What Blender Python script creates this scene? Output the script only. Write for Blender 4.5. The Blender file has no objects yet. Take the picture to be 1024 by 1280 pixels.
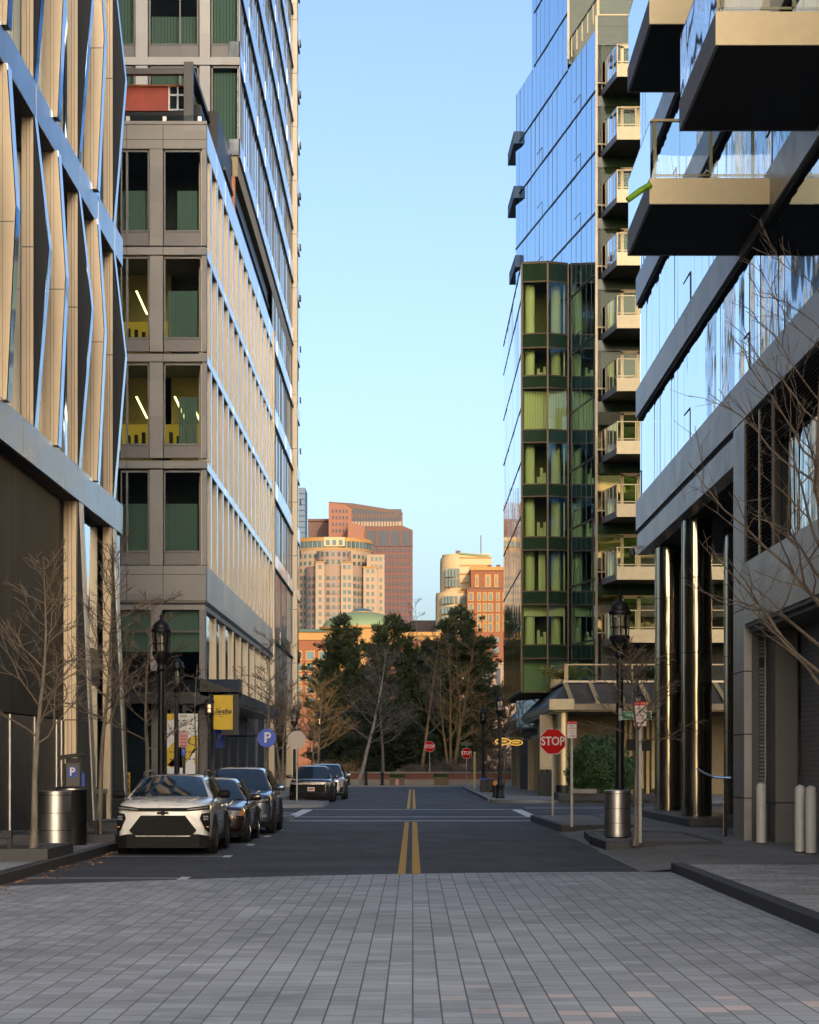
import bpy, math, random
from mathutils import Vector, Matrix
R = math.radians
random.seed(7)
SC = bpy.context.scene
COL = SC.collection
F, HZ, VX, EYE = 2800.0, 954.0, 516.0, 1.75      # focal length in photo pixels, horizon, street axis, eye height

def at(u, v, Y):
    return Vector(((u - VX) * Y / F, Y, EYE + (HZ - v) * Y / F))
def px(u, Y): return (u - VX) * Y / F
def pz(v, Y): return EYE + (HZ - v) * Y / F
def yp(u, X): return X * F / (u - VX)

# ------------------------------------------------------------------ mesh helpers
class MB:
    def __init__(s): s.v = []; s.f = []
    def add(s, vs, fs):
        n = len(s.v); s.v += [tuple(p) for p in vs]; s.f += [tuple(i + n for i in f) for f in fs]; return s
    def poly(s, pts): return s.add(pts, [tuple(range(len(pts)))])
    def quad(s, a, b, c, d): return s.add([a, b, c, d], [(0, 1, 2, 3)])
    def box(s, x0, x1, y0, y1, z0, z1):
        if x0 > x1: x0, x1 = x1, x0
        if y0 > y1: y0, y1 = y1, y0
        if z0 > z1: z0, z1 = z1, z0
        return s.add([(x0, y0, z0), (x1, y0, z0), (x1, y1, z0), (x0, y1, z0), (x0, y0, z1), (x1, y0, z1), (x1, y1, z1), (x0, y1, z1)],
                     [(0, 3, 2, 1), (4, 5, 6, 7), (0, 1, 5, 4), (1, 2, 6, 5), (2, 3, 7, 6), (3, 0, 4, 7)])
    def prism(s, pts, d):
        """closed polygon pts extruded by vector d"""
        n = len(pts); d = Vector(d); a = [Vector(p) for p in pts]; b = [p + d for p in a]
        fs = [tuple(range(n - 1, -1, -1)), tuple(range(n, 2 * n))]
        for i in range(n):
            j = (i + 1) % n; fs.append((i, j, n + j, n + i))
        return s.add(a + b, fs)
    def slab(s, pts2, z0, z1): return s.prism([(p[0], p[1], z0) for p in pts2], (0, 0, z1 - z0))
    def lathe(s, prof, n=16, c=(0, 0, 0), cap=True):
        vs = []; fs = []
        for (r, z) in prof:
            for i in range(n):
                a = 2 * math.pi * i / n; vs.append((c[0] + r * math.cos(a), c[1] + r * math.sin(a), c[2] + z))
        for k in range(len(prof) - 1):
            for i in range(n):
                j = (i + 1) % n; fs.append((k * n + i, k * n + j, (k + 1) * n + j, (k + 1) * n + i))
        if cap:
            if prof[0][0] > 1e-4: fs.append(tuple(range(n - 1, -1, -1)))
            if prof[-1][0] > 1e-4: fs.append(tuple((len(prof) - 1) * n + i for i in range(n)))
        return s.add(vs, fs)
    def cyl(s, x, y, z0, z1, r, n=16): return s.lathe([(r, z0), (r, z1)], n, (x, y, 0))
    def tube(s, pts, rad, n=6, cap=True):
        pts = [Vector(p) for p in pts]; m = len(pts)
        if not isinstance(rad, (list, tuple)): rad = [rad] * m
        vs = []; fs = []; ref = None
        for i in range(m):
            t = (pts[min(i + 1, m - 1)] - pts[max(i - 1, 0)])
            if t.length < 1e-9: t = Vector((0, 0, 1))
            t.normalize()
            if ref is None: ref = Vector((1, 0, 0)) if abs(t.x) < .9 else Vector((0, 1, 0))
            a = (ref - t * ref.dot(t)).normalized(); b = t.cross(a); ref = a
            for k in range(n):
                w = 2 * math.pi * k / n
                vs.append(pts[i] + (a * math.cos(w) + b * math.sin(w)) * rad[i])
        for i in range(m - 1):
            for k in range(n):
                l = (k + 1) % n; fs.append((i * n + k, i * n + l, (i + 1) * n + l, (i + 1) * n + k))
        if cap: fs.append(tuple(range(n - 1, -1, -1))); fs.append(tuple((m - 1) * n + k for k in range(n)))
        return s.add(vs, fs)
    def xf(s, M):
        s.v = [tuple(M @ Vector(p)) for p in s.v]; return s
    def join(s, o): return s.add(o.v, o.f)
    def build(s, name, m, parent=None, smooth=False, bevel=0, subd=0, flat=False):
        if parent is not None: og = ORG[parent.name]
        else:
            xs = [p[0] for p in s.v]; ys = [p[1] for p in s.v]; zs = [p[2] for p in s.v]
            og = Vector(((min(xs) + max(xs)) / 2, (min(ys) + max(ys)) / 2, min(zs)))
        me = bpy.data.meshes.new(name)
        me.from_pydata([(p[0] - og[0], p[1] - og[1], p[2] - og[2]) for p in s.v], [], s.f)
        if m is not None: me.materials.append(m)
        if smooth: me.polygons.foreach_set('use_smooth', [True] * len(me.polygons))
        me.update()
        o = bpy.data.objects.new(name, me); COL.objects.link(o)
        if parent is not None: o.parent = parent
        else: o.location = og
        ORG[o.name] = Vector(og)
        if bevel:
            b = o.modifiers.new('edge', 'BEVEL'); b.width = bevel; b.segments = 2; b.limit_method = 'ANGLE'; b.angle_limit = R(40)
        if subd:
            q = o.modifiers.new('round', 'SUBSURF'); q.levels = 1; q.render_levels = subd
        if smooth and not subd:
            try:
                me.set_sharp_from_angle(angle=R(38))
            except Exception: pass
        return o
ORG = {}

def tag(o, label=None, cat=None, group=None, kind=None):
    if label: o['label'] = label
    if cat: o['category'] = cat
    if group: o['group'] = group
    if kind: o['kind'] = kind
    return o
def thing(name, label, cat, loc=(0, 0, 0), group=None, rz=0):
    o = bpy.data.objects.new(name, None); COL.objects.link(o); o.empty_display_size = .2
    o.location = loc; o.rotation_euler = (0, 0, rz); ORG[o.name] = Vector(loc)
    return tag(o, label, cat, group)
def dup(root, loc, rz=0, scale=1, label=None, group=None):
    def cp(o, par):
        c = o.copy(); COL.objects.link(c)
        if par is not None:
            c.parent = par
        for ch in [x for x in list(o.children)]: cp(ch, c)
        return c
    r = cp(root, None)
    r.location = loc; r.rotation_euler = (0, 0, rz); r.scale = (scale, scale, scale)
    if label: r['label'] = label
    if group: r['group'] = group
    return r
def area_px(mb):
    us = []; vs = []
    for p in mb.v:
        y = max(p[1], 2.0); us.append(VX + p[0] * F / y); vs.append(HZ - (p[2] - EYE) * F / y)
    a, b, c, d = max(min(us), 0), min(max(us), 1024), max(min(vs), 0), min(max(vs), 1280)
    return max(0, b - a) * max(0, d - c)
def batch(name, mbs, m, parent, limit=100, **k):
    """one mesh per part; past the limit the largest in view stay parts and the rest become one part of kind stuff"""
    mbs = sorted(mbs, key=area_px, reverse=True); out = [x.build(name, m, parent, **k) for x in mbs[:limit]]
    if len(mbs) > limit:
        r = MB()
        for x in mbs[limit:]: r.join(x)
        o = r.build(name, m, parent, **k); o['kind'] = 'stuff'
    return out
def text(s, size, m, parent, M, name='lettering', shear=0, depth=.004, xs=1.0, font_bold=0):
    cu = bpy.data.curves.new(name, 'FONT'); cu.body = s; cu.size = size; cu.align_x = 'CENTER'; cu.align_y = 'CENTER'
    cu.extrude = depth; cu.shear = shear; cu.offset = font_bold; cu.resolution_u = 3
    t = bpy.data.objects.new('t', cu); COL.objects.link(t)
    me = bpy.data.meshes.new_from_object(t.evaluated_get(bpy.context.evaluated_depsgraph_get()))
    bpy.data.objects.remove(t); bpy.data.curves.remove(cu)
    mb = MB()
    M = M @ Matrix.Diagonal((xs, 1, 1, 1))
    mb.add([M @ v.co for v in me.vertices], [tuple(p.vertices) for p in me.polygons])
    bpy.data.meshes.remove(me)
    return mb.build(name, m, parent)
def face_us(x, y, z):       # text plane facing the street's near end (-Y)
    return Matrix.Translation((x, y, z)) @ Matrix.Rotation(R(90), 4, 'X')

# ------------------------------------------------------------------ materials
def _nt(name):
    m = bpy.data.materials.new(name); m.use_nodes = True; nt = m.node_tree; nt.nodes.clear()
    o = nt.nodes.new('ShaderNodeOutputMaterial'); return m, nt, o
def _n(nt, t, **kw):
    n = nt.nodes.new(t)
    for k, v in kw.items():
        if k in ('op', 'operation'): n.operation = v
        else: setattr(n, k, v)
    return n
def mat(name, col, rough=.6, metal=0, var=.12, scale=3.0, bump=0, bscale=20.0, spec=.5, stretch=(1, 1, 1), coat=0, wob=0, wobs=(1, 1, 1), dirt=0, panel=None):
    m, nt, out = _nt(name); L = nt.links.new
    b = _n(nt, 'ShaderNodeBsdfPrincipled'); L(b.outputs[0], out.inputs[0])
    b.inputs['Roughness'].default_value = rough; b.inputs['Metallic'].default_value = metal
    b.inputs['Specular IOR Level'].default_value = spec; b.inputs['Coat Weight'].default_value = coat
    g = _n(nt, 'ShaderNodeNewGeometry')
    mp = _n(nt, 'ShaderNodeMapping'); L(g.outputs['Position'], mp.inputs[0]); mp.inputs['Scale'].default_value = stretch
    n = _n(nt, 'ShaderNodeTexNoise'); n.inputs['Scale'].default_value = scale; n.inputs['Detail'].default_value = 6
    n.inputs['Roughness'].default_value = .62
    L(mp.outputs[0], n.inputs[0])
    r = _n(nt, 'ShaderNodeMapRange'); r.inputs[1].default_value = .28; r.inputs[2].default_value = .72
    r.inputs[3].default_value = 1 - var; r.inputs[4].default_value = 1 + var; L(n.outputs['Fac'], r.inputs[0])
    mx = _n(nt, 'ShaderNodeVectorMath', op='SCALE'); mx.inputs[0].default_value = col[:3]; L(r.outputs[0], mx.inputs['Scale'])
    csock = mx.outputs[0]
    if panel is not None:        # slightly different panels, seams running with the cladding module (x, y, z sizes)
        sn = _n(nt, 'ShaderNodeVectorMath', op='SNAP'); L(g.outputs['Position'], sn.inputs[0]); sn.inputs[1].default_value = panel
        wn = _n(nt, 'ShaderNodeTexWhiteNoise'); wn.noise_dimensions = '3D'; L(sn.outputs[0], wn.inputs[0])
        r2 = _n(nt, 'ShaderNodeMapRange'); r2.inputs[3].default_value = .86; r2.inputs[4].default_value = 1.12; L(wn.outputs['Value'], r2.inputs[0])
        m2 = _n(nt, 'ShaderNodeVectorMath', op='SCALE'); L(csock, m2.inputs[0]); L(r2.outputs[0], m2.inputs['Scale']); csock = m2.outputs[0]
    L(csock, b.inputs['Base Color'])
    if var:
        rr = _n(nt, 'ShaderNodeMapRange'); rr.inputs[3].default_value = max(0, rough - .12 * (rough > .05)); rr.inputs[4].default_value = min(1, rough + .12 * (rough > .05))
        L(n.outputs['Fac'], rr.inputs[0]); L(rr.outputs[0], b.inputs['Roughness'])
    if bump or wob:
        bm = _n(nt, 'ShaderNodeBump'); 
        n2 = _n(nt, 'ShaderNodeTexNoise'); n2.inputs['Detail'].default_value = 4 if bump else 1
        if wob:
            mp2 = _n(nt, 'ShaderNodeMapping'); L(g.outputs['Position'], mp2.inputs[0]); mp2.inputs['Scale'].default_value = wobs
            L(mp2.outputs[0], n2.inputs[0]); n2.inputs['Scale'].default_value = 1
            bm.inputs['Strength'].default_value = 1; bm.inputs['Distance'].default_value = wob
        else:
            L(mp.outputs[0], n2.inputs[0]); n2.inputs['Scale'].default_value = bscale
            bm.inputs['Strength'].default_value = bump; bm.inputs['Distance'].default_value = .02
        L(n2.outputs['Fac'], bm.inputs['Height']); L(bm.outputs[0], b.inputs['Normal'])
    return m
def clear_glass(name, tint, refl=.12, wob=0, wobs=(1, 1, 1), ior=1.5, gloss=(.9, .95, 1)):
    m, nt, out = _nt(name); L = nt.links.new
    tr = _n(nt, 'ShaderNodeBsdfTransparent'); tr.inputs[0].default_value = (*tint, 1)
    gl = _n(nt, 'ShaderNodeBsdfGlossy'); gl.inputs['Roughness'].default_value = .015; gl.inputs[0].default_value = (*gloss, 1)
    fr = _n(nt, 'ShaderNodeFresnel'); fr.inputs[0].default_value = ior
    mx = _n(nt, 'ShaderNodeMixShader'); ad = _n(nt, 'ShaderNodeMath', op='ADD'); ad.use_clamp = True; ad.inputs[1].default_value = refl
    L(fr.outputs[0], ad.inputs[0]); L(ad.outputs[0], mx.inputs[0]); L(tr.outputs[0], mx.inputs[1]); L(gl.outputs[0], mx.inputs[2]); L(mx.outputs[0], out.inputs[0])
    if wob:
        g = _n(nt, 'ShaderNodeNewGeometry'); mp = _n(nt, 'ShaderNodeMapping'); L(g.outputs['Position'], mp.inputs[0]); mp.inputs['Scale'].default_value = wobs
        n2 = _n(nt, 'ShaderNodeTexNoise'); n2.inputs['Scale'].default_value = 1; n2.inputs['Detail'].default_value = 1; L(mp.outputs[0], n2.inputs[0])
        bm = _n(nt, 'ShaderNodeBump'); bm.inputs['Distance'].default_value = wob; L(n2.outputs['Fac'], bm.inputs['Height'])
        L(bm.outputs[0], gl.inputs['Normal'])
    return m
def emit(name, col, s):
    m, nt, out = _nt(name); e = _n(nt, 'ShaderNodeEmission'); e.inputs[0].default_value = (*col, 1); e.inputs[1].default_value = s
    nt.links.new(e.outputs[0], out.inputs[0]); return m
def paver_mat(name, base, row, length, mortar_c, pink=0, swap=False, bump=.5, contrast=.22, j1=.042, j2=.016, warp=.55, rough=.62):
    """setts in lanes along Y (or X): every lane is shifted and stretched by its own random amount"""
    m, nt, out = _nt(name); L = nt.links.new
    b = _n(nt, 'ShaderNodeBsdfPrincipled'); L(b.outputs[0], out.inputs[0]); b.inputs['Roughness'].default_value = rough
    g = _n(nt, 'ShaderNodeNewGeometry'); sp = _n(nt, 'ShaderNodeSeparateXYZ'); L(g.outputs['Position'], sp.inputs[0])
    A, B = ('Y', 'X') if not swap else ('X', 'Y')
    dv = _n(nt, 'ShaderNodeMath', op='DIVIDE'); L(sp.outputs[B], dv.inputs[0]); dv.inputs[1].default_value = row
    fl = _n(nt, 'ShaderNodeMath', op='FLOOR'); L(dv.outputs[0], fl.inputs[0])
    fr = _n(nt, 'ShaderNodeMath', op='FRACT'); L(dv.outputs[0], fr.inputs[0])
    wn = _n(nt, 'ShaderNodeTexWhiteNoise'); wn.noise_dimensions = '1D'; L(fl.outputs[0], wn.inputs['W'])
    of = _n(nt, 'ShaderNodeMath', op='MULTIPLY_ADD'); L(wn.outputs['Value'], of.inputs[0]); of.inputs[1].default_value = 37.0; L(sp.outputs[A], of.inputs[2])
    cb = _n(nt, 'ShaderNodeCombineXYZ'); L(of.outputs[0], cb.inputs[0]); L(fl.outputs[0], cb.inputs[1])
    wp = _n(nt, 'ShaderNodeTexNoise'); wp.inputs['Scale'].default_value = 1.3; wp.inputs['Detail'].default_value = 0; L(cb.outputs[0], wp.inputs[0])
    wa = _n(nt, 'ShaderNodeMath', op='MULTIPLY_ADD'); L(wp.outputs['Fac'], wa.inputs[0]); wa.inputs[1].default_value = warp; L(of.outputs[0], wa.inputs[2])
    d2 = _n(nt, 'ShaderNodeMath', op='DIVIDE'); L(wa.outputs[0], d2.inputs[0]); d2.inputs[1].default_value = length
    f2 = _n(nt, 'ShaderNodeMath', op='FLOOR'); L(d2.outputs[0], f2.inputs[0]); r2 = _n(nt, 'ShaderNodeMath', op='FRACT'); L(d2.outputs[0], r2.inputs[0])
    idv = _n(nt, 'ShaderNodeCombineXYZ'); L(f2.outputs[0], idv.inputs[0]); L(fl.outputs[0], idv.inputs[1])
    rnd = _n(nt, 'ShaderNodeTexWhiteNoise'); rnd.noise_dimensions = '3D'; L(idv.outputs[0], rnd.inputs[0])
    def edge(sock, w):      # distance to the nearer edge of the cell, as 0..1 mask
        s1 = _n(nt, 'ShaderNodeMath', op='SUBTRACT'); s1.inputs[0].default_value = .5; L(sock, s1.inputs[1])
        ab = _n(nt, 'ShaderNodeMath', op='ABSOLUTE'); L(s1.outputs[0], ab.inputs[0])
        mr = _n(nt, 'ShaderNodeMapRange'); mr.inputs[1].default_value = .5 - w; mr.inputs[2].default_value = .5 - w * .35; L(ab.outputs[0], mr.inputs[0]); return mr.outputs[0]
    e1 = edge(fr.outputs[0], j1); e2 = edge(r2.outputs[0], j2)
    mxe = _n(nt, 'ShaderNodeMath', op='MAXIMUM'); L(e1, mxe.inputs[0])
    e2s = _n(nt, 'ShaderNodeMath', op='MULTIPLY'); L(e2, e2s.inputs[0]); e2s.inputs[1].default_value = .9; L(e2s.outputs[0], mxe.inputs[1])
    br = _n(nt, 'ShaderNodeMapRange'); br.inputs[3].default_value = 1 - contrast; br.inputs[4].default_value = 1 + contrast; L(rnd.outputs['Value'], br.inputs[0])
    st = _n(nt, 'ShaderNodeTexNoise'); st.inputs['Scale'].default_value = .35; st.inputs['Detail'].default_value = 8; st.inputs['Roughness'].default_value = .65; L(g.outputs['Position'], st.inputs[0])
    sr = _n(nt, 'ShaderNodeMapRange'); sr.inputs[1].default_value = .3; sr.inputs[2].default_value = .62; sr.inputs[3].default_value = .72; sr.inputs[4].default_value = 1.08; L(st.outputs['Fac'], sr.inputs[0])
    fn = _n(nt, 'ShaderNodeTexNoise'); fn.inputs['Scale'].default_value = 60; fn.inputs['Detail'].default_value = 3; L(g.outputs['Position'], fn.inputs[0])
    fnr = _n(nt, 'ShaderNodeMapRange'); fnr.inputs[3].default_value = .85; fnr.inputs[4].default_value = 1.15; L(fn.outputs['Fac'], fnr.inputs[0])
    dn = _n(nt, 'ShaderNodeTexNoise'); dn.inputs['Scale'].default_value = .8; dn.inputs['Detail'].default_value = 9; dn.inputs['Roughness'].default_value = .7; L(g.outputs['Position'], dn.inputs[0])
    dr = _n(nt, 'ShaderNodeMapRange'); dr.inputs[1].default_value = .56; dr.inputs[2].default_value = .70; dr.inputs[3].default_value = 1.0; dr.inputs[4].default_value = .62; L(dn.outputs['Fac'], dr.inputs[0])
    sr2 = _n(nt, 'ShaderNodeMath', op='MULTIPLY'); L(sr.outputs[0], sr2.inputs[0]); L(dr.outputs[0], sr2.inputs[1]); sr = sr2
    m1 = _n(nt, 'ShaderNodeMath', op='MULTIPLY'); L(br.outputs[0], m1.inputs[0]); L(sr.outputs[0], m1.inputs[1])
    m3 = _n(nt, 'ShaderNodeMath', op='MULTIPLY'); L(m1.outputs[0], m3.inputs[0]); L(fnr.outputs[0], m3.inputs[1])
    pk = _n(nt, 'ShaderNodeMix', data_type='RGBA'); pk.inputs[6].default_value = (*base, 1); pk.inputs[7].default_value = (base[0] * 1.35, base[1] * 1.1, base[2] * .98, 1)
    if pink:
        rn2 = _n(nt, 'ShaderNodeSeparateXYZ'); L(rnd.outputs['Color'], rn2.inputs[0])
        gt = _n(nt, 'ShaderNodeMath', op='GREATER_THAN'); L(rn2.outputs[0], gt.inputs[0]); gt.inputs[1].default_value = 1 - pink
        nearp = _n(nt, 'ShaderNodeMapRange'); nearp.inputs[1].default_value = 19.0; nearp.inputs[2].default_value = 16.5; L(sp.outputs['Y'], nearp.inputs[0])
        sidep = _n(nt, 'ShaderNodeMapRange'); sidep.inputs[1].default_value = .0; sidep.inputs[2].default_value = .6; L(sp.outputs['X'], sidep.inputs[0])
        a1 = _n(nt, 'ShaderNodeMath', op='MULTIPLY'); L(nearp.outputs[0], a1.inputs[0]); L(sidep.outputs[0], a1.inputs[1])
        a2 = _n(nt, 'ShaderNodeMath', op='MULTIPLY'); L(a1.outputs[0], a2.inputs[0]); L(gt.outputs[0], a2.inputs[1]); L(a2.outputs[0], pk.inputs[0])
    else: pk.inputs[0].default_value = 0
    cs = _n(nt, 'ShaderNodeVectorMath', op='SCALE'); L(pk.outputs[2], cs.inputs[0]); L(m3.outputs[0], cs.inputs['Scale'])
    fx = _n(nt, 'ShaderNodeMix', data_type='RGBA'); L(mxe.outputs[0], fx.inputs[0]); L(cs.outputs[0], fx.inputs[6]); fx.inputs[7].default_value = (*mortar_c, 1)
    L(fx.outputs[2], b.inputs['Base Color'])
    bm = _n(nt, 'ShaderNodeBump'); bm.invert = True; bm.inputs['Strength'].default_value = bump; bm.inputs['Distance'].default_value = .01; L(mxe.outputs[0], bm.inputs['Height']); L(bm.outputs[0], b.inputs['Normal'])
    return m
def brick_mat(name, c1, c2, mort, sx=.4, sz=.13):
    m, nt, out = _nt(name); L = nt.links.new
    b = _n(nt, 'ShaderNodeBsdfPrincipled'); L(b.outputs[0], out.inputs[0]); b.inputs['Roughness'].default_value = .8
    g = _n(nt, 'ShaderNodeNewGeometry'); sp = _n(nt, 'ShaderNodeSeparateXYZ'); L(g.outputs['Position'], sp.inputs[0])
    ad = _n(nt, 'ShaderNodeMath', op='ADD'); L(sp.outputs[0], ad.inputs[0]); L(sp.outputs[1], ad.inputs[1])
    cb = _n(nt, 'ShaderNodeCombineXYZ'); L(ad.outputs[0], cb.inputs[0]); L(sp.outputs[2], cb.inputs[1])
    t = _n(nt, 'ShaderNodeTexBrick'); t.inputs['Color1'].default_value = (*c1, 1); t.inputs['Color2'].default_value = (*c2, 1); t.inputs['Mortar'].default_value = (*mort, 1)
    t.inputs['Scale'].default_value = 1; t.inputs['Brick Width'].default_value = sx; t.inputs['Row Height'].default_value = sz; t.inputs['Mortar Size'].default_value = sz * .09
    L(cb.outputs[0], t.inputs[0])
    n = _n(nt, 'ShaderNodeTexNoise'); n.inputs['Scale'].default_value = .15; n.inputs['Detail'].default_value = 8; L(g.outputs['Position'], n.inputs[0])
    r = _n(nt, 'ShaderNodeMapRange'); r.inputs[1].default_value = .3; r.inputs[2].default_value = .7; r.inputs[3].default_value = .82; r.inputs[4].default_value = 1.15; L(n.outputs['Fac'], r.inputs[0])
    s = _n(nt, 'ShaderNodeVectorMath', op='SCALE'); L(t.outputs[0], s.inputs[0]); L(r.outputs[0], s.inputs['Scale']); L(s.outputs[0], b.inputs['Base Color'])
    return m

def asphalt_mat():
    m, nt, out = _nt('asphalt'); L = nt.links.new
    b = _n(nt, 'ShaderNodeBsdfPrincipled'); L(b.outputs[0], out.inputs[0]); b.inputs['Specular IOR Level'].default_value = .4
    g = _n(nt, 'ShaderNodeNewGeometry')
    def noise(sc, det, lo, hi, a, c, stretch=None):
        n = _n(nt, 'ShaderNodeTexNoise'); n.inputs['Scale'].default_value = sc; n.inputs['Detail'].default_value = det; n.inputs['Roughness'].default_value = .65
        if stretch:
            mp = _n(nt, 'ShaderNodeMapping'); mp.inputs['Scale'].default_value = stretch; L(g.outputs['Position'], mp.inputs[0]); L(mp.outputs[0], n.inputs[0])
        else: L(g.outputs['Position'], n.inputs[0])
        r = _n(nt, 'ShaderNodeMapRange'); r.inputs[1].default_value = lo; r.inputs[2].default_value = hi; r.inputs[3].default_value = a; r.inputs[4].default_value = c; L(n.outputs['Fac'], r.inputs[0]); return r.outputs[0]
    def mul(a, c):
        x = _n(nt, 'ShaderNodeMath', op='MULTIPLY'); L(a, x.inputs[0]); L(c, x.inputs[1]); return x.outputs[0]
    f = mul(mul(noise(.35, 8, .3, .7, .74, 1.25), noise(1.1, 5, .35, .65, .86, 1.12, (1, .12, 1))), noise(75, 2, .3, .7, .7, 1.35))
    v = _n(nt, 'ShaderNodeTexVoronoi'); v.feature = 'DISTANCE_TO_EDGE'; v.inputs['Scale'].default_value = .23
    wv = _n(nt, 'ShaderNodeTexNoise'); wv.inputs['Scale'].default_value = 1.6; wv.inputs['Detail'].default_value = 5; L(g.outputs['Position'], wv.inputs[0])
    ad = _n(nt, 'ShaderNodeVectorMath', op='MULTIPLY_ADD'); L(wv.outputs['Color'], ad.inputs[0]); ad.inputs[1].default_value = (1.3, 1.3, 0); L(g.outputs['Position'], ad.inputs[2]); L(ad.outputs[0], v.inputs['Vector'])
    c = _n(nt, 'ShaderNodeMapRange'); c.inputs[1].default_value = .003; c.inputs[2].default_value = .009; c.inputs[3].default_value = .45; c.inputs[4].default_value = 1; L(v.outputs['Distance'], c.inputs[0])
    f = mul(f, c.outputs[0])
    s = _n(nt, 'ShaderNodeVectorMath', op='SCALE'); s.inputs[0].default_value = (.068, .072, .080); L(f, s.inputs['Scale']); L(s.outputs[0], b.inputs['Base Color'])
    L(noise(.5, 6, .3, .7, .62, .85), b.inputs['Roughness'])
    bm = _n(nt, 'ShaderNodeBump'); bm.inputs['Strength'].default_value = .5; bm.inputs['Distance'].default_value = .015
    n2 = _n(nt, 'ShaderNodeTexNoise'); n2.inputs['Scale'].default_value = 90; n2.inputs['Detail'].default_value = 3; L(g.outputs['Position'], n2.inputs[0]); L(n2.outputs['Fac'], bm.inputs['Height']); L(bm.outputs[0], b.inputs['Normal'])
    return m

M = {}
M['asphalt'] = asphalt_mat()
M['paving'] = paver_mat('street_paving', (.425, .455, .49), .2025, .31, (.10, .105, .115), pink=.16, contrast=.19, bump=.4, j2=.03)
M['paving_walk'] = paver_mat('walk_paving', (.50, .50, .50), .2, .42, (.11, .11, .11), swap=True, contrast=.26, j1=.07, j2=.03)
M['concrete'] = paver_mat('concrete_walk', (.25, .245, .235), 1.52, 1.7, (.10, .10, .10), swap=True, contrast=.09, j1=.008, j2=.008, warp=0, rough=.8, bump=.2)
M['strip'] = mat('pale_granite_strip', (.24, .245, .25), .75, var=.12, scale=2, bump=.2)
M['granite_dark'] = mat('dark_granite', (.045, .046, .05), .6, var=.25, scale=6, bump=.2)
M['white_paint'] = mat('road_paint_white', (.78, .78, .76), .7, var=.3, scale=5)
M['yellow_paint'] = mat('road_paint_yellow', (.62, .36, .03), .7, var=.25, scale=5)
M['soil'] = mat('soil', (.055, .045, .035), .9, var=.4, scale=7, bump=.6)
M['grass'] = mat('winter_ground', (.07, .065, .035), .95, var=.4, scale=2, bump=.6)
M['champagne'] = mat('champagne_metal', (.74, .585, .39), .45, .2, var=.10, scale=.8, stretch=(1, 1, .2))
M['champagne_dark'] = mat('bronze_metal_panel', (.20, .165, .12), .33, .55, var=.22, scale=.7, stretch=(1, 1, .15))
M['navy'] = mat('dark_navy_metal', (.012, .016, .022), .5, .0, var=.15, spec=.25)
M['mirror_metal'] = mat('polished_blue_metal', (.40, .47, .54), .05, 1, var=.05, scale=.6, wob=.004, wobs=(.8, .8, .8))
M['black'] = mat('black_metal', (.012, .012, .013), .45, .3, var=.2)
M['charcoal'] = mat('charcoal_metal', (.085, .082, .078), .5, .2, var=.15, scale=1.5)
M['stone_grey'] = mat('grey_panel', (.26, .24, .21), .5, 0, var=.06, scale=.7, panel=(3.0, 3.0, 1.4))
M['stone_white'] = mat('pale_panel', (.42, .395, .36), .5, 0, var=.05, scale=.7, panel=(3.0, 3.0, 1.8))
M['spandrel'] = mat('grey_spandrel', (.16, .15, .14), .45, .1, var=.08)
M['fin_beige'] = mat('beige_fin', (.60, .49, .34), .45, .15, var=.06, scale=.6)
M['band_blue'] = mat('glossy_band', (.38, .43, .48), .13, 1, var=.06, scale=.5)
M['glass_blue'] = mat('blue_mirror_glass', (.20, .42, .64), .03, 1, var=.04, scale=.2, wob=.004, wobs=(.35, .35, .3))
M['glass_sky'] = mat('pale_mirror_glass', (.60, .74, .86), .03, 1, var=.03, scale=.2, wob=.010, wobs=(1.2, 1.05, .22))
M['glass_blue_dark'] = mat('dark_blue_trim', (.05, .075, .11), .4, 0, var=.1)
M['bronze'] = mat('dark_bronze', (.12, .08, .042), .5, .2, var=.12)
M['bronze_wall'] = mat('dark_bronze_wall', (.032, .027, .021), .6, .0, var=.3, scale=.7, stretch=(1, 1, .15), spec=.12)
M['belt_dull'] = mat('slate_band_dull_reflection', (.13, .125, .12), .24, .6, var=.2, scale=.5, wob=.004, wobs=(.8, .8, .8))  # same metal as the other bands; its duller reflection is put into the colour
M['slate_band'] = mat('slate_blue_band', (.17, .19, .21), .14, 1, var=.22, scale=.5, wob=.004, wobs=(.8, .8, .8))
M['glass_tower'] = mat('tower_glass', (.62, .76, .90), .04, 1, var=.25, scale=.25, wob=.004, wobs=(.5, .5, .3))
M['glass_dark'] = mat('dark_glass', (.018, .026, .03), .04, 0, var=.1, spec=.9)
M['glass_green_dark'] = mat('green_spandrel_glass', (.020, .042, .020), .16, 0, var=.15, spec=.25)
M['glass_far'] = mat('far_window', (.05, .09, .10), .35, 0, var=.45, scale=.12, spec=.25)
M['glass_far_dark'] = mat('far_window_dark', (.02, .026, .045), .35, 0, var=.4, scale=.12, spec=.2)
M['glass_wavy'] = mat('wavy_green_glass', (.36, .46, .44), .03, 1, var=.35, scale=1.2, stretch=(1, 3, .25), wob=.03, wobs=(1.5, 2.2, .35))
M['glass_clear'] = clear_glass('window_glass', (.60, .70, .68), .06)
M['glass_bay'] = clear_glass('bay_glass', (.74, .84, .58), .07, ior=1.35)
M['glass_gold_glow'] = clear_glass('balcony_glass_gold_glow', (.5, .55, .4), .62, ior=1.5, gloss=(1, .80, .45))  # gold sun glow put into the reflection colour of the lower balcony panes
M['edge_pewter'] = mat('pewter_edge', (.36, .33, .29), .32, .5, var=.1)
M['ledge_blue'] = mat('ledge_blue', (.10, .19, .33), .6, 0, var=.1)
M['glass_rail'] = clear_glass('railing_glass', (.80, .88, .88), .02, wob=.004, wobs=(.9, .9, .5))
M['glass_rail_soft'] = clear_glass('clear_railing_glass', (.86, .92, .86), .0, ior=1.15)
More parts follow.
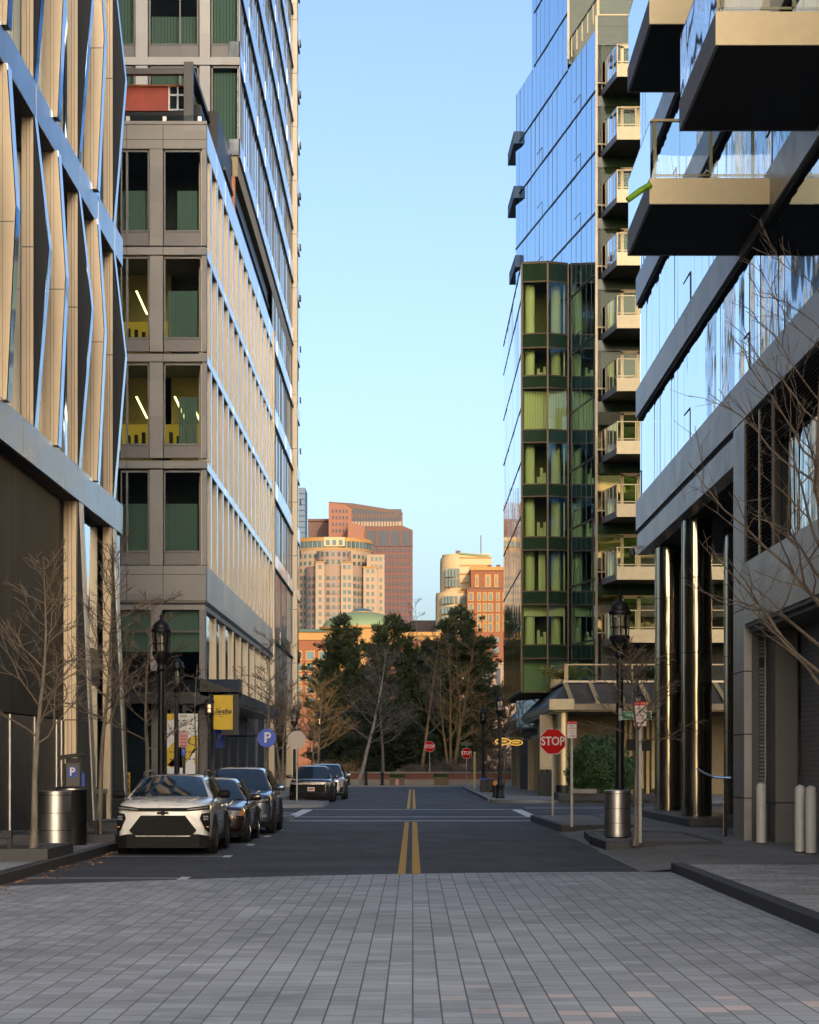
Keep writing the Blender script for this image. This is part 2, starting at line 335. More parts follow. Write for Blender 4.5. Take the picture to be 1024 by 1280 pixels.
M['glass_green'] = clear_glass('green_window_glass', (.60, .72, .50), .0, ior=1.2)
M['granite'] = mat('grey_granite', (.48, .445, .41), .32, 0, var=.22, scale=1.3, panel=(1.5, 1.6, 3.5), spec=.6)
M['granite_warm'] = mat('warm_granite', (.30, .265, .215), .55, 0, var=.2, scale=1.3, bump=.12, bscale=30)
M['fascia'] = mat('champagne_fascia', (.78, .61, .34), .40, .12, var=.12, scale=1.6, wob=.004, wobs=(.7, .7, 1.6))
M['fascia_side'] = mat('pewter_fascia', (.36, .36, .37), .5, .2, var=.1)
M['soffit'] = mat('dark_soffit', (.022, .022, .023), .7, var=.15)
M['rail'] = mat('champagne_rail', (.44, .34, .18), .45, .2, var=.08)
M['steel'] = mat('brushed_steel', (.58, .55, .51), .38, 1, var=.04, scale=1)
M['satin_bronze'] = mat('satin_bronze', (.55, .43, .25), .36, .85, var=.03)
M['side_panel'] = mat('warm_side_panel', (.60, .51, .38), .38, 0, var=.06, panel=(3.0, 3.0, 1.4))
M['mirror_col'] = mat('polished_steel', (.46, .39, .29), .10, .95, var=.08, scale=.8, wob=.02, wobs=(.9, .9, .7))
M['blind'] = mat('green_blind', (.27, .36, .30), .8, var=.08, scale=1, stretch=(8, 8, .2))
M['curtain'] = mat('pale_curtain', (.82, .82, .60), .8, var=.10, scale=2, stretch=(6, 6, .2))
M['interior'] = mat('dim_interior', (.09, .085, .075), .8, var=.2)
M['interior_olive'] = mat('olive_interior', (.16, .165, .085), .8, var=.2)
M['interior_warm'] = mat('warm_interior', (.42, .32, .12), .8, var=.25, scale=.8)
M['light_strip'] = emit('office_light_strip', (1, .78, .25), 3.0)
M['office_glow'] = emit('office_wall_emission', (1, .62, .06), .15)  # wall panel glows by itself, standing in for lamplight falling on it
M['red_panel'] = mat('red_panel', (.36, .07, .045), .7, var=.25, scale=1.2)
M['orange_wood'] = mat('orange_wood', (.42, .15, .06), .55, var=.25, scale=2)
M['tan'] = mat('tan_soffit', (.32, .25, .13), .6, var=.15)
M['olive_wall'] = mat('gold_stone_wall', (.20, .155, .075), .5, var=.25, scale=1)
M['cream_wall'] = mat('cream_panel', (.62, .49, .28), .5, var=.1, panel=(2, 1.0, 1.6))
M['zinc'] = mat('zinc_roof', (.04, .04, .042), .6, .0, var=.2, scale=1)
M['bark'] = mat('grey_brown_bark', (.19, .16, .125), .85, var=.35, scale=9, bump=.6, bscale=40, stretch=(1, 1, .3))
M['twig'] = mat('brown_twig', (.15, .115, .085), .85, var=.25, scale=3)
M['twig_gold'] = mat('golden_twig', (.30, .19, .075), .85, var=.25, scale=3)
M['twig_grey'] = mat('grey_twig', (.135, .11, .09), .85, var=.25, scale=3)
M['bark_pale'] = mat('pale_bark', (.34, .30, .24), .85, var=.3, scale=4, bump=.5)
M['needle'] = mat('pine_needles', (.07, .09, .035), .75, var=.45, scale=.7)
M['needle_dark'] = mat('dark_pine_needles', (.048, .064, .03), .8, var=.4, scale=.7)
M['needle_gold'] = mat('yellow_green_needles', (.20, .22, .05), .75, var=.3, scale=2)
M['shrub_leaf'] = mat('boxwood_leaf', (.05, .10, .028), .65, var=.4, scale=4)
M['brick_red'] = brick_mat('red_brick', (.30, .10, .055), (.24, .075, .045), (.22, .14, .1))
M['brick_far'] = mat('far_red_brick', (.15, .052, .024), .85, var=.14, scale=.06)
M['brick_pink'] = mat('far_pink_granite', (.18, .075, .046), .75, var=.10, scale=.05)
M['pink_dark'] = mat('far_rose_granite', (.095, .038, .032), .75, var=.10, scale=.05)
M['buff'] = mat('far_buff_stone', (.24, .175, .12), .8, var=.10, scale=.05)
M['rose_buff'] = mat('far_rose_stone', (.20, .14, .11), .8, var=.10, scale=.05)
M['cream_far'] = mat('far_cream_stone', (.36, .27, .155), .8, var=.08, scale=.05)
M['gold_far'] = mat('far_gold_stone', (.27, .145, .042), .8, var=.1, scale=.05)
M['copper_green'] = mat('copper_roof', (.12, .17, .09), .7, var=.15, scale=.05)
M['blue_far'] = mat('far_blue_glass', (.05, .10, .17), .6, 0, var=.15, scale=.05)
M['brown_far'] = mat('far_brown_stone', (.095, .058, .048), .85, var=.08, scale=.05)
M['grey_far'] = mat('far_grey_cladding', (.10, .09, .095), .8, var=.1, scale=.05)
M['sign_red'] = mat('sign_red', (.62, .012, .010), .65, var=.06, spec=.15)
M['sign_white'] = mat('sign_white', (.74, .72, .68), .45, var=.05)
M['sign_green'] = mat('sign_green', (.0, .22, .085), .45, var=.05)
M['sign_blue'] = mat('sign_blue', (.012, .075, .50), .4, var=.06)
M['sign_yellow'] = mat('sign_yellow', (.68, .44, .01), .5, var=.08)
M['sign_back'] = mat('sign_back_metal', (.34, .30, .27), .5, .5, var=.12)
M['sign_pink'] = mat('sign_pink', (.62, .33, .32), .5, var=.06)
M['post_grey'] = mat('galvanised_post', (.26, .26, .25), .5, .6, var=.15)
M['lamp_glass'] = clear_glass('lantern_glass', (.82, .80, .74), .10)
M['lamp_core'] = mat('lantern_core', (.72, .70, .64), .4, var=.05)
M['lamp_lit'] = emit('lantern_lit', (1, .55, .30), 1.5)
M['bollard'] = mat('painted_bollard', (.66, .64, .60), .5, var=.07, scale=2)
M['gold_sign'] = emit('gold_oval_lit', (1, .55, .08), .42)
M['lamp_warm'] = emit('warm_lamp', (1, .66, .22), 2.2)
M['lime'] = mat('lime_foam', (.33, .62, .02), .5, var=.1)
M['orange'] = mat('orange_plastic', (.75, .26, .01), .5, var=.1)
M['timber'] = mat('weathered_timber', (.20, .14, .075), .8, var=.3, scale=4, stretch=(1, 1, 5))
M['white_plastic'] = mat('white_plastic', (.66, .66, .64), .5, var=.06)
M['leaf_dead'] = mat('dead_leaf', (.30, .15, .06), .8, var=.5, scale=9)
M['paint_white'] = mat('pearl_white_paint', (.80, .785, .76), .28, .05, var=.02, coat=1)
M['paint_black'] = mat('black_paint', (.012, .010, .011), .22, .2, var=.03, coat=1)
M['paint_maroon'] = mat('dark_maroon_paint', (.030, .012, .013), .2, .3, var=.03, coat=1)
M['paint_blue'] = mat('slate_blue_paint', (.085, .115, .165), .24, .5, var=.03, coat=1)
M['paint_silver'] = mat('silver_paint', (.36, .355, .34), .24, .6, var=.03, coat=1)
M['car_glass'] = mat('car_glass', (.012, .022, .028), .03, 0, var=0, spec=1.0, coat=.6)
M['tyre'] = mat('tyre_rubber', (.014, .014, .014), .8, var=.2)
M['plastic'] = mat('black_plastic', (.010, .010, .011), .6, var=.15, spec=.15)
M['grille'] = mat('dark_grille', (.008, .008, .009), .55, .0, var=.1, spec=.15)
M['chrome'] = mat('chrome', (.6, .6, .6), .12, 1, var=.05)
M['headlamp'] = mat('headlamp_lens', (.30, .31, .33), .08, .3, var=.3, scale=30)
M['amber'] = mat('amber_lens', (.7, .22, .02), .25, var=.1)
M['plate'] = mat('licence_plate', (.68, .64, .58), .5, var=.06)
M['plate_red'] = mat('plate_red', (.5, .08, .05), .5, var=.06)
# ------------------------------------------------------------------ world, sun, camera
SUN_AZ, SUN_EL = -12.0, 18.0      # behind the viewer, a little to the right
w = bpy.data.worlds.new("World"); SC.world = w; w.use_nodes = True
wn = w.node_tree; sky = wn.nodes.new('ShaderNodeTexSky'); sky.sky_type = 'NISHITA'; sky.sun_disc = False
sky.sun_elevation = R(SUN_EL); sky.sun_rotation = R(180 + SUN_AZ)
sky.air_density = .75; sky.dust_density = 3.8; sky.ozone_density = 1.6; sky.altitude = 0
bg = wn.nodes['Background']; bg.inputs[1].default_value = .12
wn.links.new(sky.outputs[0], bg.inputs[0])
ld = bpy.data.lights.new('sun', 'SUN'); ld.energy = 2.0; ld.angle = R(.5); ld.color = (1, .74, .44)
sun = bpy.data.objects.new('sun', ld); COL.objects.link(sun)
sd = Vector((math.sin(R(SUN_AZ)) * math.cos(R(SUN_EL)), math.cos(R(SUN_AZ)) * math.cos(R(SUN_EL)), -math.sin(R(SUN_EL))))
sun.rotation_euler = sd.to_track_quat('-Z', 'Y').to_euler(); sun.location = (-20, -60, 40)
cd = bpy.data.cameras.new('camera'); cam = bpy.data.objects.new('camera', cd); COL.objects.link(cam); SC.camera = cam
cam.location = (0, 0, EYE); cam.rotation_euler = (R(90), 0, 0)
cd.lens = F / 1280 * 36; cd.sensor_width = 36; cd.sensor_fit = 'AUTO'
cd.shift_y = (HZ - 640) / 1280; cd.shift_x = (512 - VX) / 1280; cd.clip_end = 6000; cd.clip_start = .3
SC.view_settings.view_transform = 'Standard'; SC.view_settings.look = 'None'; SC.view_settings.exposure = 1.35; SC.view_settings.gamma = 1
SC.cycles.max_bounces = 10; SC.cycles.transparent_max_bounces = 12; SC.cycles.glossy_bounces = 5; SC.cycles.diffuse_bounces = 5
SC.cycles.caustics_reflective = False; SC.cycles.caustics_refractive = False; SC.cycles.sample_clamp_indirect = 4
try: SC.cycles.use_denoising = True
except Exception: pass

# ------------------------------------------------------------------ ground
def struct(name, mb, m, **k):
    o = mb.build(name, m, **k); o['kind'] = 'structure'; return o
def arc(cx, cy, r, a0, a1, n=8):
    return [(cx + r * math.cos(R(a0 + (a1 - a0) * i / n)), cy + r * math.sin(R(a0 + (a1 - a0) * i / n))) for i in range(n + 1)]
struct('ground', MB().quad((-900, -300, -.06), (900, -300, -.06), (900, 2500, -.06), (-900, 2500, -.06)), M['grass'])
struct('road', MB().poly([(-6.2, 24, 0), (4.4, 24, 0), (4.4, 71, 0), (60, 71, 0), (60, 98, 0), (4.0, 98, 0), (4.0, 164, 0), (-60, 164, 0), (-60, 150, 0), (-6.2, 150, 0), (-6.2, 87, 0), (-60, 87, 0), (-60, 71, 0), (-6.2, 71, 0)]), M['asphalt'])
pv = [(4.15, 36.0)] + [(4.15 - 10.05 * i / 14, 36.0 - 3.4 * (i / 14) ** 2.2 * 1.0 - .9 * (i / 14) + .25 * math.sin(i / 14 * 3.1)) for i in range(1, 15)]
struct('street_paving', MB().poly([(-5.9, -20, .004), (4.15, -20, .004)] + [(x, y, .004) for x, y in pv]), M['paving'])
# pavements
struct('pavement_right', MB().box(4.36, 30, -20, 36.0, -.05, .12), M['paving_walk'])
cw = MB()
for (a, b) in (((3.72, .008), (5.1, .12)), ((5.1, .12), (30, .12))):
    cw.quad((a[0], 36.0, a[1]), (b[0], 36.0, b[1]), (b[0], 71, b[1]), (a[0], 71, a[1]))
cw.quad((30, 71, .12), (30, 71, -.05), (5.1, 71, -.05), (5.1, 71, .12))
struct('pavement_concrete', cw, M['concrete'])
struct('pavement_far', MB().slab([(30, 98), (30, 175), (3.9, 175), (3.9, 164)] + [(3.62, 160), (3.62, 103)] + arc(5.6, 100.2, 2.2, 200, 270, 6), -.05, .12), M['concrete'])
struct('pavement_left', MB().box(-30, -6.1, -20, 36.5, -.05, .14), M['paving_walk'])
struct('pavement_left_concrete', MB().box(-30, -6.1, 36.504, 70.6, -.05, .14), M['concrete'])
struct('pavement_left_far', MB().box(-30, -6.1, 87.5, 149, -.05, .14), M['concrete'])
struct('pavement_end', MB().box(-60, 3.88, 164.2, 170, -.05, .12), M['concrete'])
# kerbs
k = MB().box(4.15, 4.36, -20, 36.02, -.05, .155); struct('kerb_right', k, M['granite_dark'], bevel=.012)
k = MB().box(-6.1, -5.9, -20, 59.6, -.05, .165); struct('kerb_left', k, M['granite_dark'], bevel=.012)
k = MB().box(3.66, 3.72, 36, 44.2, -.05, .012); k.box(3.66, 3.72, 52, 56, -.05, .012); struct('kerb_flush', k, M['strip'])
k = MB().box(-60, 3.88, 164.0, 164.2, -.05, .14); struct('kerb_end', k, M['strip'])
k = MB().box(3.45, 3.62, 103, 160, -.05, .14); k.slab(arc(5.6, 100.2, 2.36, 200, 270, 8) + arc(5.6, 100.2, 2.2, 270, 200, 8), -.05, .14); struct('kerb_far', k, M['strip'])
# corner build-outs and tree beds edged with kerb
def bed(name, pts, z, m_top, m_k, wk=.16):
    c = Vector((sum(p[0] for p in pts) / len(pts), sum(p[1] for p in pts) / len(pts)))
    n = len(pts); inn = []
    for i, p in enumerate(pts):
        a = Vector(pts[i - 1]); b = Vector(p); d = Vector(pts[(i + 1) % n])
        e1 = (b - a).normalized(); e2 = (d - b).normalized()
        q = Vector((-e1.y - e2.y, e1.x + e2.x)); q = q.normalized() * wk / max(.4, math.sqrt((1 + e1.dot(e2)) / 2)); inn.append(b + q)
    s = MB()
    for i in range(n):
        j = (i + 1) % n
        s.prism([(pts[i][0], pts[i][1], -.05), (pts[j][0], pts[j][1], -.05), (inn[j].x, inn[j].y, -.05), (inn[i].x, inn[i].y, -.05)], (0, 0, z + .05))
    o = s.build(name + '_kerb', m_k); o['kind'] = 'structure'
    t = MB().slab([(p.x, p.y) for p in inn], -.05, z - .02).build(name, m_top); t['kind'] = 'structure'
bed('pavement_corner', [(-6.1, 60), (-5.2, 60.2), (-4.2, 61.2)] + arc(-5.2, 68.6, 1.6, -20, 80, 6) + [(-6.1, 70.5)], .15, M['concrete'], M['strip'])
bed('pavement_corner', [(-6.1, 87)] + arc(-5.1, 89.2, 1.6, -80, 20, 6) + [(-3.55, 95), (-4.5, 97), (-6.1, 97.6)], .15, M['concrete'], M['strip'])
bed('tree_bed', [(3.85, 44.6), (6.2, 44.9), (6.2, 51.2), (3.95, 51.7)] + arc(4.05, 47.5, .28, 160, 200, 3), .19, M['concrete'], M['granite_dark'])
bed('tree_bed', [(3.75, 56.4), (5.6, 56.8), (5.6, 68.3), (4.6, 69.2)] + arc(4.5, 67.5, .95, 95, 180, 5), .19, M['concrete'], M['granite_dark'])
bed('tree_bed', [(-9.3, 36.8), (-6.0, 36.8), (-6.0, 39.6), (-9.3, 39.6)], .34, M['soil'], M['granite_dark'], .3)
bed('tree_bed', [(-8.6, 45.2), (-6.0, 45.2), (-6.0, 48.4), (-8.6, 48.4)], .30, M['soil'], M['granite_dark'], .3)
bed('tree_bed', [(-8.0, 54.4), (-6.05, 54.4), (-6.05, 57.4), (-8.0, 57.4)], .30, M['soil'], M['granite_dark'], .3)
# painted markings, 4 mm above the asphalt
def mark(name, quads, m):
    s = MB()
    for q in quads: s.quad(*[(x, y, .004) for x, y in q])
    o = s.build(name, m); o['kind'] = 'structure'; return o
def bar(x0, x1, y0, y1): return [(x0, y0), (x1, y0), (x1, y1), (x0, y1)]
mark('road_centre_line', [bar(-.235, -.115, 35.2, 66.6), bar(-.012, .125, 35.2, 66.6), bar(-.23, -.11, 86, 150), bar(.0, .12, 86, 150)], M['yellow_paint'])
mark('road_crossing_line', [bar(-5.6, 4.0, 67.6, 68.1), bar(-3.7, 3.7, 72.7, 73.1), bar(-3.7, 3.7, 84.2, 84.6)], M['white_paint'])
mark('road_edge_line', [bar(-4.15, -3.75, 72.7, 84.6), bar(3.72, 4.1, 72.7, 84.6), bar(-5.5, -3.8, 78.4, 78.9), bar(8.2, 8.6, 72.5, 80)], M['white_paint'])
ty = [34.0, 42.0, 48.0, 53.6, 58.6]
mark('road_parking_mark', [bar(-5.85, -3.45, y, y + .11) for y in ty[:2]] + [bar(-4.3, -3.45, y, y + .11) for y in ty[2:]] + [bar(-3.55, -3.4, y - .38, y + .45) for y in ty], M['white_paint'])
arcp = [(-5.6 + 2.0 * (1 - math.cos(R(a))), 148 + 12.0 * math.sin(R(a))) for a in range(0, 91, 10)]
mark('road_corner_line', [[(arcp[i][0], arcp[i][1]), (arcp[i][0] + .14, arcp[i][1] - .02), (arcp[i + 1][0] + .14, arcp[i + 1][1] - .02), (arcp[i + 1][0], arcp[i + 1][1])] for i in range(9)] , M['white_paint'])
struct('crossing_strip', MB().quad((4.4, 86.4, .004), (16, 86.4, .004), (16, 88.4, .004), (4.4, 88.4, .004)), M['strip'])
struct('crossing_strip', MB().quad((4.4, 71.4, .004), (16, 71.4, .004), (16, 72.4, .004), (4.4, 72.4, .004)), M['strip'])
mh = MB(); mh.cyl(5.7, 27.5, .1, .124, .36, 24); struct('pavement_manhole', mh, M['charcoal'])
mh = MB(); mh.cyl(5.3, 39.8, .1, .124, .22, 20); struct('pavement_manhole', mh, M['charcoal'])
# fallen leaves along the left kerb
lf = MB()
for i in range(150):
    x = -5.88 + abs(random.gauss(0, .22)); y = random.uniform(26, 44); s = random.uniform(.02, .055); a = random.uniform(0, 6.3)
    ca, sa = math.cos(a) * s, math.sin(a) * s
    lf.quad((x + ca, y + sa, .012), (x - sa * .6, y + ca * .6, .02 + random.random() * .02), (x - ca, y - sa, .012), (x + sa * .6, y - ca * .6, .014))
tag(lf.build('fallen_leaves', M['leaf_dead']), 'dry brown leaves scattered along the left kerb', 'leaves', kind='stuff')
# ================================================================== left near building: folded metal fins
XL = -9.0
B = thing('metal_fin_building', 'office block clad in folded champagne fins and blue bands, beside the left pavement', 'building', (XL - 6, 45, 0))
YE = 67.3
mass = MB().box(-34, XL - .75, 0, YE - .6, .0, 60); mass.build('wall', M['navy'], B)
# ribbon glazing behind the fins, storey by storey
for (z0, z1) in ((9.4, 17.0), (17.8, 25.4), (26.2, 34), (34.8, 43), (44, 60)):
    g = MB(); y = 20.0
    while y < YE - .5:
        y2 = min(y + 1.14, YE - .5); t = random.uniform(-.006, .006)
        g.quad((XL - .3 + t, y, z0), (XL - .3 - t, y2, z0), (XL - .3 - t, y2, z1), (XL - .3 + t, y, z1)); y = y2
    g.build('window', M['glass_blue'] if z0 > 17 else M['glass_sky'], B)
for (z0, z1) in ((8.62, 9.5), (16.68, 17.5), (24.8, 25.7), (33.1, 34), (42, 43)):
    y = 16.0; b = MB()
    while y < YE + .05:
        y2 = min(y + 1.71, YE + .1); t = random.uniform(-.004, .004)
        b.prism([(XL - .3, y, z0), (-8.72 + t, y, z0), (-8.72 + t, y, z1), (XL - .3, y, z1)], (0, y2 - y - .012, 0)); y = y2
    b.build('floor_band', M['slate_band'] if z0 > 10 else M['belt_dull'], B)
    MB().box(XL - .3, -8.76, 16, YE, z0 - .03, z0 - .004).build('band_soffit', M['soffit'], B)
def fin_profile(z0, z1, wmin, wmid, n=2):
    zm = (z0 + z1) / 2 + .55
    return [(z0, wmin), (zm, wmid), (z1, wmin)]
levels = [(9.5, 16.68), (17.5, 24.8), (25.7, 33.1), (34.0, 42.0)]
per = 6.83
for kf in range(-3, 3):
    Y = 51.64 + per * kf
    for li, (z0, z1) in enumerate(levels):
        if Y < 40 and li > 1: continue
        # straight beige fin, then the dark folded panel outside it, then its polished outer edge
        s = MB().box(XL - .02, XL + .25, Y, Y + .5, z0 - .01, z1 + .01)
        s.build('beige_fin', M['champagne'], B)
        gv = MB().box(XL + .085, XL + .097, Y - .004, Y, z0, z1); gv.box(XL + .16, XL + .172, Y - .004, Y, z0, z1)
        zs = (z0 + z1) / 2 + .55; gv.box(XL, XL + .25, Y - .004, Y, zs, zs + .03)
        gv.build('fin_seam', M['champagne_dark'], B)
        pr = fin_profile(z0, z1, .26, .60)
        d = MB(); d.prism([(XL + .252, Y + .02, pr[0][0])] + [(XL + p[1], Y + .02, p[0]) for p in pr] + [(XL + .252, Y + .02, pr[2][0])], (0, .38, 0)); d.build('dark_fold', M['navy'], B)
        e = MB()
        for a, b in ((0, 1), (1, 2)):
            e.prism([(XL + pr[a][1] + .003, Y + .03, pr[a][0]), (XL + pr[a][1] + .02, Y + .03, pr[a][0]), (XL + pr[b][1] + .02, Y + .03, pr[b][0]), (XL + pr[b][1] + .003, Y + .03, pr[b][0])], (0, .40, 0))
        e.build('polished_edge', M['mirror_metal'], B)
        # second fin of the module: beige, its outer edge folding in and out
        Y2 = Y + 2.95
        if Y2 > YE: continue
        pr = fin_profile(z0, z1, .34, .53)
        d = MB(); d.prism([(XL - .02, Y2, pr[0][0])] + [(XL + p[1], Y2, p[0]) for p in pr] + [(XL - .02, Y2, pr[2][0])], (0, .4, 0)); d.build('beige_fin', M['champagne'], B)
        gv = MB().box(XL + .16, XL + .172, Y2 - .004, Y2, z0, z1); gv.box(XL + .25, XL + .258, Y2 - .004, Y2, z0, z1); gv.box(XL, XL + .5, Y2 - .004, Y2, zs - .35, zs - .325); gv.build('fin_seam', M['champagne_dark'], B)
        e = MB()
        for a, b in ((0, 1), (1, 2)):
            e.prism([(XL + pr[a][1] + .003, Y2 + .01, pr[a][0]), (XL + pr[a][1] + .02, Y2 + .01, pr[a][0]), (XL + pr[b][1] + .02, Y2 + .01, pr[b][0]), (XL + pr[b][1] + .003, Y2 + .01, pr[b][0])], (0, .48, 0))
        e.build('polished_edge', M['mirror_metal'], B)
# end wall towards the side street
MB().box(-34, XL - .3, YE - .6, YE - .05, 0, 60).build('end_wall', M['charcoal'], B)
# street level: recessed bronze wall, fins and shop window carried to the ground
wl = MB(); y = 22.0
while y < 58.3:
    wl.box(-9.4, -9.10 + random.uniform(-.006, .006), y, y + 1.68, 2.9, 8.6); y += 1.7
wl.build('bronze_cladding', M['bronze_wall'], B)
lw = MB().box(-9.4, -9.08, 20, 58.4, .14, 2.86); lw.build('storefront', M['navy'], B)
ml = [MB().box(-9.08, -9.05, yy, yy + .05, .2, 2.86) for yy in (53.7, 57.0, 57.8, 50.4, 47)]
batch('mullion', ml, M['steel'], B)
r = MB().box(-9.12, XL + .22, 58.42, 58.7, .14, 8.6); r.build('return_wall', M['champagne'], B)
gv = MB().box(-8.9, -8.885, 58.41, 58.418, .2, 8.6); gv.box(-9.0, -8.985, 58.41, 58.418, .2, 8.6); gv.box(-9.1, -8.78, 58.41, 58.418, 2.86, 2.9); gv.build('wall_seam', M['champagne_dark'], B)
for (yy, wmid) in ((58.75, .34), (65.35, .30)):
    d = MB(); d.prism([(XL + .05 * (yy > 60), yy, .14), (XL + .62, yy, .14), (XL + .24, yy, 8.6), (XL, yy, 8.6)], (0, .3, 0)); d.build('dark_fold', M['navy'], B)
    e = MB(); e.prism([(XL + .623, yy - .01, .14), (XL + .66, yy - .01, .14), (XL + .28, yy - .01, 8.6), (XL + .243, yy - .01, 8.6)], (0, .6, 0)); e.build('polished_edge', M['edge_pewter'], B)
MB().box(XL + .02, XL + .24, 64.9, 65.3, .14, 8.6).build('beige_fin', M['champagne'], B)
sw = MB().quad((XL - .06, 60.2, 1.05), (XL - .06, 64.9, 1.05), (XL - .06, 64.9, 8.5), (XL - .06, 60.2, 8.5)); sw.build('shop_window', M['glass_sky'], B)
MB().box(XL - .3, XL + .12, 59.2, 65.2, .14, .9).build('shop_plinth', M['navy'], B)
MB().box(XL - .3, XL + .18, 59.4, 65.0, .9, 1.0).build('shop_sill', M['steel'], B)
MB().box(XL - .07, XL - .045, 59.3, 64.88, 3.95, 5.0).build('shop_transom', M['navy'], B)
MB().box(-14, XL - .8, 65.7, YE - .06, .14, 8.6).build('corner_wall', M['navy'], B)
xm = MB().box(XL - .3, XL + .2, 65.7, YE, .14, 8.6); xm.build('corner_glazing', M['glass_dark'], B)

# ================================================================== left corner office building
XF = -8.11; YF = 88.0; SF = F / YF
zf = lambda v: (HZ - v) / SF + EYE
xf_ = lambda u: (u - VX) / SF
YB = 131.0
O = thing('corner_office_building', 'beige office block with tall front windows and rows of vertical fins, behind the parked cars', 'building', (XF - 5, YF + 10, 0))
XW = -24.0
bands = [(zf(186), zf(152))]
for kf in range(4): bands.append((zf(318.6 + 133.5 * kf) if kf < 3 else zf(751), zf(308.6 + 133.5 * kf) if kf < 3 else zf(707)))
# core
MB().box(XW, XF - 1.4, YF + 5.0, YB - .1, 0, zf(154)).build('wall', M['interior'], O)
wb = MB()
for i, (z0, z1) in enumerate(bands):
    bm_ = MB().box(XW, XF, YF, YF + .45, z0, z1)
    if i == 0: bm_.box(XW, XF + .03, YF - .04, YF, z1 - .12, z1 + .02)
    bm_.build('front_band', M['stone_grey'], O, bevel=.02)
    sb = MB(); y = YF + .452
    while y < YB:
        y2 = min(y + 4.27, YB); t = random.uniform(-.004, .004)
        sb.prism([(XF - .5, y, z0), (XF + .002 + t, y, z0), (XF + .002 + t, y, z1), (XF - .5, y, z1)], (0, y2 - y - .015, 0)); y = y2
    sb.build('side_band', M['band_blue'] if i < 4 else M['side_panel'], O)
    MB().box(XW, XF - .05, YF + .5, YB - .2, z0 - .02, z1 - .1).build('floor_slab', M['interior'], O)
jn = MB()
for (z0, z1) in bands:
    for u in (158, 203.5): jn.box(xf_(u), xf_(u) + .03, YF - .003, YF + .02, z0, z1)
jn.box(XW, XF, YF - .003, YF + .02, zf(175), zf(174)); jn.box(XW, XF, YF - .003, YF + .02, zf(718.5), zf(717.6))
jn.build('panel_joint', M['charcoal'], O)
win_rows = [(187.5, 287, 306)] + [(322 + 133.5 * k, 421 + 133.5 * k, 439.5 + 133.5 * k) for k in range(3)]
win_rows = [(a, b, c) for a, b, c in [(187.5, 287, 306), (321, 421, 438.5), (454.5, 554, 571.5), (588.5, 688, 705.5)]]
cols = [(-60, -8), (-4, 48), (56, 136), (150.5, 186), (204.6, 251.5)]
for ri, (va, vb, vc) in enumerate(win_rows):
    zt, zm, zb = zf(va), zf(vb), zf(vc)
    pr = []
    for (ua, ub) in ((136, 146), (187, 203.5), (252.5, 258)):
        MB().box(xf_(ua), min(xf_(ub), XF), YF + .02, YF + .42, zb - .02, zt + .05).build('front_pier', M['stone_grey'], O)
    MB().box(xf_(251.4), XF - .12, YF + .10, YF + .3, zb, zt).build('corner_strip', M['champagne'], O)
    for ci, (ua, ub) in enumerate(cols):
        xa, xb = xf_(ua), xf_(ub)
        fr = MB().box(xa, xb, YF + .14, YF + .30, zb, zm - .06)
        fo = fr.build('window', M['spandrel'], O)
        ff = MB(); 
        ff.box(xa, xb, YF + .10, YF + .2, zm - .06, zm + .0); ff.box(xa, xa + .05, YF + .10, YF + .2, zm, zt); ff.box(xb - .05, xb, YF + .10, YF + .2, zm, zt); ff.box(xa, xb, YF + .10, YF + .2, zt - .05, zt + .02)
        if ci == 3: ff.box(xf_(157.2), xf_(159.6), YF + .08, YF + .22, zb, zt)
        ff.build('frame', M['spandrel'], fo)
        MB().quad((xa, YF + .16, zm), (xb, YF + .16, zm), (xb, YF + .16, zt), (xa, YF + .16, zt)).build('pane', M['glass_clear'], fo)
        H = zt - zm; lit = (ri in (1, 2) and ci == 3) or (ri == 2 and ci == 4)
        if ci >= 2:
            if not (ri == 1 and ci == 3) and not (ri == 2 and ci == 3):
                bl = MB(); x = xa + .04
                if ri == 0 and ci == 4: x = xa + (xb - xa) * .34
                if ri == 2 and ci == 4: x = xa + (xb - xa) * .38
                if ri == 1 and ci == 4: x = xa + (xb - xa) * .08
                x1 = xb - .04 - (.14 if ci == 4 else 0); top = zm + H * ((.52 if ri == 0 else .60))
                while x < x1:
                    x2 = min(x + .10, x1); bl.box(x, x2 - .012, YF + .42 + random.uniform(-.02, .02), YF + .45, zm + .01, top); x = x2
                bl.build('blind', M['blind'], fo)
            if lit:
                g = MB().box(xa - .8, min(xb + .5, XF - .5), YF + 3.6, YF + 3.65, zm - .3, zt + .2)
                g.build('office_wall', M['interior_warm'], fo)
                ls = MB()
                for q in range(2):
                    xx = xa + (xb - xa) * (.45 + .4 * q) if ci == 3 else xa + (xb - xa) * (.22 + .5 * q)
                    ls.prism([(xx, YF + .8 + q, zm + H * .62 - q * .45), (xx + .07, YF + .8 + q, zm + H * .62 - q * .45), (xx + .32, YF + 2.2 + q, zm + H * .42 - q * .45), (xx + .25, YF + 2.2 + q, zm + H * .42 - q * .45)], (0, 0, .03))
                ls.build('ceiling_light', M['light_strip'], fo)
                MB().box(xa - .5, min(xb + .5, XF - .55), YF + 3.4, YF + 3.55, zm + H * .06, zm + H * .40).build('emissive_wall', M['office_glow'], fo)
                ck = MB()
                for q in range(5): ck.box(xa + q * .3, xa + q * .3 + .13, YF + 2.0, YF + 2.3, zm, zm + .55 + .25 * random.random())
                ck.build('office_furniture', M['black'], fo)
# back partition of the front rooms
MB().box(XW, XF - .4, YF + 4.2, YF + 4.4, 7.5, zf(186)).build('room_wall', M['interior'], O)
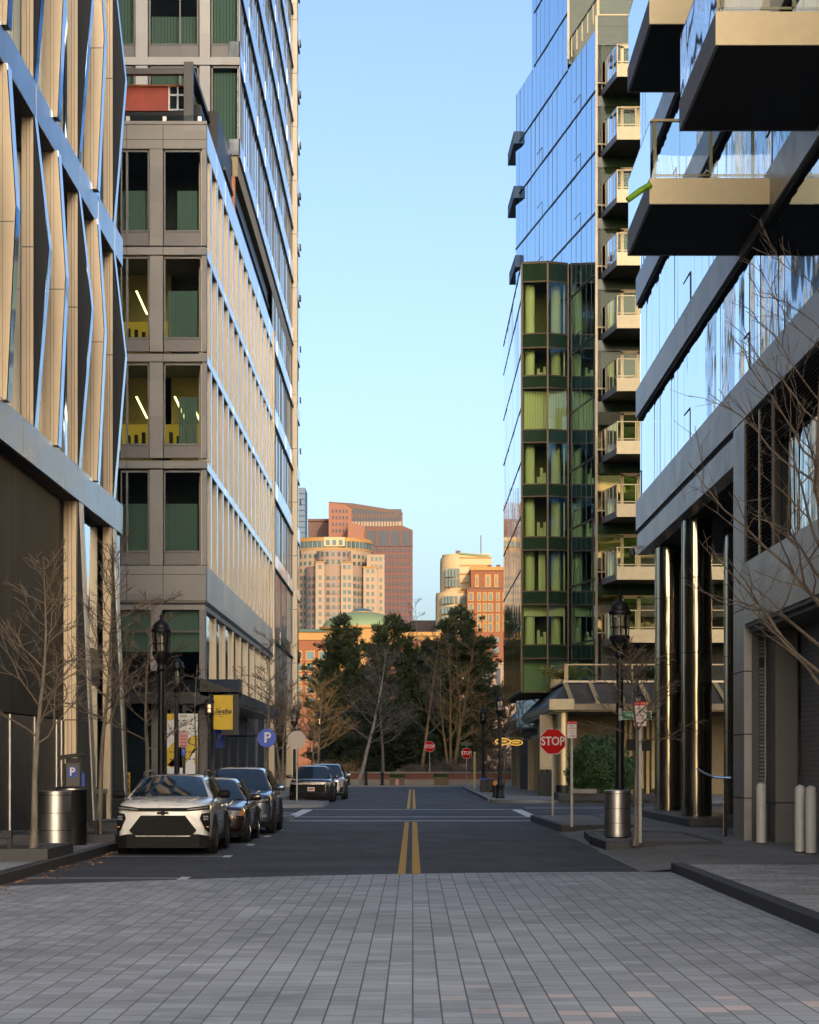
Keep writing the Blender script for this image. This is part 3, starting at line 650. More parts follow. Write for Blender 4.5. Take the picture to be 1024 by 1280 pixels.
# side elevation: ribbon windows and fins
fins = []
spans = [(bands[i + 1][1], bands[i][0]) for i in range(4)]
for (z0, z1) in spans:
    g = MB(); y = YF + .5
    while y < YB:
        t = random.uniform(-.004, .004); g.quad((XF - .34 + t, y, z0), (XF - .34 - t, y + 1.42, z0), (XF - .34 - t, y + 1.42, z1), (XF - .34 + t, y, z1)); y += 1.425
    g.build('side_window', M['glass_sky'], O)
    y = YF + 2.0; 
    while y < YB - 1:
        fins.append(MB().box(XF - .36, XF - .02, y, y + .55, z0, z1)); y += 2.83
batch('fin', fins, M['fin_beige'], O, 100)
ed = MB()
for (z0, z1) in spans:
    y = YF + 2.0
    while y < YB - 1: ed.box(XF - .018, XF - .004, y + .02, y + .55, z0, z1); y += 2.83
eo = ed.build('fin_edges', M['band_blue'], O); eo['kind'] = 'stuff'
MB().box(XF - .4, XF + .06, YB - .8, YB, 0, zf(154)).build('end_pier', M['fin_beige'], O)
# cornice under the solid band and the glazed lower storeys
MB().box(XW, XF - .05, YF + .06, YB, zf(762), zf(751)).build('cornice', M['stone_grey'], O)
MB().box(XW, XF - .02, YF + .03, YB, zf(755.5), zf(753)).build('cornice_groove', M['soffit'], O)
zl0, zl1 = zf(838), zf(762)
for (ua, ub) in ((60, 135), (139, 188), (202.5, 249)):
    xa, xb = xf_(ua), xf_(ub); wo = MB().box(xa, xb, YF + .14, YF + .2, zl0 + 1.5, zl0 + 1.58).build('lower_window', M['charcoal'], O)
    MB().quad((xa, YF + .18, zl0), (xb, YF + .18, zl0), (xb, YF + .18, zl1), (xa, YF + .18, zl1)).build('pane', M['glass_clear'], wo)
    MB().box(xa + .05, xb - .05, YF + .4, YF + .43, zl0 + .75, zl1 - .02).build('blind', M['blind'], wo)
MB().box(xf_(188), xf_(202.5), YF + .05, YF + .4, zl0, zl1).build('lower_pier', M['stone_grey'], O)
MB().box(xf_(249), XF - .05, YF + .05, YF + .5, .1, zl1).build('lower_pier', M['spandrel'], O)
y = YF + .6; lowg = MB(); lm = []
while y < YB - .5:
    t = random.uniform(-.005, .005); lowg.quad((XF - .2 + t, y, 4.4), (XF - .2 - t, y + 1.5, 4.4), (XF - .2 - t, y + 1.5, zl1), (XF - .2 + t, y, zl1))
    if int((y - YF) / 1.5) % 3 == 0: lm.append(MB().box(XF - .2, XF - .06, y, y + .16, 4.4, zl1))
    y += 1.5
lowg.build('side_window', M['glass_sky'], O); batch('mullion', lm, M['fin_beige'], O)
# shop level
MB().box(XW, XF - .35, YF + .5, YF + 1.0, .1, 5).build('shop_front', M['glass_dark'], O)
MB().box(XF - .5, XF - .25, YF + 1.1, YB, .1, 4.5).build('shop_side', M['navy'], O)
sm = [MB().box(XF - .25, XF - .14, yy, yy + .22, .1, 4.4) for yy in (YF + 1.2, YF + 5, YF + 9, YF + 13, YF + 18, YF + 24, YF + 31, YF + 38)]
batch('shop_post', sm, M['spandrel'], O)
for (ua, ub) in ((150, 156), (189, 203), (213, 217), (256, 260)): MB().box(xf_(ua), xf_(ub), YF + .1, YF + .45, .1, 4.6).build('shop_post', M['spandrel'], O)
# awning over the corner entrance
aw = MB(); aw.prism([(-14, YF - 1.6, 4.05), (-14, YF - 1.6, 4.5), (-14, YF + .1, 5.05), (-14, YF + .1, 4.4)], (14 - 6.75, 0, 0)); 
aw.prism([(-6.75, YF - 1.6, 4.05), (-6.75, YF - 1.6, 4.5), (XF - .1, YF - 1.6, 5.05), (XF - .1, YF - 1.6, 4.4)], (0, 27, 0)); aw.build('awning', M['black'], O)
MB().box(XF - .1, -6.80, YF + .2, YF + 25, 3.98, 4.04).build('awning_soffit', M['champagne_dark'], O)
# roof terrace: steel frame, glass rail, planter wall
zt = zf(152)
fr = MB().box(xf_(226), xf_(237.5), YF + 1.2, YF + 1.6, zt, zf(65)); fr.build('terrace_post', M['charcoal'], O)
MB().box(XW, xf_(226), YF + 1.25, YF + 1.55, zf(80), zf(73)).build('terrace_beam', M['charcoal'], O)
MB().box(xf_(228), xf_(237), YF + 1.602, YB - 1, zf(72), zf(65)).build('terrace_beam', M['black'], O)
MB().box(XW, xf_(237) - .1, YF + 3.5, YB - 1, zt - .3, zt + .02).build('terrace_floor', M['soffit'], O)
MB().box(XW, xf_(236), YF + 5, YB - 1, zt + .02, zf(84)).build('terrace_wall', M['black'], O)
MB().box(XW, xf_(202.5), YF + 2.2, YF + 2.35, zf(118), zf(87.5)).build('red_panel', M['red_panel'], O)
MB().box(XW, xf_(226), YF + 2.1, YF + 2.36, zf(87.5), zf(85.3)).build('timber_rail', M['orange_wood'], O)
tw = MB(); 
for u in (203, 214, 225): tw.box(xf_(u), xf_(u) + .06, YF + 2.15, YF + 2.3, zf(118), zf(87.5))
for v in (118, 99): tw.box(xf_(203), xf_(225), YF + 2.16, YF + 2.29, zf(v), zf(v) + .06)
to = tw.build('terrace_window', M['white_plastic'], O)
MB().quad((xf_(203.5), YF + 2.24, zf(118)), (xf_(225), YF + 2.24, zf(118)), (xf_(225), YF + 2.24, zf(88)), (xf_(203.5), YF + 2.24, zf(88))).build('pane', M['glass_dark'], to)
ra = MB().box(XW, XF - .15, YF + .2, YF + .22, zt + .02, zt + .30); ra.build('terrace_rail', M['glass_rail'], O)
cl = [MB().box(xf_(u), xf_(u) + .14, YF + .12, YF + .3, zt + .02, zt + .24) for u in (157, 203, 247)]
batch('rail_clamp', cl, M['steel'], O)
# dark slot between this roof and the tower above
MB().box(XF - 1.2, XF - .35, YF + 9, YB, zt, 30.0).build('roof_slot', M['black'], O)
MB().box(XF - .34, XF - .26, YF + 12, YB, zt + 1.3, zt + 1.42).build('slot_rail', M['charcoal'], O)
MB().box(XF - 1.0, XF - .2, 104.6, 105.0, zt + .6, zt + 2.2).build('timber_box', M['orange_wood'], O)

# ================================================================== glass tower above it
YT = 105.1; ST = F / YT
zt_ = lambda v: (HZ - v) / ST + EYE
xt_ = lambda u: (u - VX) / ST
T = thing('glass_office_tower', 'tall blue ribbon glass tower with a pale front, behind the beige office block', 'building', (XF - 8, YT + 20, 0))
YT2 = 161.5
MB().box(-40, XF - .6, YT + 4.0, YT2 - .1, 29.3, 76).build('wall', M['interior'], T)
MB().box(-40, XF - .4, YB + .05, YT2 - .1, 0, 29.29).build('lower_wall', M['interior'], T)
tb = [(30.3, 31.05)] + [(34.62 + 3.66 * k, 35.62 + 3.66 * k) for k in range(12)]
lows = [(13.35, 14.1), (17.45, 18.4), (21.8, 22.7), (26.1, 27.0), (9.0, 9.75), (5.0, 5.7)]
mull_all = []
def ribbon(ya, yb, z0, z1, nm):
    g = MB(); y = ya
    while y < yb - .1:
        y2 = min(y + 1.52, yb); t = random.uniform(-.006, .006); t2 = random.uniform(-.003, .003)
        g.quad((XF - .12 + t, y, z0), (XF - .12 - t, y2, z0), (XF - .12 - t + t2, y2, z1), (XF - .12 + t + t2, y, z1)); y = y2
    o = g.build(nm, M['glass_tower'], T)
    y = ya + .4; k_ = 0
    while y < yb:
        mull_all.append(MB().box(XF - .13, XF - .092, y, y + .06, z0, z1))
        if k_ % 4 == 1: mull_all.append(MB().box(XF - .13, XF - .10, y + .7, y + .76, z0, z1))
        y += 1.52; k_ += 1
def blue_band(ya, yb, z0, z1):
    s = MB(); y = ya
    while y < yb - .1:
        y2 = min(y + 3.04, yb); t = random.uniform(-.005, .005)
        s.prism([(XF - .5, y, z0), (XF + t, y, z0), (XF + t, y, z1), (XF - .5, y, z1)], (0, y2 - y - .012, 0)); y = y2
    s.build('floor_band', M['band_blue'], T)
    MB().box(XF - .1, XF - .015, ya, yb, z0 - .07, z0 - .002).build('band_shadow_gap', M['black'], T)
for i, (z0, z1) in enumerate(tb):
    blue_band(YT + .02, YT2, z0, z1)
    if i + 1 < len(tb): ribbon(YT + .1, YT2, z1, tb[i + 1][0], 'ribbon_window')
blue_band(YT + .02, YT2, tb[-1][1] + 3, 80)
lows = sorted(lows)
for i, (z0, z1) in enumerate(lows):
    blue_band(YB + .05, YT2, z0, z1)
    zt2 = lows[i + 1][0] if i + 1 < len(lows) else 30.3
    ribbon(YB + .05, YT2, z1, zt2, 'ribbon_window')
MB().box(XF - .4, XF - .15, YB + .05, YT2, .1, 5).build('ground_glazing', M['glass_dark'], T)
batch('mullion', mull_all, M['glass_blue_dark'], T)
# gold-lit pilaster and small projecting ledges at the far corner
pil = MB().box(XF - .2, XF + .22, 152.9, 153.5, 0, 80); pil.build('pilaster', M['fin_beige'], T)
gp = MB()
for k_ in range(20): gp.box(XF - .2, XF + .226, 152.89, 152.9, 4.9 + 3.66 * k_, 4.96 + 3.66 * k_)
gp.build('pilaster_joint', M['champagne_dark'], T)
batch('ledge', [MB().box(XF, XF + .08, 160.6, 161.4, 5.7 + 3.66 * k_, 6.05 + 3.66 * k_) for k_ in range(20)], M['charcoal'], T)
# front of the tower
fb = [(zt_(81), zt_(71)), (zt_(-14), zt_(-24)), (zt_(-112), zt_(-122)), (zt_(-210), zt_(-220)), (zt_(-310), zt_(-320)), (zt_(-420), zt_(-500))]
for (z0, z1) in fb: MB().box(-40, XF, YT, YT + .5, z0, z1).build('front_band', M['stone_white'], T, bevel=.02)
prev = zt_(196)
rows = [(zt_(196), zt_(179), zt_(82))] + [(fb[i][1], fb[i][1] + .65, fb[i + 1][0]) for i in range(5)]
for (za, zm, zb) in rows:
    for (ua, ub) in ((300.4, 298.5), (249.5, 262.5), (169.5, 184.5), (120, 132)):
        MB().box(min(xt_(ua), XF), min(xt_(ub), XF - .002), YT + .02, YT + .4, za, zb).build('front_pier', M['stone_white'], T)
    for (ua, ub) in ((136, 168.5), (186, 248), (264, 299)):
        wo = MB().box(xt_(ua), xt_(ub), YT + .14, YT + .3, za, zm - .05).build('window', M['spandrel'], T)
        ff = MB().box(xt_(ua), xt_(ub), YT + .1, YT + .2, zm - .05, zm); ff.box(xt_(ua), xt_(ub), YT + .1, YT + .2, zb - .08, zb)
        ff.box(xt_(ua), xt_(ua) + .07, YT + .1, YT + .2, zm, zb); ff.box(xt_(ub) - .07, xt_(ub), YT + .1, YT + .2, zm, zb)
        if ub == 248: ff.box(xt_(224), xt_(225.5), YT + .09, YT + .2, za, zb)
        ff.build('frame', M['spandrel'], wo)
        MB().quad((xt_(ua), YT + .16, zm), (xt_(ub), YT + .16, zm), (xt_(ub), YT + .16, zb), (xt_(ua), YT + .16, zb)).build('pane', M['glass_clear'], wo)
        bl = MB(); x = xt_(ua) + .08; top = zm + (zb - zm) * random.choice((.55, .95, .95))
        while x < xt_(ub) - .1: bl.box(x, x + .13, YT + .5 + random.uniform(0, .03), YT + .55, zm, top); x += .15
        bl.build('blind', M['blind'], wo)
MB().box(-40, XF - .1, YT + .05, YT2, 29.3, zt_(196)).build('soffit', M['tan'], T)
# ================================================================== right near building: granite bands, mirror glass, balconies
XR = 7.0; YC = 70.3
G = thing('granite_band_building', 'apartment block with grey granite bands, wavy mirror glass and deep balconies, on the right pavement', 'building', (XR + 8, 45, 0))
MB().box(XR + .9, 30, 10, YC - .3, 9.0, 27.4).build('wall', M['interior'], G)
MB().box(XR + 1.3, 30, 10, 47.4, .1, 9.0).build('lower_wall', M['charcoal'], G)
gb = [(9.04, 9.95), (12.58, 13.44), (16.12, 16.95), (19.66, 20.5), (23.2, 24.1), (26.8, 27.9)]
for i, (z0, z1) in enumerate(gb):
    b = MB(); y = 8.0
    while y < YC:
        y2 = min(y + 1.6, YC); b.prism([(XR + .6, y, z0), (XR, y, z0), (XR, y, z1), (XR + .6, y, z1)], (0, y2 - y - .008, 0)); y = y2
    b.box(XR + .6, 26, YC - .4, YC, z0, z1)
    b.build('granite_band', M['granite'], G)
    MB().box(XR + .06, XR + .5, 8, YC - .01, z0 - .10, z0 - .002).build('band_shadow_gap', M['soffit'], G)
    if i + 1 < len(gb):
        g = MB(); vts = []; y = 8.0; n_ = 0; z3 = gb[i + 1][0] - .14
        while y < YC - .05:
            wd = random.choice((.75, .75, 1.3, 1.5)); y2 = min(y + wd, YC - .03); t = random.uniform(-.007, .007); s = random.uniform(-.004, .004)
            g.quad((XR + .14 + t, y, z1), (XR + .14 - t, y2, z1), (XR + .14 - t + s, y2, z3), (XR + .14 + t + s, y, z3))
            if n_ % 11 == 5: vts.append(MB().prism([(XR + .122, y, z1 + .1), (XR + .122, y2, z1 + .1), (XR + .122, y2, z1 + .12), (XR + .122, y + .02, z1 + .12), (XR + .122, y + .02, z1 + .93), (XR + .122, y2, z1 + .93), (XR + .122, y2, z1 + .95), (XR + .122, y, z1 + .95)], (.03, 0, 0)))
            y = y2; n_ += 1
        g.quad((XR + .14, YC - .03, z1), (22, YC - .03, z1), (22, YC - .03, z3), (XR + .14, YC - .03, z3))
        o = g.build('ribbon_window', M['glass_sky'], G); batch('vent_frame', vts, M['charcoal'], o)
# panelled fascia, pier and soffit of the open corner
fp = MB(); y = 48.95
while y < YC - .1:
    fp.box(XR + .04, XR + .4, y, y + .72, 8.27, 8.90); y += .735
fp.box(XR + .4, 22, YC - .8, YC - .35, 8.27, 8.9); fp.build('panel_fascia', M['granite'], G)
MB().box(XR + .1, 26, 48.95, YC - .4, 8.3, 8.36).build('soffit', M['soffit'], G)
MB().box(XR, XR + .16, 47.3, 48.9, .1, 9.0).build('granite_pier', M['granite'], G)
MB().box(XR + .161, 26, 47.42, 48.88, .1, 9.0).build('cross_wall', M['granite'], G)
pj = MB()
for z in (1.0, 2.35, 3.68, 5.0): pj.box(XR - .004, XR + .165, 47.29, 48.9, z, z + .025)
pj.build('stone_joint', M['soffit'], G)
# wall panels between alcove lintel and window sill
wp = MB(); y = 8.0
while y < 47.2:
    y2 = min(y + 1.33, 47.29); wp.box(XR, XR + .35, y, y2 - .01, 4.68, 5.97); y = y2
wp.build('granite_panel', M['granite'], G)
MB().box(XR + .03, XR + .3, 8, 47.3, 4.60, 4.676).build('alcove_lintel', M['charcoal'], G)
MB().box(XR + .12, XR + 1.3, 8, 47.3, 4.5, 4.596).build('alcove_soffit', M['charcoal'], G)
# louvred bay and striped window above
lv = MB()
for k_ in range(38):
    z = 6.02 + k_ * .077; lv.prism([(XR + .02, 43.75, z), (XR + .11, 43.75, z + .045), (XR + .125, 43.75, z + .03), (XR + .035, 43.75, z - .012)], (0, 3.45, 0))
lv.build('louvre', M['charcoal'], G)
MB().box(XR + .2, XR + .25, 43.7, 47.3, 5.97, 9.0).build('louvre_backing', M['soffit'], G)
MB().box(XR, XR + .04, 43.55, 43.72, 5.97, 8.9).build('bronze_jamb', M['bronze'], G)
MB().box(XR + .045, XR + .2, 43.6, 43.7, 5.97, 8.9).build('louvre_end', M['soffit'], G)
MB().box(XR, XR + .05, 47.2, 47.3, 5.97, 8.9).build('bronze_jamb', M['bronze'], G)
MB().box(XR, XR + .06, 45.3, 45.36, 5.97, 8.9).build('louvre_post', M['champagne_dark'], G)
lv = MB()
for k_ in range(12):
    z = 8.0 + k_ * .077; lv.prism([(XR + .02, 20, z), (XR + .11, 20, z + .045), (XR + .125, 20, z + .03), (XR + .035, 20, z - .012)], (0, 23.5, 0))
lv.build('louvre', M['charcoal'], G)
g = MB(); y = 18.0
while y < 43.5:
    y2 = min(y + .98, 43.55); t = random.uniform(-.008, .008); g.quad((XR + .16 + t, y, 5.97), (XR + .16 - t, y2, 5.97), (XR + .16 - t, y2, 8.0), (XR + .16 + t, y, 8.0)); y = y2
g.build('striped_window', M['glass_wavy'], G)
# service alcove
MB().box(XR + .16, XR + .30, 47.2, 47.4, .1, 4.6).build('alcove_reveal', M['charcoal'], G)
la = MB()
for z0, n_ in ((.95, 37), (4.0, 6)):
    for k_ in range(n_):
        z = z0 + k_ * .077; la.prism([(7.27, 47.2, z), (7.27, 47.29, z + .05), (7.27, 47.3, z + .035), (7.27, 47.21, z - .012)], (.32, 0, 0))
la.box(7.41, 7.44, 47.18, 47.2, .9, 4.5)
lo = la.build('louvre', M['fascia_side'], G)
MB().box(7.24, 7.62, 47.3, 47.4, .1, 4.6).build('louvre_backing', M['soffit'], G)
MB().box(7.24, 7.45, 47.0, 47.3, .1, .9).build('alcove_base', M['charcoal'], G)
MB().box(7.46, 7.93, 46.1, 47.3, .1, 4.5).build('metal_column', M['spandrel'], G, bevel=.015)
MB().box(7.455, 7.935, 46.095, 46.1, .92, .95).build('column_joint', M['soffit'], G)
MB().tube([(7.10, 45.9, .93), (7.45, 45.9, .93)], .025, 8).build('bumper_rail', M['band_blue'], G)
dr = MB()
for k_ in range(44): dr.box(7.99, 8.02 + .02 * (k_ % 2), 41.5, 46.09, .1 + k_ * .1, .19 + k_ * .1)
dr.build('shutter_door', M['fascia_side'], G)
MB().box(7.94, 8.0, 41.2, 41.5, .1, 4.6).build('door_frame', M['soffit'], G)
MB().box(7.96, 8.3, 30, 41.2, .1, 4.6).build('alcove_back', M['soffit'], G)
MB().box(XR, XR + .4, 20, 37.2, .1, 4.6).build('granite_pier', M['granite'], G)
# mirror-clad columns on a dark plinth
MB().slab([(7.05, 57.1), (12, 56.6), (12, 71), (7.3, 71), (6.95, 69)], .12, .33).build('column_plinth', M['granite_dark'], G, bevel=.02)
for (x, y, r) in ((7.62, 60.1, .405), (7.73, 67.6, .42), (9.1, 62.5, .42)):
    c = MB().cyl(x, y, .33, 8.3, r, 48); o = c.build('column', M['mirror_col'], G, smooth=True)
    j = MB()
    for z in (2.6, 4.7, 6.7): j.lathe([(r + .002, z), (r + .002, z + .02)], 48, (x, y, 0), cap=False)
    j.build('column_joint', M['soffit'], o)
MB().box(11.5, 11.7, 49, 70, .1, 8.3).build('lobby_glass', M['glass_dark'], G)
lm = [MB().box(11.4, 11.5, yy, yy + .12, .1, 8.3) for yy in (50, 53, 56, 59, 62, 65, 68)]
batch('lobby_mullion', lm, M['champagne_dark'], G)
MB().box(9.8, 11.4, 50, 69, 4.0, 4.5).build('lobby_canopy', M['charcoal'], G)
# balconies
def balcony(y0, y1, z0, x0=4.64, post_side=True):
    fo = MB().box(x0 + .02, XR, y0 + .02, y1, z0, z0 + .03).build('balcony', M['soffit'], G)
    MB().box(x0, XR - .002, y0, y0 + .05, z0 - .01, z0 + .50).build('front_fascia', M['fascia'], fo)
    MB().box(x0, x0 + .05, y0 + .052, y1, z0 - .01, z0 + .50).build('side_fascia', M['fascia_side'], fo)
    MB().box(x0 + .05, XR, y1 - .05, y1, z0 - .01, z0 + .5).build('rear_fascia', M['fascia_side'], fo)
    MB().box(x0 + .06, XR, y0 + .06, y1 - .06, z0 + .36, z0 + .44).build('deck', M['charcoal'], fo)
    z1 = z0 + .5; z2 = z0 + 1.62
    rl = MB()
    for x in (x0 + .08, x0 + 1.18, x0 + 2.0): rl.box(x, x + .065, y0 + .05, y0 + .10, z1, z2)
    rl.box(x0 + .05, XR, y0 + .03, y0 + .11, z2, z2 + .05); rl.box(x0 + .05, XR, y0 + .05, y0 + .09, z1 + .05, z1 + .09)
    rl.box(x0 + .02, x0 + .06, y0 + .05, y1, z2, z2 + .03)
    rl.build('rail_frame', M['rail'], fo)
    gl = MB().quad((x0 + .05, y0 + .03, z1), (XR, y0 + .03, z1), (XR, y0 + .03, z2), (x0 + .05, y0 + .03, z2))
    gl.quad((x0 + .02, y0 + .05, z1 - .35), (x0 + .02, y1, z1 - .35), (x0 + .02, y1, z2), (x0 + .02, y0 + .05, z2)); gl.build('rail_glass', M['glass_rail'], fo)
    return fo
balcony(43.9, 48.4, 12.72)
balcony(43.9, 48.4, 16.25)
balcony(34.3, 39.0, 12.76)
balcony(34.3, 39.0, 16.3)
# things left out on the balcony
t = thing('sun_lounger', 'white moulded lounge chair on the lowest balcony of the granite block', 'lounge chair', (6.3, 45.6, 13.16))
s = MB(); pts = [(-.62, .30), (-.35, .62), (-.10, .46), (.18, .26), (.5, .30), (.75, .16)]
s.prism([(5.98 + .32 + a, 45.35, 13.16 + b) for a, b in pts] + [(5.98 + .32 + a, 45.35, 13.16 + b - .05) for a, b in reversed(pts)], (0, .6, 0)); s.build('seat_shell', M['white_plastic'], t)
for a in (-.35, .45):
    for dy in (0.02, .55): MB().tube([(6.3 + a, 45.36 + dy, 13.16), (6.3 + a * .9, 45.36 + dy, 13.46)], .025, 8).build('leg', M['white_plastic'], t)
nd = MB().tube([(4.66, 43.86, 13.08), (4.45, 43.83, 12.95), (4.20, 43.80, 12.76)], [.06, .065, .06], 12)
tag(nd.build('foam_roll', M['lime'], smooth=True), 'lime green foam roll poking out of the balcony corner', 'foam roll')
# camera on the corner of the band
t = thing('security_camera', 'small dome security camera under the corner of the granite band', 'camera', (XR - .12, 69.6, 8.3))
MB().box(XR - .2, XR + .05, 69.55, 69.65, 8.42, 8.5).build('bracket', M['fascia_side'], t)
MB().lathe([(.02, 8.42), (.09, 8.38), (.11, 8.28), (.09, 8.18), (.02, 8.13)], 14, (XR - .18, 69.6, 0)).build('dome', M['charcoal'], t, smooth=True)

# ================================================================== right tower of blue glass
C0 = Vector((9.7, 118.0)); dS = Vector((-.141, 1.0))
Wt = lambda t_, off=0: (C0.x - .141 * t_ + off, C0.y + t_)
Tt = lambda u: (C0.x - (u - VX) / F * C0.y) / ((u - VX) / F + .141)
def zu(u, v): return (HZ - v) * (C0.y + Tt(u)) / F + EYE
Q = thing('blue_glass_tower', 'blue mirror glass apartment tower with a stack of beige corner balconies, beyond the granite block', 'building', (16, 128, 0))
TE = Tt(645); ztop = zu(746.5, 19); t1 = Tt(709.6); zhi = zu(709, -60)
zb_ = [7.94 + 3.22 * k_ for k_ in range(10)]
floors = [3.9] + [z + .35 for z in zb_] + [zb_[-1] + 3.57 + 3.22 * k_ for k_ in range(5)]
# body behind the skin
c = [Wt(.15, .25), Wt(TE - .1, .25), (34, 148), (34, 118.3)]
MB().slab(c, 0, ztop - .3).build('wall', M['interior'], Q)
c = [Wt(t1 + .15, .25), Wt(TE - 4.5, .25), (34, 148), (34, C0.y + t1 + .2)]
MB().slab(c, ztop - .29, zhi).build('upper_wall', M['glass_green_dark'], Q)
qm = []
for i in range(len(floors) - 1):
    z0, z1 = floors[i], floors[i + 1]
    g = MB(); mlist = []; t_ = 0.0; top = z1
    while t_ < TE - .02:
        t2 = min(t_ + 1.28, TE); 
        if z0 > ztop - 1 and t_ < t1: t_ = t2 if t2 < t1 else t1; continue
        if z1 > zu(649, 70) and t_ > Tt(668): break
        zz = min(z1, ztop) if t_ < t1 else z1
        a = Wt(t_, random.uniform(-.006, .006)); b = Wt(t2, random.uniform(-.006, .006)); e = random.uniform(-.006, .006)
        g.quad((a[0], a[1], z0), (b[0], b[1], z0), (b[0] + e, b[1], zz), (a[0] + e, a[1], zz))
        mlist.append(MB().prism([(a[0] - .007, a[1] - .01, z0), (a[0] - .007, a[1] + .01, z0), (a[0] + .02, a[1] + .01, z0), (a[0] + .02, a[1] - .01, z0)], (0, 0, zz - z0)))
        t_ = t2
    o = g.build('curtain_wall', M['glass_blue'], Q); qm += [x for x in mlist]
    t_s = 0 if z0 < ztop - 1 else t1; t_e = TE if z1 < zu(649, 70) else Tt(668)
    a, b = Wt(t_s), Wt(t_e)
    MB().prism([(a[0] - .035, a[1], z0 - .05), (b[0] - .035, b[1], z0 - .05), (b[0] + .1, b[1], z0 - .05), (a[0] + .1, a[1], z0 - .05)], (0, 0, .10)).build('floor_line', M['charcoal'], Q)
    vent = MB()
    for tv in (4.0, 14.5):
        if z0 < ztop - 3:
            a, b = Wt(tv, -.015), Wt(tv + 1.6, -.015)
            vent.prism([(a[0], a[1], z0 + .9), (b[0], b[1], z0 + .9), (b[0] + .02, b[1], z0 + .9), (a[0] + .02, a[1], z0 + .9)], (0, 0, .03))
            vent.prism([(a[0], a[1], z0 + .1), (a[0], a[1] + .05, z0 + .1), (a[0] + .02, a[1] + .05, z0 + .1), (a[0] + .02, a[1], z0 + .1)], (0, 0, .82))
    if vent.v: vent.build('vent_frame', M['glass_blue_dark'], Q)
batch('mullion', qm, M['glass_blue_dark'], Q)
# stepped ledges at the far edge of the tower
for (v0, v1, ex) in ((165, 197, .34), (232, 270, .34), (317, 333, .25), (378, 394, .25)):
    z1 = zu(641, v0 + 12); z0 = z1 - .75; a = Wt(TE)
    MB().slab([(a[0] - ex + .15, a[1] - 1.2), (a[0] + .3, a[1] - 1.3), (a[0] + .3, a[1] + 4), (a[0] - ex, a[1] + 4)], z0, z1).build('side_balcony', M['ledge_blue'], Q)
# front with balconies
fY = 118.0
MB().box(9.78, 26, fY + .6, fY + .7, 2, ztop - .4).build('room_wall', M['interior'], Q)
for k_, zb in enumerate(zb_ + [zb_[-1] + 3.22]):
    z0 = zb + .66; z1 = zb + 3.22 - .02
    if k_ == 10: z1 = ztop
    pn = MB().box(9.72, 26, fY, fY + .1, z1 - .55, z1); po = pn.build('spandrel', M['glass_green_dark'], Q)
    if k_ == 10: 
        MB().box(9.72, 26, fY - .01, fY + .1, z0 - .7, z1 - .56).build('parapet_glass', M['glass_green_dark'], Q); break
    wo = MB().box(9.72, 26, fY + .02, fY + .08, z0 - .02, z0 + .06).build('balcony_window', M['rail'], Q)
    MB().quad((9.74, fY + .05, z0), (26, fY + .05, z0), (26, fY + .05, z1 - .55), (9.74, fY + .05, z1 - .55)).build('pane', M['glass_green'] if k_ > 3 else M['glass_gold_glow'], wo)
    cu = MB(); x = 9.95
    if k_ % 3 != 1:
        while x < 10.8: cu.box(x, x + .10, fY + .3 + random.uniform(0, .05), fY + .36, z0 if k_ % 2 else z0 + 1.0, z1 - .6); x += .11
    else:
        while x < 10.5: cu.box(x, x + .10, fY + .3 + random.uniform(0, .05), fY + .36, z0, z1 - .6); x += .11
    for xx in (13.2, 13.6, 14.0): cu.box(xx, xx + .3, fY + .32, fY + .36, z0, z1 - .6)
    cu.build('curtain', M['curtain'], wo)
    dx = 10.95; dd = MB()
    dd.box(dx, dx + .16, fY - .05, fY + .02, z0, z1 - .6); dd.box(dx + .86, dx + 1.05, fY - .05, fY + .02, z0, z1 - .6); dd.box(dx, dx + 1.05, fY - .05, fY + .02, z1 - .72, z1 - .55)
    do = dd.build('balcony_door', M['rail'], Q)
    MB().quad((dx + .16, fY - .02, z0), (dx + .86, fY - .02, z0), (dx + .86, fY - .02, z1 - .72), (dx + .16, fY - .02, z1 - .72)).build('door_pane', M['glass_green'], do)
    # balcony
    x0, y0 = 10.45, 114.7; xb = 9.97
    bo = MB().slab([(x0 + .03, y0 + .03), (20, y0 + .03), (20, fY - .06), (xb + .03, fY - .06)], zb, zb + .04).build('balcony', M['soffit'], Q)
    MB().box(x0, 20, y0, y0 + .06, zb - .01, zb + .66).build('front_fascia', M['cream_wall'], bo)
    MB().prism([(x0, y0 + .07, zb - .01), (xb, fY - .06, zb - .01), (xb + .05, fY - .06, zb - .01), (x0 + .05, y0 + .07, zb - .01)], (0, 0, .67)).build('side_fascia', M['fascia_side'], bo)
    MB().slab([(x0 + .06, y0 + .07), (20, y0 + .07), (20, fY - .07), (xb + .06, fY - .07)], zb + .5, zb + .6).build('deck', M['charcoal'], bo)
    rl = MB(); zr = zb + 1.62
    for x in (x0, x0 + .95, x0 + 2.1, x0 + 3.3): rl.box(x, x + .055, y0, y0 + .06, zb + .66, zr)
    rl.box(x0, 20, y0 - .005, y0 + .065, zr, zr + .045); rl.box(x0, 20, y0, y0 + .05, zb + .74, zb + .79)
    for q in range(1, 5):
        f_ = q / 4.0; xx = x0 + (xb - x0) * f_; yy = y0 + (fY - .06 - y0) * f_; rl.box(xx - .02, xx + .05, yy - .05, yy + .05, zb + .3, zr)
    rl.prism([(x0, y0, zr), (xb, fY - .06, zr), (xb + .06, fY - .06, zr), (x0 + .06, y0, zr)], (0, 0, .05))
    rl.build('rail_frame', M['rail'], bo)
    gl = MB().quad((x0 + .02, y0 + .03, zb + .66), (20, y0 + .03, zb + .66), (20, y0 + .03, zr), (x0 + .02, y0 + .03, zr))
    gl.quad((x0 - .01, y0 + .05, zb + .3), (xb - .01, fY - .06, zb + .3), (xb - .01, fY - .06, zr), (x0 - .01, y0 + .05, zr)); gl.build('rail_glass', M['glass_rail_soft'], bo)
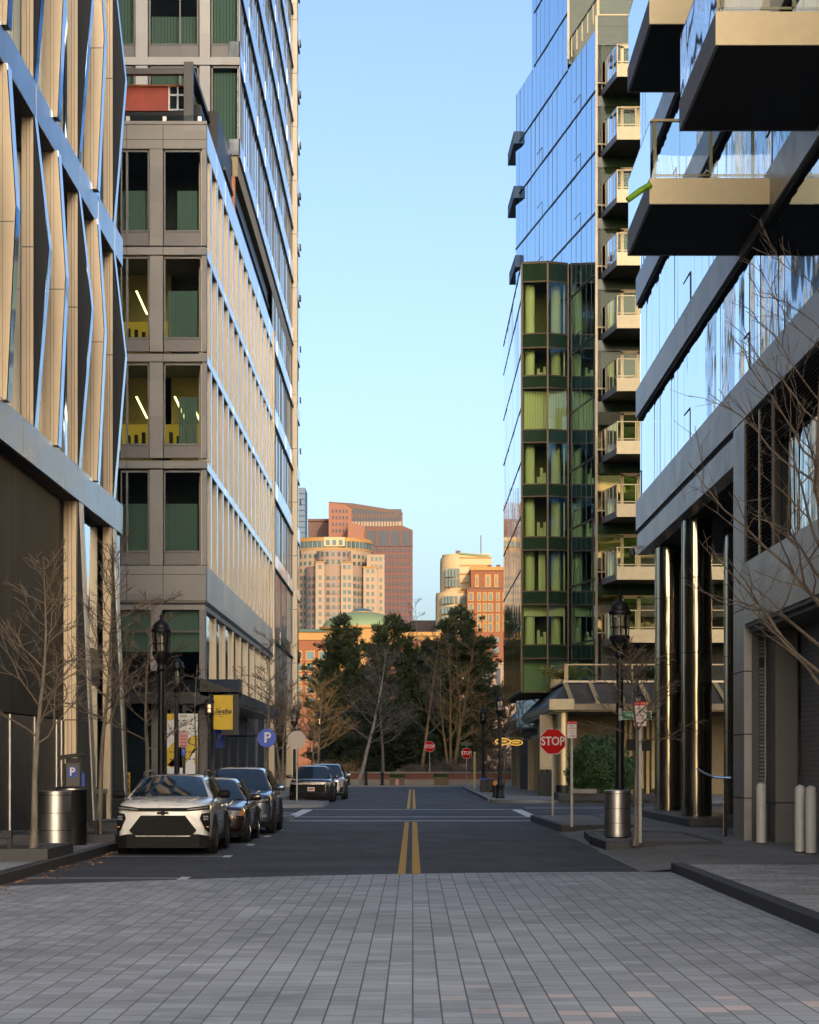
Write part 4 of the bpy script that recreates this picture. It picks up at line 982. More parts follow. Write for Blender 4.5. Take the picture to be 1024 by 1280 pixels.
# low wide balconies nearer the street level run on past the granite corner
# corner trim and roof terrace rail
MB().box(9.62, 9.74, fY - .04, fY + .05, 2, ztop).build('corner_trim', M['champagne_dark'], Q)
rr = MB(); 
for q in range(6):
    a = Wt(q * 1.35 + .1, .1); rr.box(a[0], a[0] + .06, a[1], a[1] + .06, ztop, ztop + 1.1)
a, b = Wt(.05, .1), Wt(t1 - .1, .1)
rr.prism([(a[0], a[1], ztop + 1.1), (b[0], b[1], ztop + 1.1), (b[0] + .08, b[1], ztop + 1.1), (a[0] + .08, a[1], ztop + 1.1)], (0, 0, .06))
rr.box(9.7, 14, fY + .02, fY + .1, ztop + 1.1, ztop + 1.17); rr.box(9.7, 14, fY - .03, fY + .1, ztop, ztop + .07); rr.box(9.7, 9.82, fY + .02, fY + .1, ztop, ztop + 1.1); rr.box(12.9, 13.0, fY + .02, fY + .1, ztop, ztop + 1.1)
ro = rr.build('roof_rail', M['rail'], Q)
MB().quad((9.75, fY + .06, ztop), (14, fY + .06, ztop), (14, fY + .06, ztop + 1.1), (9.75, fY + .06, ztop + 1.1)).build('rail_glass', M['glass_rail_soft'], ro)
gf = MB().box(Wt(t1)[0] + .06, 30, C0.y + t1 - .05, C0.y + t1 + .1, ztop - .28, zhi); gf.build('upper_front', M['glass_green_dark'], Q)
MB().box(Wt(t1)[0] - .02, Wt(t1)[0] + .1, C0.y + t1 - .07, C0.y + t1 - .05, ztop, zhi).build('corner_trim', M['champagne_dark'], Q)

# ---- green glazed bay in front of the blue wall
SB = F / 124.4
zy = lambda v: (HZ - v) / SB + EYE
P0 = (6.05, 124.5); P1 = (7.48, 124.2); P2 = (8.66, 124.75)
K = thing('green_glass_bay', 'projecting bay of green tinted glass with pale curtains on every storey, on the blue tower', 'bay', (7.2, 126, 0))
sp = [(329.5, 352), (417, 434.5), (469.5, 485), (537, 553), (605, 620.5), (671, 687.5), (739, 755.5), (806, 823)]
ztopb = zy(329.5)
def pane(mb, a, b, z0, z1): mb.quad((a[0], a[1], z0), (b[0], b[1], z0), (b[0], b[1], z1), (a[0], a[1], z1))
BK = (6.05, 131.0)
for i, (va, vb) in enumerate(sp):
    za, zb2 = zy(va), zy(vb)
    zn = zy(sp[i + 1][0]) if i + 1 < len(sp) else 5.7
    s = MB(); pane(s, P0, P1, zb2, za); pane(s, P1, P2, zb2, za); so = s.build('spandrel', M['glass_green_dark'], K)
    MB().slab([(P0[0] + .05, P0[1] + .06), (P1[0], P1[1] + .06), (P2[0] - .05, P2[1] + .06), (9, 129), (6.1, 131)], zb2 + .02, za - .1).build('floor_slab', M['interior_olive'], K)
    wv = MB(); pane(wv, P0, P1, zn, zb2)
    wo = wv.build('window', M['glass_bay'], K)
    s = MB(); pane(s, P1, P2, zn, zb2); s.build('angled_pane', M['glass_bay'], wo)
    H = zb2 - zn
    if i == 7: 
        s = MB(); s.slab([(6.12, 124.9), (8.5, 124.95), (8.5, 125), (6.12, 125)], zn, zb2); s.build('blind', M['blind'], wo)
    elif i == 2:
        s = MB(); x = 6.12
        while x < 8.5: s.box(x, x + .13, 124.85 + random.uniform(0, .05), 124.95, zn, zb2 - .06); x += .145
        s.build('blind', M['curtain'], wo)
    else:
        s = MB().cyl(6.55, 125.3, zn, zb2, .28, 20); s.cyl(8.02, 125.6, zn, zb2, .27, 20); s.build('round_column', M['curtain'], wo, smooth=True)
        s = MB(); s.box(6.07, 6.12, 124.7, 128, zn, zb2); s.box(8.42, 8.5, 125.1, 125.3, zn, zb2)
        for q in range(3):
            if i in (1, 3, 4, 6): s.box(6.98 + q * .17, 7.13 + q * .17, 125.6, 125.8, zn, zn + H * (.2 + .3 * random.random()))
        if i == 5: s.box(7.02, 7.4, 125.0, 125.1, zn, zb2)
        if i == 6: s.box(6.1, 8.4, 124.95, 125.0, zb2 - H * .28, zb2)
        s.build('curtain', M['curtain'], wo)
    fr = MB()
    for (p, q) in ((P0, P1), (P1, P2)):
        for z in (zn, zb2): fr.prism([(p[0], p[1] - .03, z - .04), (q[0], q[1] - .03, z - .04), (q[0], q[1] + .03, z - .04), (p[0], p[1] + .03, z - .04)], (0, 0, .07))
    fr.build('frame', M['bronze'], wo)
MB().slab([(6.1, 127.5), (9, 126.8), (9, 127), (6.1, 127.7)], 5.7, ztopb - .2).build('back_wall', M['interior_olive'], K)
for p in (P0, P1, P2): MB().box(p[0] - .045, p[0] + .045, p[1] - .05, p[1] + .03, 5.7, ztopb).build('corner_post', M['bronze'], K)
MB().slab([P0, P1, P2, (8.7, 129), (6.05, 131)], ztopb, ztopb + .12).build('roof', M['bronze'], K)
# street side of the lower volume behind the bay
i = 0
for z0, z1 in [(5.8, 9.5)] + [(6.5 + 3.0 * q, 9.5 + 3.0 * q) for q in range(1, 7)] + [(27.5, ztopb - .15)]:
    g = MB(); y = 124.6
    while y < 148.5:
        y2 = min(y + 1.5, 148.6); t = random.uniform(-.006, .006); g.quad((6.03 + t, y, z0), (6.03 - t, y2, z0), (6.03 - t, y2, z1), (6.03 + t, y, z1)); y = y2
    g.build('side_window', M['glass_sky'], K)
    MB().box(6.0, 6.1, 124.6, 148.6, z0 - .03, z0 + .03).build('floor_line', M['charcoal'], K)
MB().slab([(6.1, 124.7), (6.2, 124.7), (6.2, 127.8), (14, 132), (14, 148.5), (6.1, 148.5)], 5.7, ztopb - .12).build('wall', M['interior_olive'], K)
MB().box(6.0, 12, 126, 148.6, ztopb - .12, ztopb).build('side_roof', M['charcoal'], K)

# ================================================================== entrance pavilion with canopy
V = thing('entrance_pavilion', 'low stone pavilion with zinc canopy and steel column, below the blue tower', 'pavilion', (12, 112, 0))
yV = 110.0; sV = F / yV
xv = lambda u: (u - VX) / sV
zv = lambda v: (HZ - v) / sV + EYE
zr0, zr1 = zv(880), zv(851)
# sloping zinc roof round the corner, ribs, upper edge
x_e = 6.75
ro = MB()
ro.add([(x_e, yV - 1, zr0), (32, yV - 1, zr0), (32, yV + 2.5, zr1), (x_e + 1.0, yV + 2.5, zr1), (x_e + 1.0, 163, zr1), (x_e, 163, zr0)], [(0, 1, 2, 3), (0, 3, 4, 5)])
ro.add([(x_e + 1.0, yV + 2.5, zr1), (32, yV + 2.5, zr1), (32, 118, zr1), (x_e + 1.0, 163, zr1)], [(0, 1, 2, 3)])
ro.build('zinc_roof', M['zinc'], V)
rb = []
for q in range(14):
    x = x_e + .9 + q * 1.25; rb.append(MB().prism([(x, yV - 1.02, zr0 - .02), (x, yV - 1.02, zr0 + .12), (x - .12, yV + 2.45, zr1 + .05), (x - .12, yV + 2.45, zr1 - .1)], (.22, 0, 0)))
batch('roof_rib', rb, M['tan'], V)
MB().box(x_e + .95, 32, yV + 2.3, yV + 2.5, zr1, zr1 + .1).build('roof_coping', M['champagne'], V)
MB().box(x_e + .8, x_e + 1.0, yV + 2.3, 124, zr1, zr1 + .1).build('roof_coping', M['champagne'], V)
fa = MB().box(x_e + .0, x_e + .4, yV - .98, 162.9, zr0 - .32, zr0 - .01); fa.build('eaves_fascia', M['champagne_dark'], V)
MB().box(x_e + .4, 32, yV - .98, yV - .5, zr0 - .32, zr0 - .01).build('eaves_fascia', M['champagne_dark'], V)
MB().box(x_e - .1, x_e + 1.1, yV - 1.05, yV + .2, zr0 - .3, zr0 + .22).build('corner_block', M['cream_wall'], V)
MB().box(x_e + .1, 32, yV - .6, yV - .1, zv(890), zv(881.5)).build('lower_beam', M['cream_wall'], V)
MB().box(x_e + .1, x_e + .5, yV - .1, 162.5, zv(892), zv(884)).build('lower_beam', M['champagne_dark'], V)
MB().box(x_e + .3, 32, yV + .1, 124, zr0 - .45, zr0 - .35).build('soffit', M['soffit'], V)
MB().cyl(7.35, yV, .12 + .55, zv(891), .28, 28).build('corner_column', M['satin_bronze'], V, smooth=True)
MB().cyl(7.35, yV, .1, .67, .30, 28).build('column_base', M['black'], V, smooth=True)
dl = [MB().cyl(x_e + .22, yy, zr0 - .35, zr0 - .33, .11, 12) for yy in (113, 120, 128, 137)]
batch('downlight', dl, M['lamp_warm'], V)
# walls
MB().box(xv(677), xv(693), yV + 1.4, yV + 1.8, zv(967) + .2, zv(893)).build('stone_panel', M['cream_wall'], V)
MB().box(xv(676), xv(694), yV + 1.0, yV + 1.9, .1, zv(967)).build('dark_base', M['black'], V)
MB().box(xv(706), 30, yV + 7, yV + 7.4, .1, zr0 - .4).build('back_wall', M['olive_wall'], V)
MB().box(xv(702), xv(707), yV + 6.6, yV + 6.9, .1, zr0 - .4).build('door_jamb', M['soffit'], V)
for u in (712, 797, 803, 812, 818, 826, 833): MB().box(xv(u), xv(u) + .16, yV + 6.8, yV + 7, .1, zr0 - .4).build('wall_fin', M['rail'], V)
MB().box(xv(800), xv(832), yV + 6.7, yV + 6.95, 2.4, 3.0).build('door_header', M['soffit'], V)
yy = 112.2; n_ = 0
MB().box(x_e + .55, x_e + .6, 111.8, 162, .1, zr0 - .36).build('street_window', M['glass_dark'], V)
for (ya, yb, mm, zz) in ((113.2, 113.9, 'cream_wall', 3.9), (115.2, 115.9, 'cream_wall', 3.9), (117.6, 118.2, 'spandrel', 3.9), (121, 122, 'tan', 3.9), (124.5, 125.2, 'spandrel', 3.9), (129, 129.8, 'tan', 3.2), (133.5, 134.3, 'cream_wall', 3.2), (136.2, 137, 'cream_wall', 3.2), (141, 141.8, 'tan', 3.9), (146, 147, 'tan', 3.9), (150.5, 151.5, 'cream_wall', 3.2), (154, 155, 'tan', 3.9), (158.5, 160, 'tan', 3.9)):
    MB().box(x_e + .28, x_e + .62, ya, yb, .1, zz).build('street_pier', M[mm], V)
MB().box(x_e + .5, x_e + .62, 119, 162, 3.2, 3.4).build('street_transom', M['champagne_dark'], V)
for yy in (112.4, 113.6, 116, 118.4): MB().box(x_e + .05, x_e + .12, yy, yy + .12, .1, 1.15).build('rail_post', M['rail'], V)
# roof terrace balustrade
rl = MB(); z0 = zr1 + .1; z1 = zv(829)
q = 0
while q < 16:
    yy = yV + 2.4 + q * .8; rl.box(x_e + .86, x_e + .95, yy, yy + .12, z0, z1); q += 1
for x in (x_e + .95, x_e + 4.2, x_e + 7.5, x_e + 10.8): rl.box(x, x + .1, yV + 2.36, yV + 2.46, z0, z1)
rl.box(x_e + .86, 30, yV + 2.34, yV + 2.46, z1, z1 + .07); rl.box(x_e + .84, x_e + .96, yV + 2.4, 124, z1, z1 + .07)
ro = rl.build('terrace_rail', M['rail'], V)
gl = MB().quad((x_e + .95, yV + 2.42, z0), (30, yV + 2.42, z0), (30, yV + 2.42, z1), (x_e + .95, yV + 2.42, z1)); gl.build('rail_glass', M['glass_rail'], ro)
# hanging oval signs on the street side
for (x, y, z, lab, wd) in ((5.2, 129, 3.0, 'lit gold oval sign nearest the tall lamp post, hung out from the pavilion wall', .46), (6.05, 131, 2.95, 'smaller lit gold oval sign hung behind the first one', .40)):
    t = thing('oval_sign', lab, 'sign', (x, y, z - .5), 'gold oval signs on the pavilion')
    pts = [(x + wd * math.cos(a) * 1.0, y, z + wd * .42 * math.sin(a)) for a in [2 * math.pi * i / 28 for i in range(28)]]
    MB().prism(pts, (0, .08, 0)).build('sign_plate', M['gold_sign'], t)
    pts = [(x + wd * .86 * math.cos(a), y - .02, z + wd * .31 * math.sin(a)) for a in [2 * math.pi * i / 28 for i in range(28)]]
    MB().prism(pts, (0, .018, 0)).build('sign_face', M['olive_wall'], t)
    lt = MB()
    for q in range(5): lt.box(x - wd * .55 + q * wd * .22, x - wd * .42 + q * wd * .22, y - .03, y - .022, z - .045, z + .06)
    lt.build('lettering', M['gold_sign'], t)
    MB().tube([(x - .1, y + .04, z + wd * .45), (x + 1.2, y + .04, z + wd * .45)], .025, 6).build('bracket', M['rail'], t)

# ================================================================== added tower out of view behind the viewer, keeps the sun off the street
Z_ = thing('sun_blocker_tower', 'added brick tower blocking the sun, out of view behind the viewer', 'building', (102, -400, 0))
MB().box(78, 127, -420, -400, 0, 250).build('wall', M['brick_red'], Z_)
ws = [MB().box(81 + 5.7 * i, 85 + 5.7 * i, -400.0, -399.9, 4 + 8.8 * j, 9 + 8.8 * j) for i in range(8) for j in range(28)]
batch('window', ws, M['glass_dark'], Z_, 100)
# ================================================================== far city
def facade(root, name_w, x0, x1, y, rows, pitch, ww, wh, m, limit=100, skip=None, d=.12, cx=None, rad=None):
    """windows on a wall facing the viewer; with cx and rad they follow a round front"""
    out = []
    n = max(1, int((x1 - x0) / pitch)); off = ((x1 - x0) - n * pitch) / 2
    for z in rows:
        for i in range(n):
            x = x0 + off + pitch * (i + .5)
            if skip and skip(x, z): continue
            if cx is None: out.append(MB().box(x - ww / 2, x + ww / 2, y - d, y + .05, z, z + wh))
            else:
                a = (x - cx) / rad
                if abs(a) > 1.35: continue
                ca, sa = math.cos(a), math.sin(a)
                p = lambda du, r_: (cx + r_ * sa + du * ca, y + rad - r_ * ca + du * sa)
                q = [p(-ww / 2, rad + d), p(ww / 2, rad + d), p(ww / 2, rad - .2), p(-ww / 2, rad - .2)]
                out.append(MB().slab(q, z, z + wh))
    return out
# ---- round tower with stepped fronts
Y0 = 1150.0; s0 = F / Y0
fx = lambda u: (u - VX) / s0
fz = lambda v: (HZ - v) / s0 + EYE
RT_ = thing('round_stone_tower', 'round buff stone tower with a gold arched crown, left of the rose tower', 'tower', (fx(412), Y0, 0))
def roundpart(uc, rpx, vtop, yb, m, name='drum'):
    c = fx(uc); r = rpx / s0
    MB().lathe([(r, 0), (r, fz(vtop))], 48, (c, yb + r, 0)).build(name, m, RT_)
    return c, r
W_ = []; W2 = []
c, r = roundpart(412, 53, 675, Y0, M['buff'])
rowsz = [fz(v) for v in range(688, 800, 9)]
for z in rowsz[1:]: W_ += facade(RT_, 'w', c - r * 1.3, c + r * 1.3, Y0, [z], 3.0, 1.5, 2.0, None, cx=c, rad=r)
ar = []
for i in range(-11, 12):
    a = i * .118
    pts = []
    for k_ in range(9):
        t_ = math.pi * k_ / 8; pts.append((1.05 * math.cos(t_), 3.2 + 1.3 * math.sin(t_)))
    pts = [(1.05, 0)] + pts + [(-1.05, 0)]
    q = []
    for (dx, dz) in pts:
        ca, sa = math.cos(a), math.sin(a); q.append((c + (r + .12) * sa + dx * ca, Y0 + r - (r + .12) * ca + dx * sa, fz(683.5) + dz * .95 - .3))
    m_ = MB(); m_.prism(q, (0, .5, 0)); ar.append(m_)
batch('arched_window', ar, M['glass_far'], RT_)
MB().lathe([(r + .25, fz(686.5)), (r + .25, fz(684.5))], 48, (c, Y0 + r, 0)).build('gold_ring', M['gold_far'], RT_)
MB().lathe([(r + .3, fz(676)), (r + .3, fz(672.5)), (r - .5, fz(671))], 48, (c, Y0 + r, 0)).build('crown', M['gold_far'], RT_)
MB().slab([(fx(405), Y0 - .6), (fx(431), Y0 - .6), (fx(431), Y0 + 9), (fx(405), Y0 + 9)], fz(683), fz(671.5)).build('crown_front', M['cream_far'], RT_)
W2 += [MB().box(fx(u) - 1.0, fx(u) + 1.0, Y0 - .75, Y0 - .55, fz(681.5), fz(675)) for u in (410, 418, 426)]
c2, r2 = roundpart(417.5, 21.5, 690, Y0 - 12, M['rose_buff'])
for v in (698, 707.5): W_ += facade(RT_, 'w', c2 - r2 * 1.3, c2 + r2 * 1.3, Y0 - 12, [fz(v)], 3.0, 1.5, 2.3, None, cx=c2, rad=r2)
c3, r3 = roundpart(419, 36.5, 711, Y0 - 20, M['rose_buff'])
for v in range(729, 800, 9): W_ += facade(RT_, 'w', c3 - r3 * 1.35, c3 + r3 * 1.35, Y0 - 20, [fz(v)], 2.9, 1.55, 2.1, None, cx=c3, rad=r3)
for (ua, ub) in ((397, 408), (428, 443)):
    MB().box(fx(ua), fx(ub), Y0 - 22.5, Y0 - 15, 0, fz(707.5)).build('turret', M['buff'], RT_)
    MB().box(fx(ua) - .3, fx(ub) + .3, Y0 - 22.9, Y0 - 14.8, fz(708), fz(706.6)).build('cornice', M['gold_far'], RT_)
    for v in [716] + list(range(729, 800, 9)): W2 += facade(RT_, 'w', fx(ua), fx(ub), Y0 - 22.5, [fz(v)], 2.4, 1.5, 2.1, None)
MB().box(fx(459), fx(481), Y0 - 8, Y0 + 20, 0, fz(695)).build('wing', M['buff'], RT_)
MB().box(fx(455), fx(472), Y0 - 12, Y0 + 5, 0, fz(712)).build('wing', M['buff'], RT_)
MB().box(fx(455) - .3, fx(472) + .3, Y0 - 12.4, Y0, fz(712.4), fz(710.6)).build('cornice', M['gold_far'], RT_)
for v in (703, 712.5) + tuple(range(729, 790, 9)): W2 += facade(RT_, 'w', fx(472) if v > 715 else fx(461), fx(481), Y0 - 8, [fz(v)], 2.2, 1.3, 2.0, None)
for v in [719] + list(range(729, 790, 9)): W2 += facade(RT_, 'w', fx(455), fx(472), Y0 - 12, [fz(v)], 2.6, 1.4, 2.0, None)
bn = []
for v in (728, 737.5, 746.5, 764, 773):
    bn.append(MB().lathe([(r3 + .06, fz(v)), (r3 + .06, fz(v - 1.6))], 48, (c3, Y0 - 20 + r3, 0), cap=False))
batch('stone_band', bn, M['brick_pink'], RT_)
batch('window', W_ + W2, M['glass_far'], RT_, 100)
# ---- tall rose granite tower
Y1 = 1300.0; s1 = F / Y1
gx = lambda u: (u - VX) / s1
gz = lambda v: (HZ - v) / s1 + EYE
PT = thing('rose_granite_tower', 'tall rose granite tower with a slanted top, right behind the round tower', 'tower', (gx(460), Y1, 0))
q = [(gx(411), Y1, gz(627)), (gx(440), Y1, gz(629.5)), (gx(503), Y1, gz(640)), (gx(503), Y1, 0), (gx(411), Y1, 0)]
MB().prism(q, (0, 40, 0)).build('upper_block', M['brick_pink'], PT)
q = [(gx(411) , Y1 - .4, gz(627.5)), (gx(440), Y1 - .4, gz(629)), (gx(490), Y1 - .4, gz(637)), (gx(503.5), Y1 - .4, gz(641)), (gx(503.5), Y1 - .4, gz(643)), (gx(440), Y1 - .4, gz(635.5)), (gx(432), Y1 - .4, gz(630))]
MB().prism(q, (0, 3, 0)).build('slanted_roof', M['brown_far'], PT)
MB().box(gx(440), gx(502), Y1 - .3, Y1 + .1, gz(659), gz(636.5)).build('recessed_gallery', M['glass_far_dark'], PT)
MB().box(gx(440), gx(502), Y1 - .45, Y1, gz(658), gz(652)).build('gallery_band', M['buff'], PT)
MB().box(gx(440), gx(498), Y1 - .42, Y1, gz(648), gz(642)).build('gallery_band', M['brown_far'], PT)
gm = [MB().box(gx(443 + 3.6 * i), gx(444.1 + 3.6 * i), Y1 - .55, Y1, gz(658), gz(640)) for i in range(16)]
batch('gallery_mullion', gm, M['glass_far_dark'], PT)
q = [(gx(436), Y1 - 18, gz(656)), (gx(457), Y1 - 18, gz(662)), (gx(457), Y1 - 18, 0), (gx(436), Y1 - 18, 0)]
MB().prism(q, (0, 18, 0)).build('step_block', M['brick_pink'], PT)
q = [(gx(457), Y1 - 18, gz(663)), (gx(503), Y1 - 18, gz(661)), (gx(516), Y1 - 18, gz(666.5)), (gx(516), Y1 - 18, 0), (gx(457), Y1 - 18, 0)]
MB().prism(q, (0, 18, 0)).build('lower_block', M['pink_dark'], PT)
MB().box(gx(457), gx(515), Y1 - 18.5, Y1 - 17.9, gz(686.5), gz(667.5)).build('dark_storey', M['glass_far_dark'], PT)
batch('storey_pier', [MB().box(gx(u), gx(u) + 1.2, Y1 - 18.8, Y1 - 18, gz(686.5), gz(668)) for u in (457, 471, 486, 500, 513.5)], M['pink_dark'], PT)
W_ = []
for v in (641, 649.2, 657.4, 665.6): W_ += facade(PT, 'w', gx(412), gx(438), Y1, [gz(v)], 4.4 / s1, 1.05, 1.9, None, d=.2)
for v in [693.5 + 8.35 * k_ for k_ in range(12)]: W_ += facade(PT, 'w', gx(465), gx(515), Y1 - 18, [gz(v)], 4.95 / s1, 1.3, 2.3, None, d=.2)
batch('window', W_, M['glass_far_dark'], PT, 100)
# ---- others on the skyline
t = thing('brown_stone_block', 'plain brown stone block between the slim blue tower and the rose tower', 'tower', (gx(395), 1340, 0))
MB().box(gx(381), gx(412), 1340, 1370, 0, gz(640)).build('wall', M['brown_far'], t)
MB().box(gx(381), gx(412), 1339, 1340, gz(642.5), gz(640) + .3).build('parapet', M['pink_dark'], t)
batch('window', [MB().box(gx(u), gx(u) + 1.6, 1339.7, 1340, gz(668), gz(660)) for u in (389, 404)], M['glass_far_dark'], t)
t = thing('slim_blue_tower', 'slim blue glass tower at the far left edge of the skyline', 'tower', ((372 - VX) / 2.0, 1400, 0))
bx0, bx1 = (340 - VX) / 2.0, (381.5 - VX) / 2.0
MB().box(bx0, bx1, 1400, 1430, 0, (HZ - 609.5) / 2 + EYE).build('wall', M['blue_far'], t)
batch('floor_line', [MB().box(bx0, bx1 + .1, 1399.8, 1400, (HZ - v) / 2, (HZ - v) / 2 + .6) for v in range(614, 700, 7)], M['glass_far_dark'], t)
Y2 = 690.0; s2 = F / Y2
hx = lambda u: (u - VX) / s2
hz = lambda v: (HZ - v) / s2 + EYE
t = thing('ribbed_grey_hall', 'low ribbed grey hall on the skyline between the towers', 'building', (hx(530), 760, 0))
MB().box(hx(512), hx(551), 760, 790, 0, hz(774) * 1.1 - .5).build('wall', M['grey_far'], t)
batch('rib', [MB().box(hx(513 + 2.2 * i) , hx(513.8 + 2.2 * i), 759.6, 760, hz(806), hz(774) * 1.1 - .5) for i in range(18)], M['brown_far'], t)
# ---- brick building with green dome
DM = thing('domed_brick_building', 'long brick waterfront building with gold trim and a green copper dome, behind the trees', 'building', (hx(455), Y2, 0))
MB().box(hx(330), hx(572), Y2, Y2 + 30, 0, hz(800)).build('wall', M['brick_far'], DM)
MB().box(hx(330), hx(572), Y2 - .4, Y2 + 20, hz(800), hz(790)).build('frieze', M['gold_far'], DM)
MB().prism([(hx(330), Y2 - 1, hz(790)), (hx(330), Y2 + 10, hz(784)), (hx(330), Y2 + 30, hz(784)), (hx(330), Y2 + 30, hz(790))], (hx(410) - hx(330), 0, 0)).build('copper_eaves', M['copper_green'], DM)
MB().prism([(hx(504), Y2 - 1, hz(795)), (hx(504), Y2 + 10, hz(789)), (hx(504), Y2 + 30, hz(789)), (hx(504), Y2 + 30, hz(795))], (hx(572) - hx(504), 0, 0)).build('copper_eaves', M['copper_green'], DM)
cx, r = hx(452), 51 / s2
MB().lathe([(r, 0), (r, hz(786)), (r + .7, hz(785)), (r + .7, hz(782))], 48, (cx, Y2 + r - 2, 0)).build('drum', M['gold_far'], DM)
MB().lathe([(r * .99 * math.cos(a), hz(782) + (hz(762) - hz(782)) * math.sin(a)) for a in [math.pi / 2 * i / 10 for i in range(9)]], 48, (cx, Y2 + r - 2, 0)).build('dome', M['copper_green'], DM, smooth=True)
rl = 15 / s2
MB().lathe([(rl, hz(768)), (rl, hz(763)), (rl * .95, hz(762))], 32, (cx, Y2 + r - 2, 0)).build('lantern_ring', M['gold_far'], DM)
MB().lathe([(rl * .92 * math.cos(a), hz(763) + (hz(757.5) - hz(763)) * math.sin(a)) for a in [math.pi / 2 * i / 6 for i in range(6)]], 24, (cx, Y2 + r - 2, 0)).build('glass_cap', M['glass_far'], DM)
W_ = []; Fm = []
for v in (824, 838.5, 852.5, 867, 881.5):
    for u in [u_ for u_ in range(340, 560, 16)]:
        x = hx(u + (v - 824) * .0); ww = 2.2; z = hz(v)
        W_.append(MB().box(x - ww / 2, x + ww / 2, Y2 - .15, Y2, z, z + 2.3)); Fm.append(MB().box(x - ww / 2 - .35, x + ww / 2 + .35, Y2 - .1, Y2, z - .35, z + 2.65))
batch('window_frame', Fm, M['gold_far'], DM, 100); batch('window', W_, M['glass_far'], DM, 100)
# ---- cream tower and brick tower on the right
CT = thing('cream_stone_tower', 'cream stone tower with a rounded corner and copper roof edge, lit by low sun', 'tower', (hx(580), Y2 + 14, 0))
def rbox(ua, ub, vtop, y, rr, m, nm, depth=24):
    a, b = hx(ua), hx(ub); pts = [(b, y), (b, y + depth), (a, y + depth)] + [(a + rr - rr * math.cos(R(t_)), y + rr - rr * math.sin(R(t_))) for t_ in range(0, 91, 10)]
    MB().slab(pts, 0, hz(vtop)).build(nm, m, CT); return pts
rbox(546, 590, 736, Y2 + 12, 7, M['cream_far'], 'lower_block')
rbox(545.2, 590.5, 734.5, Y2 + 11.8, 7.2, M['gold_far'], 'string_course') if False else None
rbox(552, 617, 690, Y2 + 16, 6, M['cream_far'], 'upper_block', 22)
rbox(554, 615.5, 685.5, Y2 + 17, 6, M['cream_far'], 'attic', 20)
MB().prism([(hx(575), Y2 + 16.5, hz(686)), (hx(614), Y2 + 16.5, hz(690)), (hx(614), Y2 + 16.5, hz(687.5)), (hx(575), Y2 + 16.5, hz(684))], (0, 12, 0)).build('roof_edge', M['copper_green'], CT)
MB().box(hx(571.5), hx(577.5), Y2 + 20, Y2 + 24, hz(687), hz(680.5)).build('chimney', M['brown_far'], CT)
MB().tube([(hx(604), Y2 + 22, hz(690)), (hx(604), Y2 + 22, hz(660))], .16, 6).build('mast', M['grey_far'], CT)
W_ = []
for v in (716, 728.5): W_ += [MB().box(hx(u), hx(u) + .7, Y2 + 15.6, Y2 + 17, hz(v), hz(v - 11)) for u in (558, 561.8, 565.6, 569.4, 573.2)]
for v in (751, 764, 777): W_ += [MB().box(hx(u), hx(u) + .8, Y2 + 11.6, Y2 + 13, hz(v), hz(v - 9.5)) for u in (553, 557, 561, 565, 570, 576, 580)]
batch('window', W_, M['glass_far'], CT)
batch('floor_band', [MB().box(hx(552) + 5.9, hx(617) + .05, Y2 + 15.8, Y2 + 17, hz(v), hz(v) + .45) for v in (733, 724, 713, 702, 692)] + [MB().box(hx(546) + 6.9, hx(590), Y2 + 11.8, Y2 + 12.5, hz(v), hz(v) + .5) for v in (737, 753, 766, 779)], M['gold_far'], CT)
BT = thing('red_brick_tower', 'red brick apartment tower with cream framed windows, right of the cream tower', 'tower', (hx(610), Y2, 0))
MB().box(hx(584), hx(668), Y2 + 2, Y2 + 26, 0, hz(734)).build('lower_block', M['brick_far'], BT)
MB().box(hx(589), hx(668), Y2 + 3, Y2 + 24, hz(734) + .01, hz(712)).build('upper_block', M['brick_far'], BT)
MB().box(hx(588), hx(669), Y2 + 2.5, Y2 + 24.5, hz(712), hz(707.5)).build('cornice', M['gold_far'], BT)
MB().box(hx(583.5), hx(669), Y2 + 1.8, Y2 + 2.9, hz(735), hz(733.5)).build('balcony_line', M['brown_far'], BT)
for u in (611, 622): MB().box(hx(u), hx(u + 5), Y2 + 8, Y2 + 12, hz(708), hz(703)).build('chimney', M['brown_far'], BT)
W_ = []; Fm = []
for (u, wd) in ((594, 5), (606.5, 8), (618, 5.5), (630, 5)):
    Fm.append(MB().box(hx(u), hx(u + wd), Y2 + 2.8, Y2 + 3, hz(733), hz(717))); W_.append(MB().box(hx(u + wd * .35), hx(u + wd * .65), Y2 + 2.7, Y2 + 3, hz(731), hz(720)))
for v in (749.5, 763, 776.5, 788):
    for (u, wd) in ((587, 4), (598, 2.4), (605, 2.4), (611.5, 4), (621.5, 2.4), (630, 2.4), (640, 4)):
        Fm.append(MB().box(hx(u) - .35, hx(u + wd) + .35, Y2 + 1.85, Y2 + 2, hz(v) - .3, hz(v - 8.5) + .3)); W_.append(MB().box(hx(u), hx(u + wd), Y2 + 1.75, Y2 + 2, hz(v), hz(v - 8.5)))
for v in (804, 816): 
    for u in (588, 601, 616, 630): W_.append(MB().box(hx(u), hx(u + 8), Y2 + 1.75, Y2 + 2, hz(v), hz(v - 8)))
batch('window_frame', Fm, M['gold_far'], BT); batch('window', W_, M['glass_far'], BT)
MB().box(hx(575), hx(668), Y2 - 4, Y2 + 1.6, 0, hz(828)).build('stone_base', M['rose_buff'], BT)
batch('base_window', [MB().box(hx(u), hx(u + 6), Y2 - 4.1, Y2 - 4, hz(855), hz(836)) for u in range(580, 660, 13)], M['glass_far_dark'], BT)
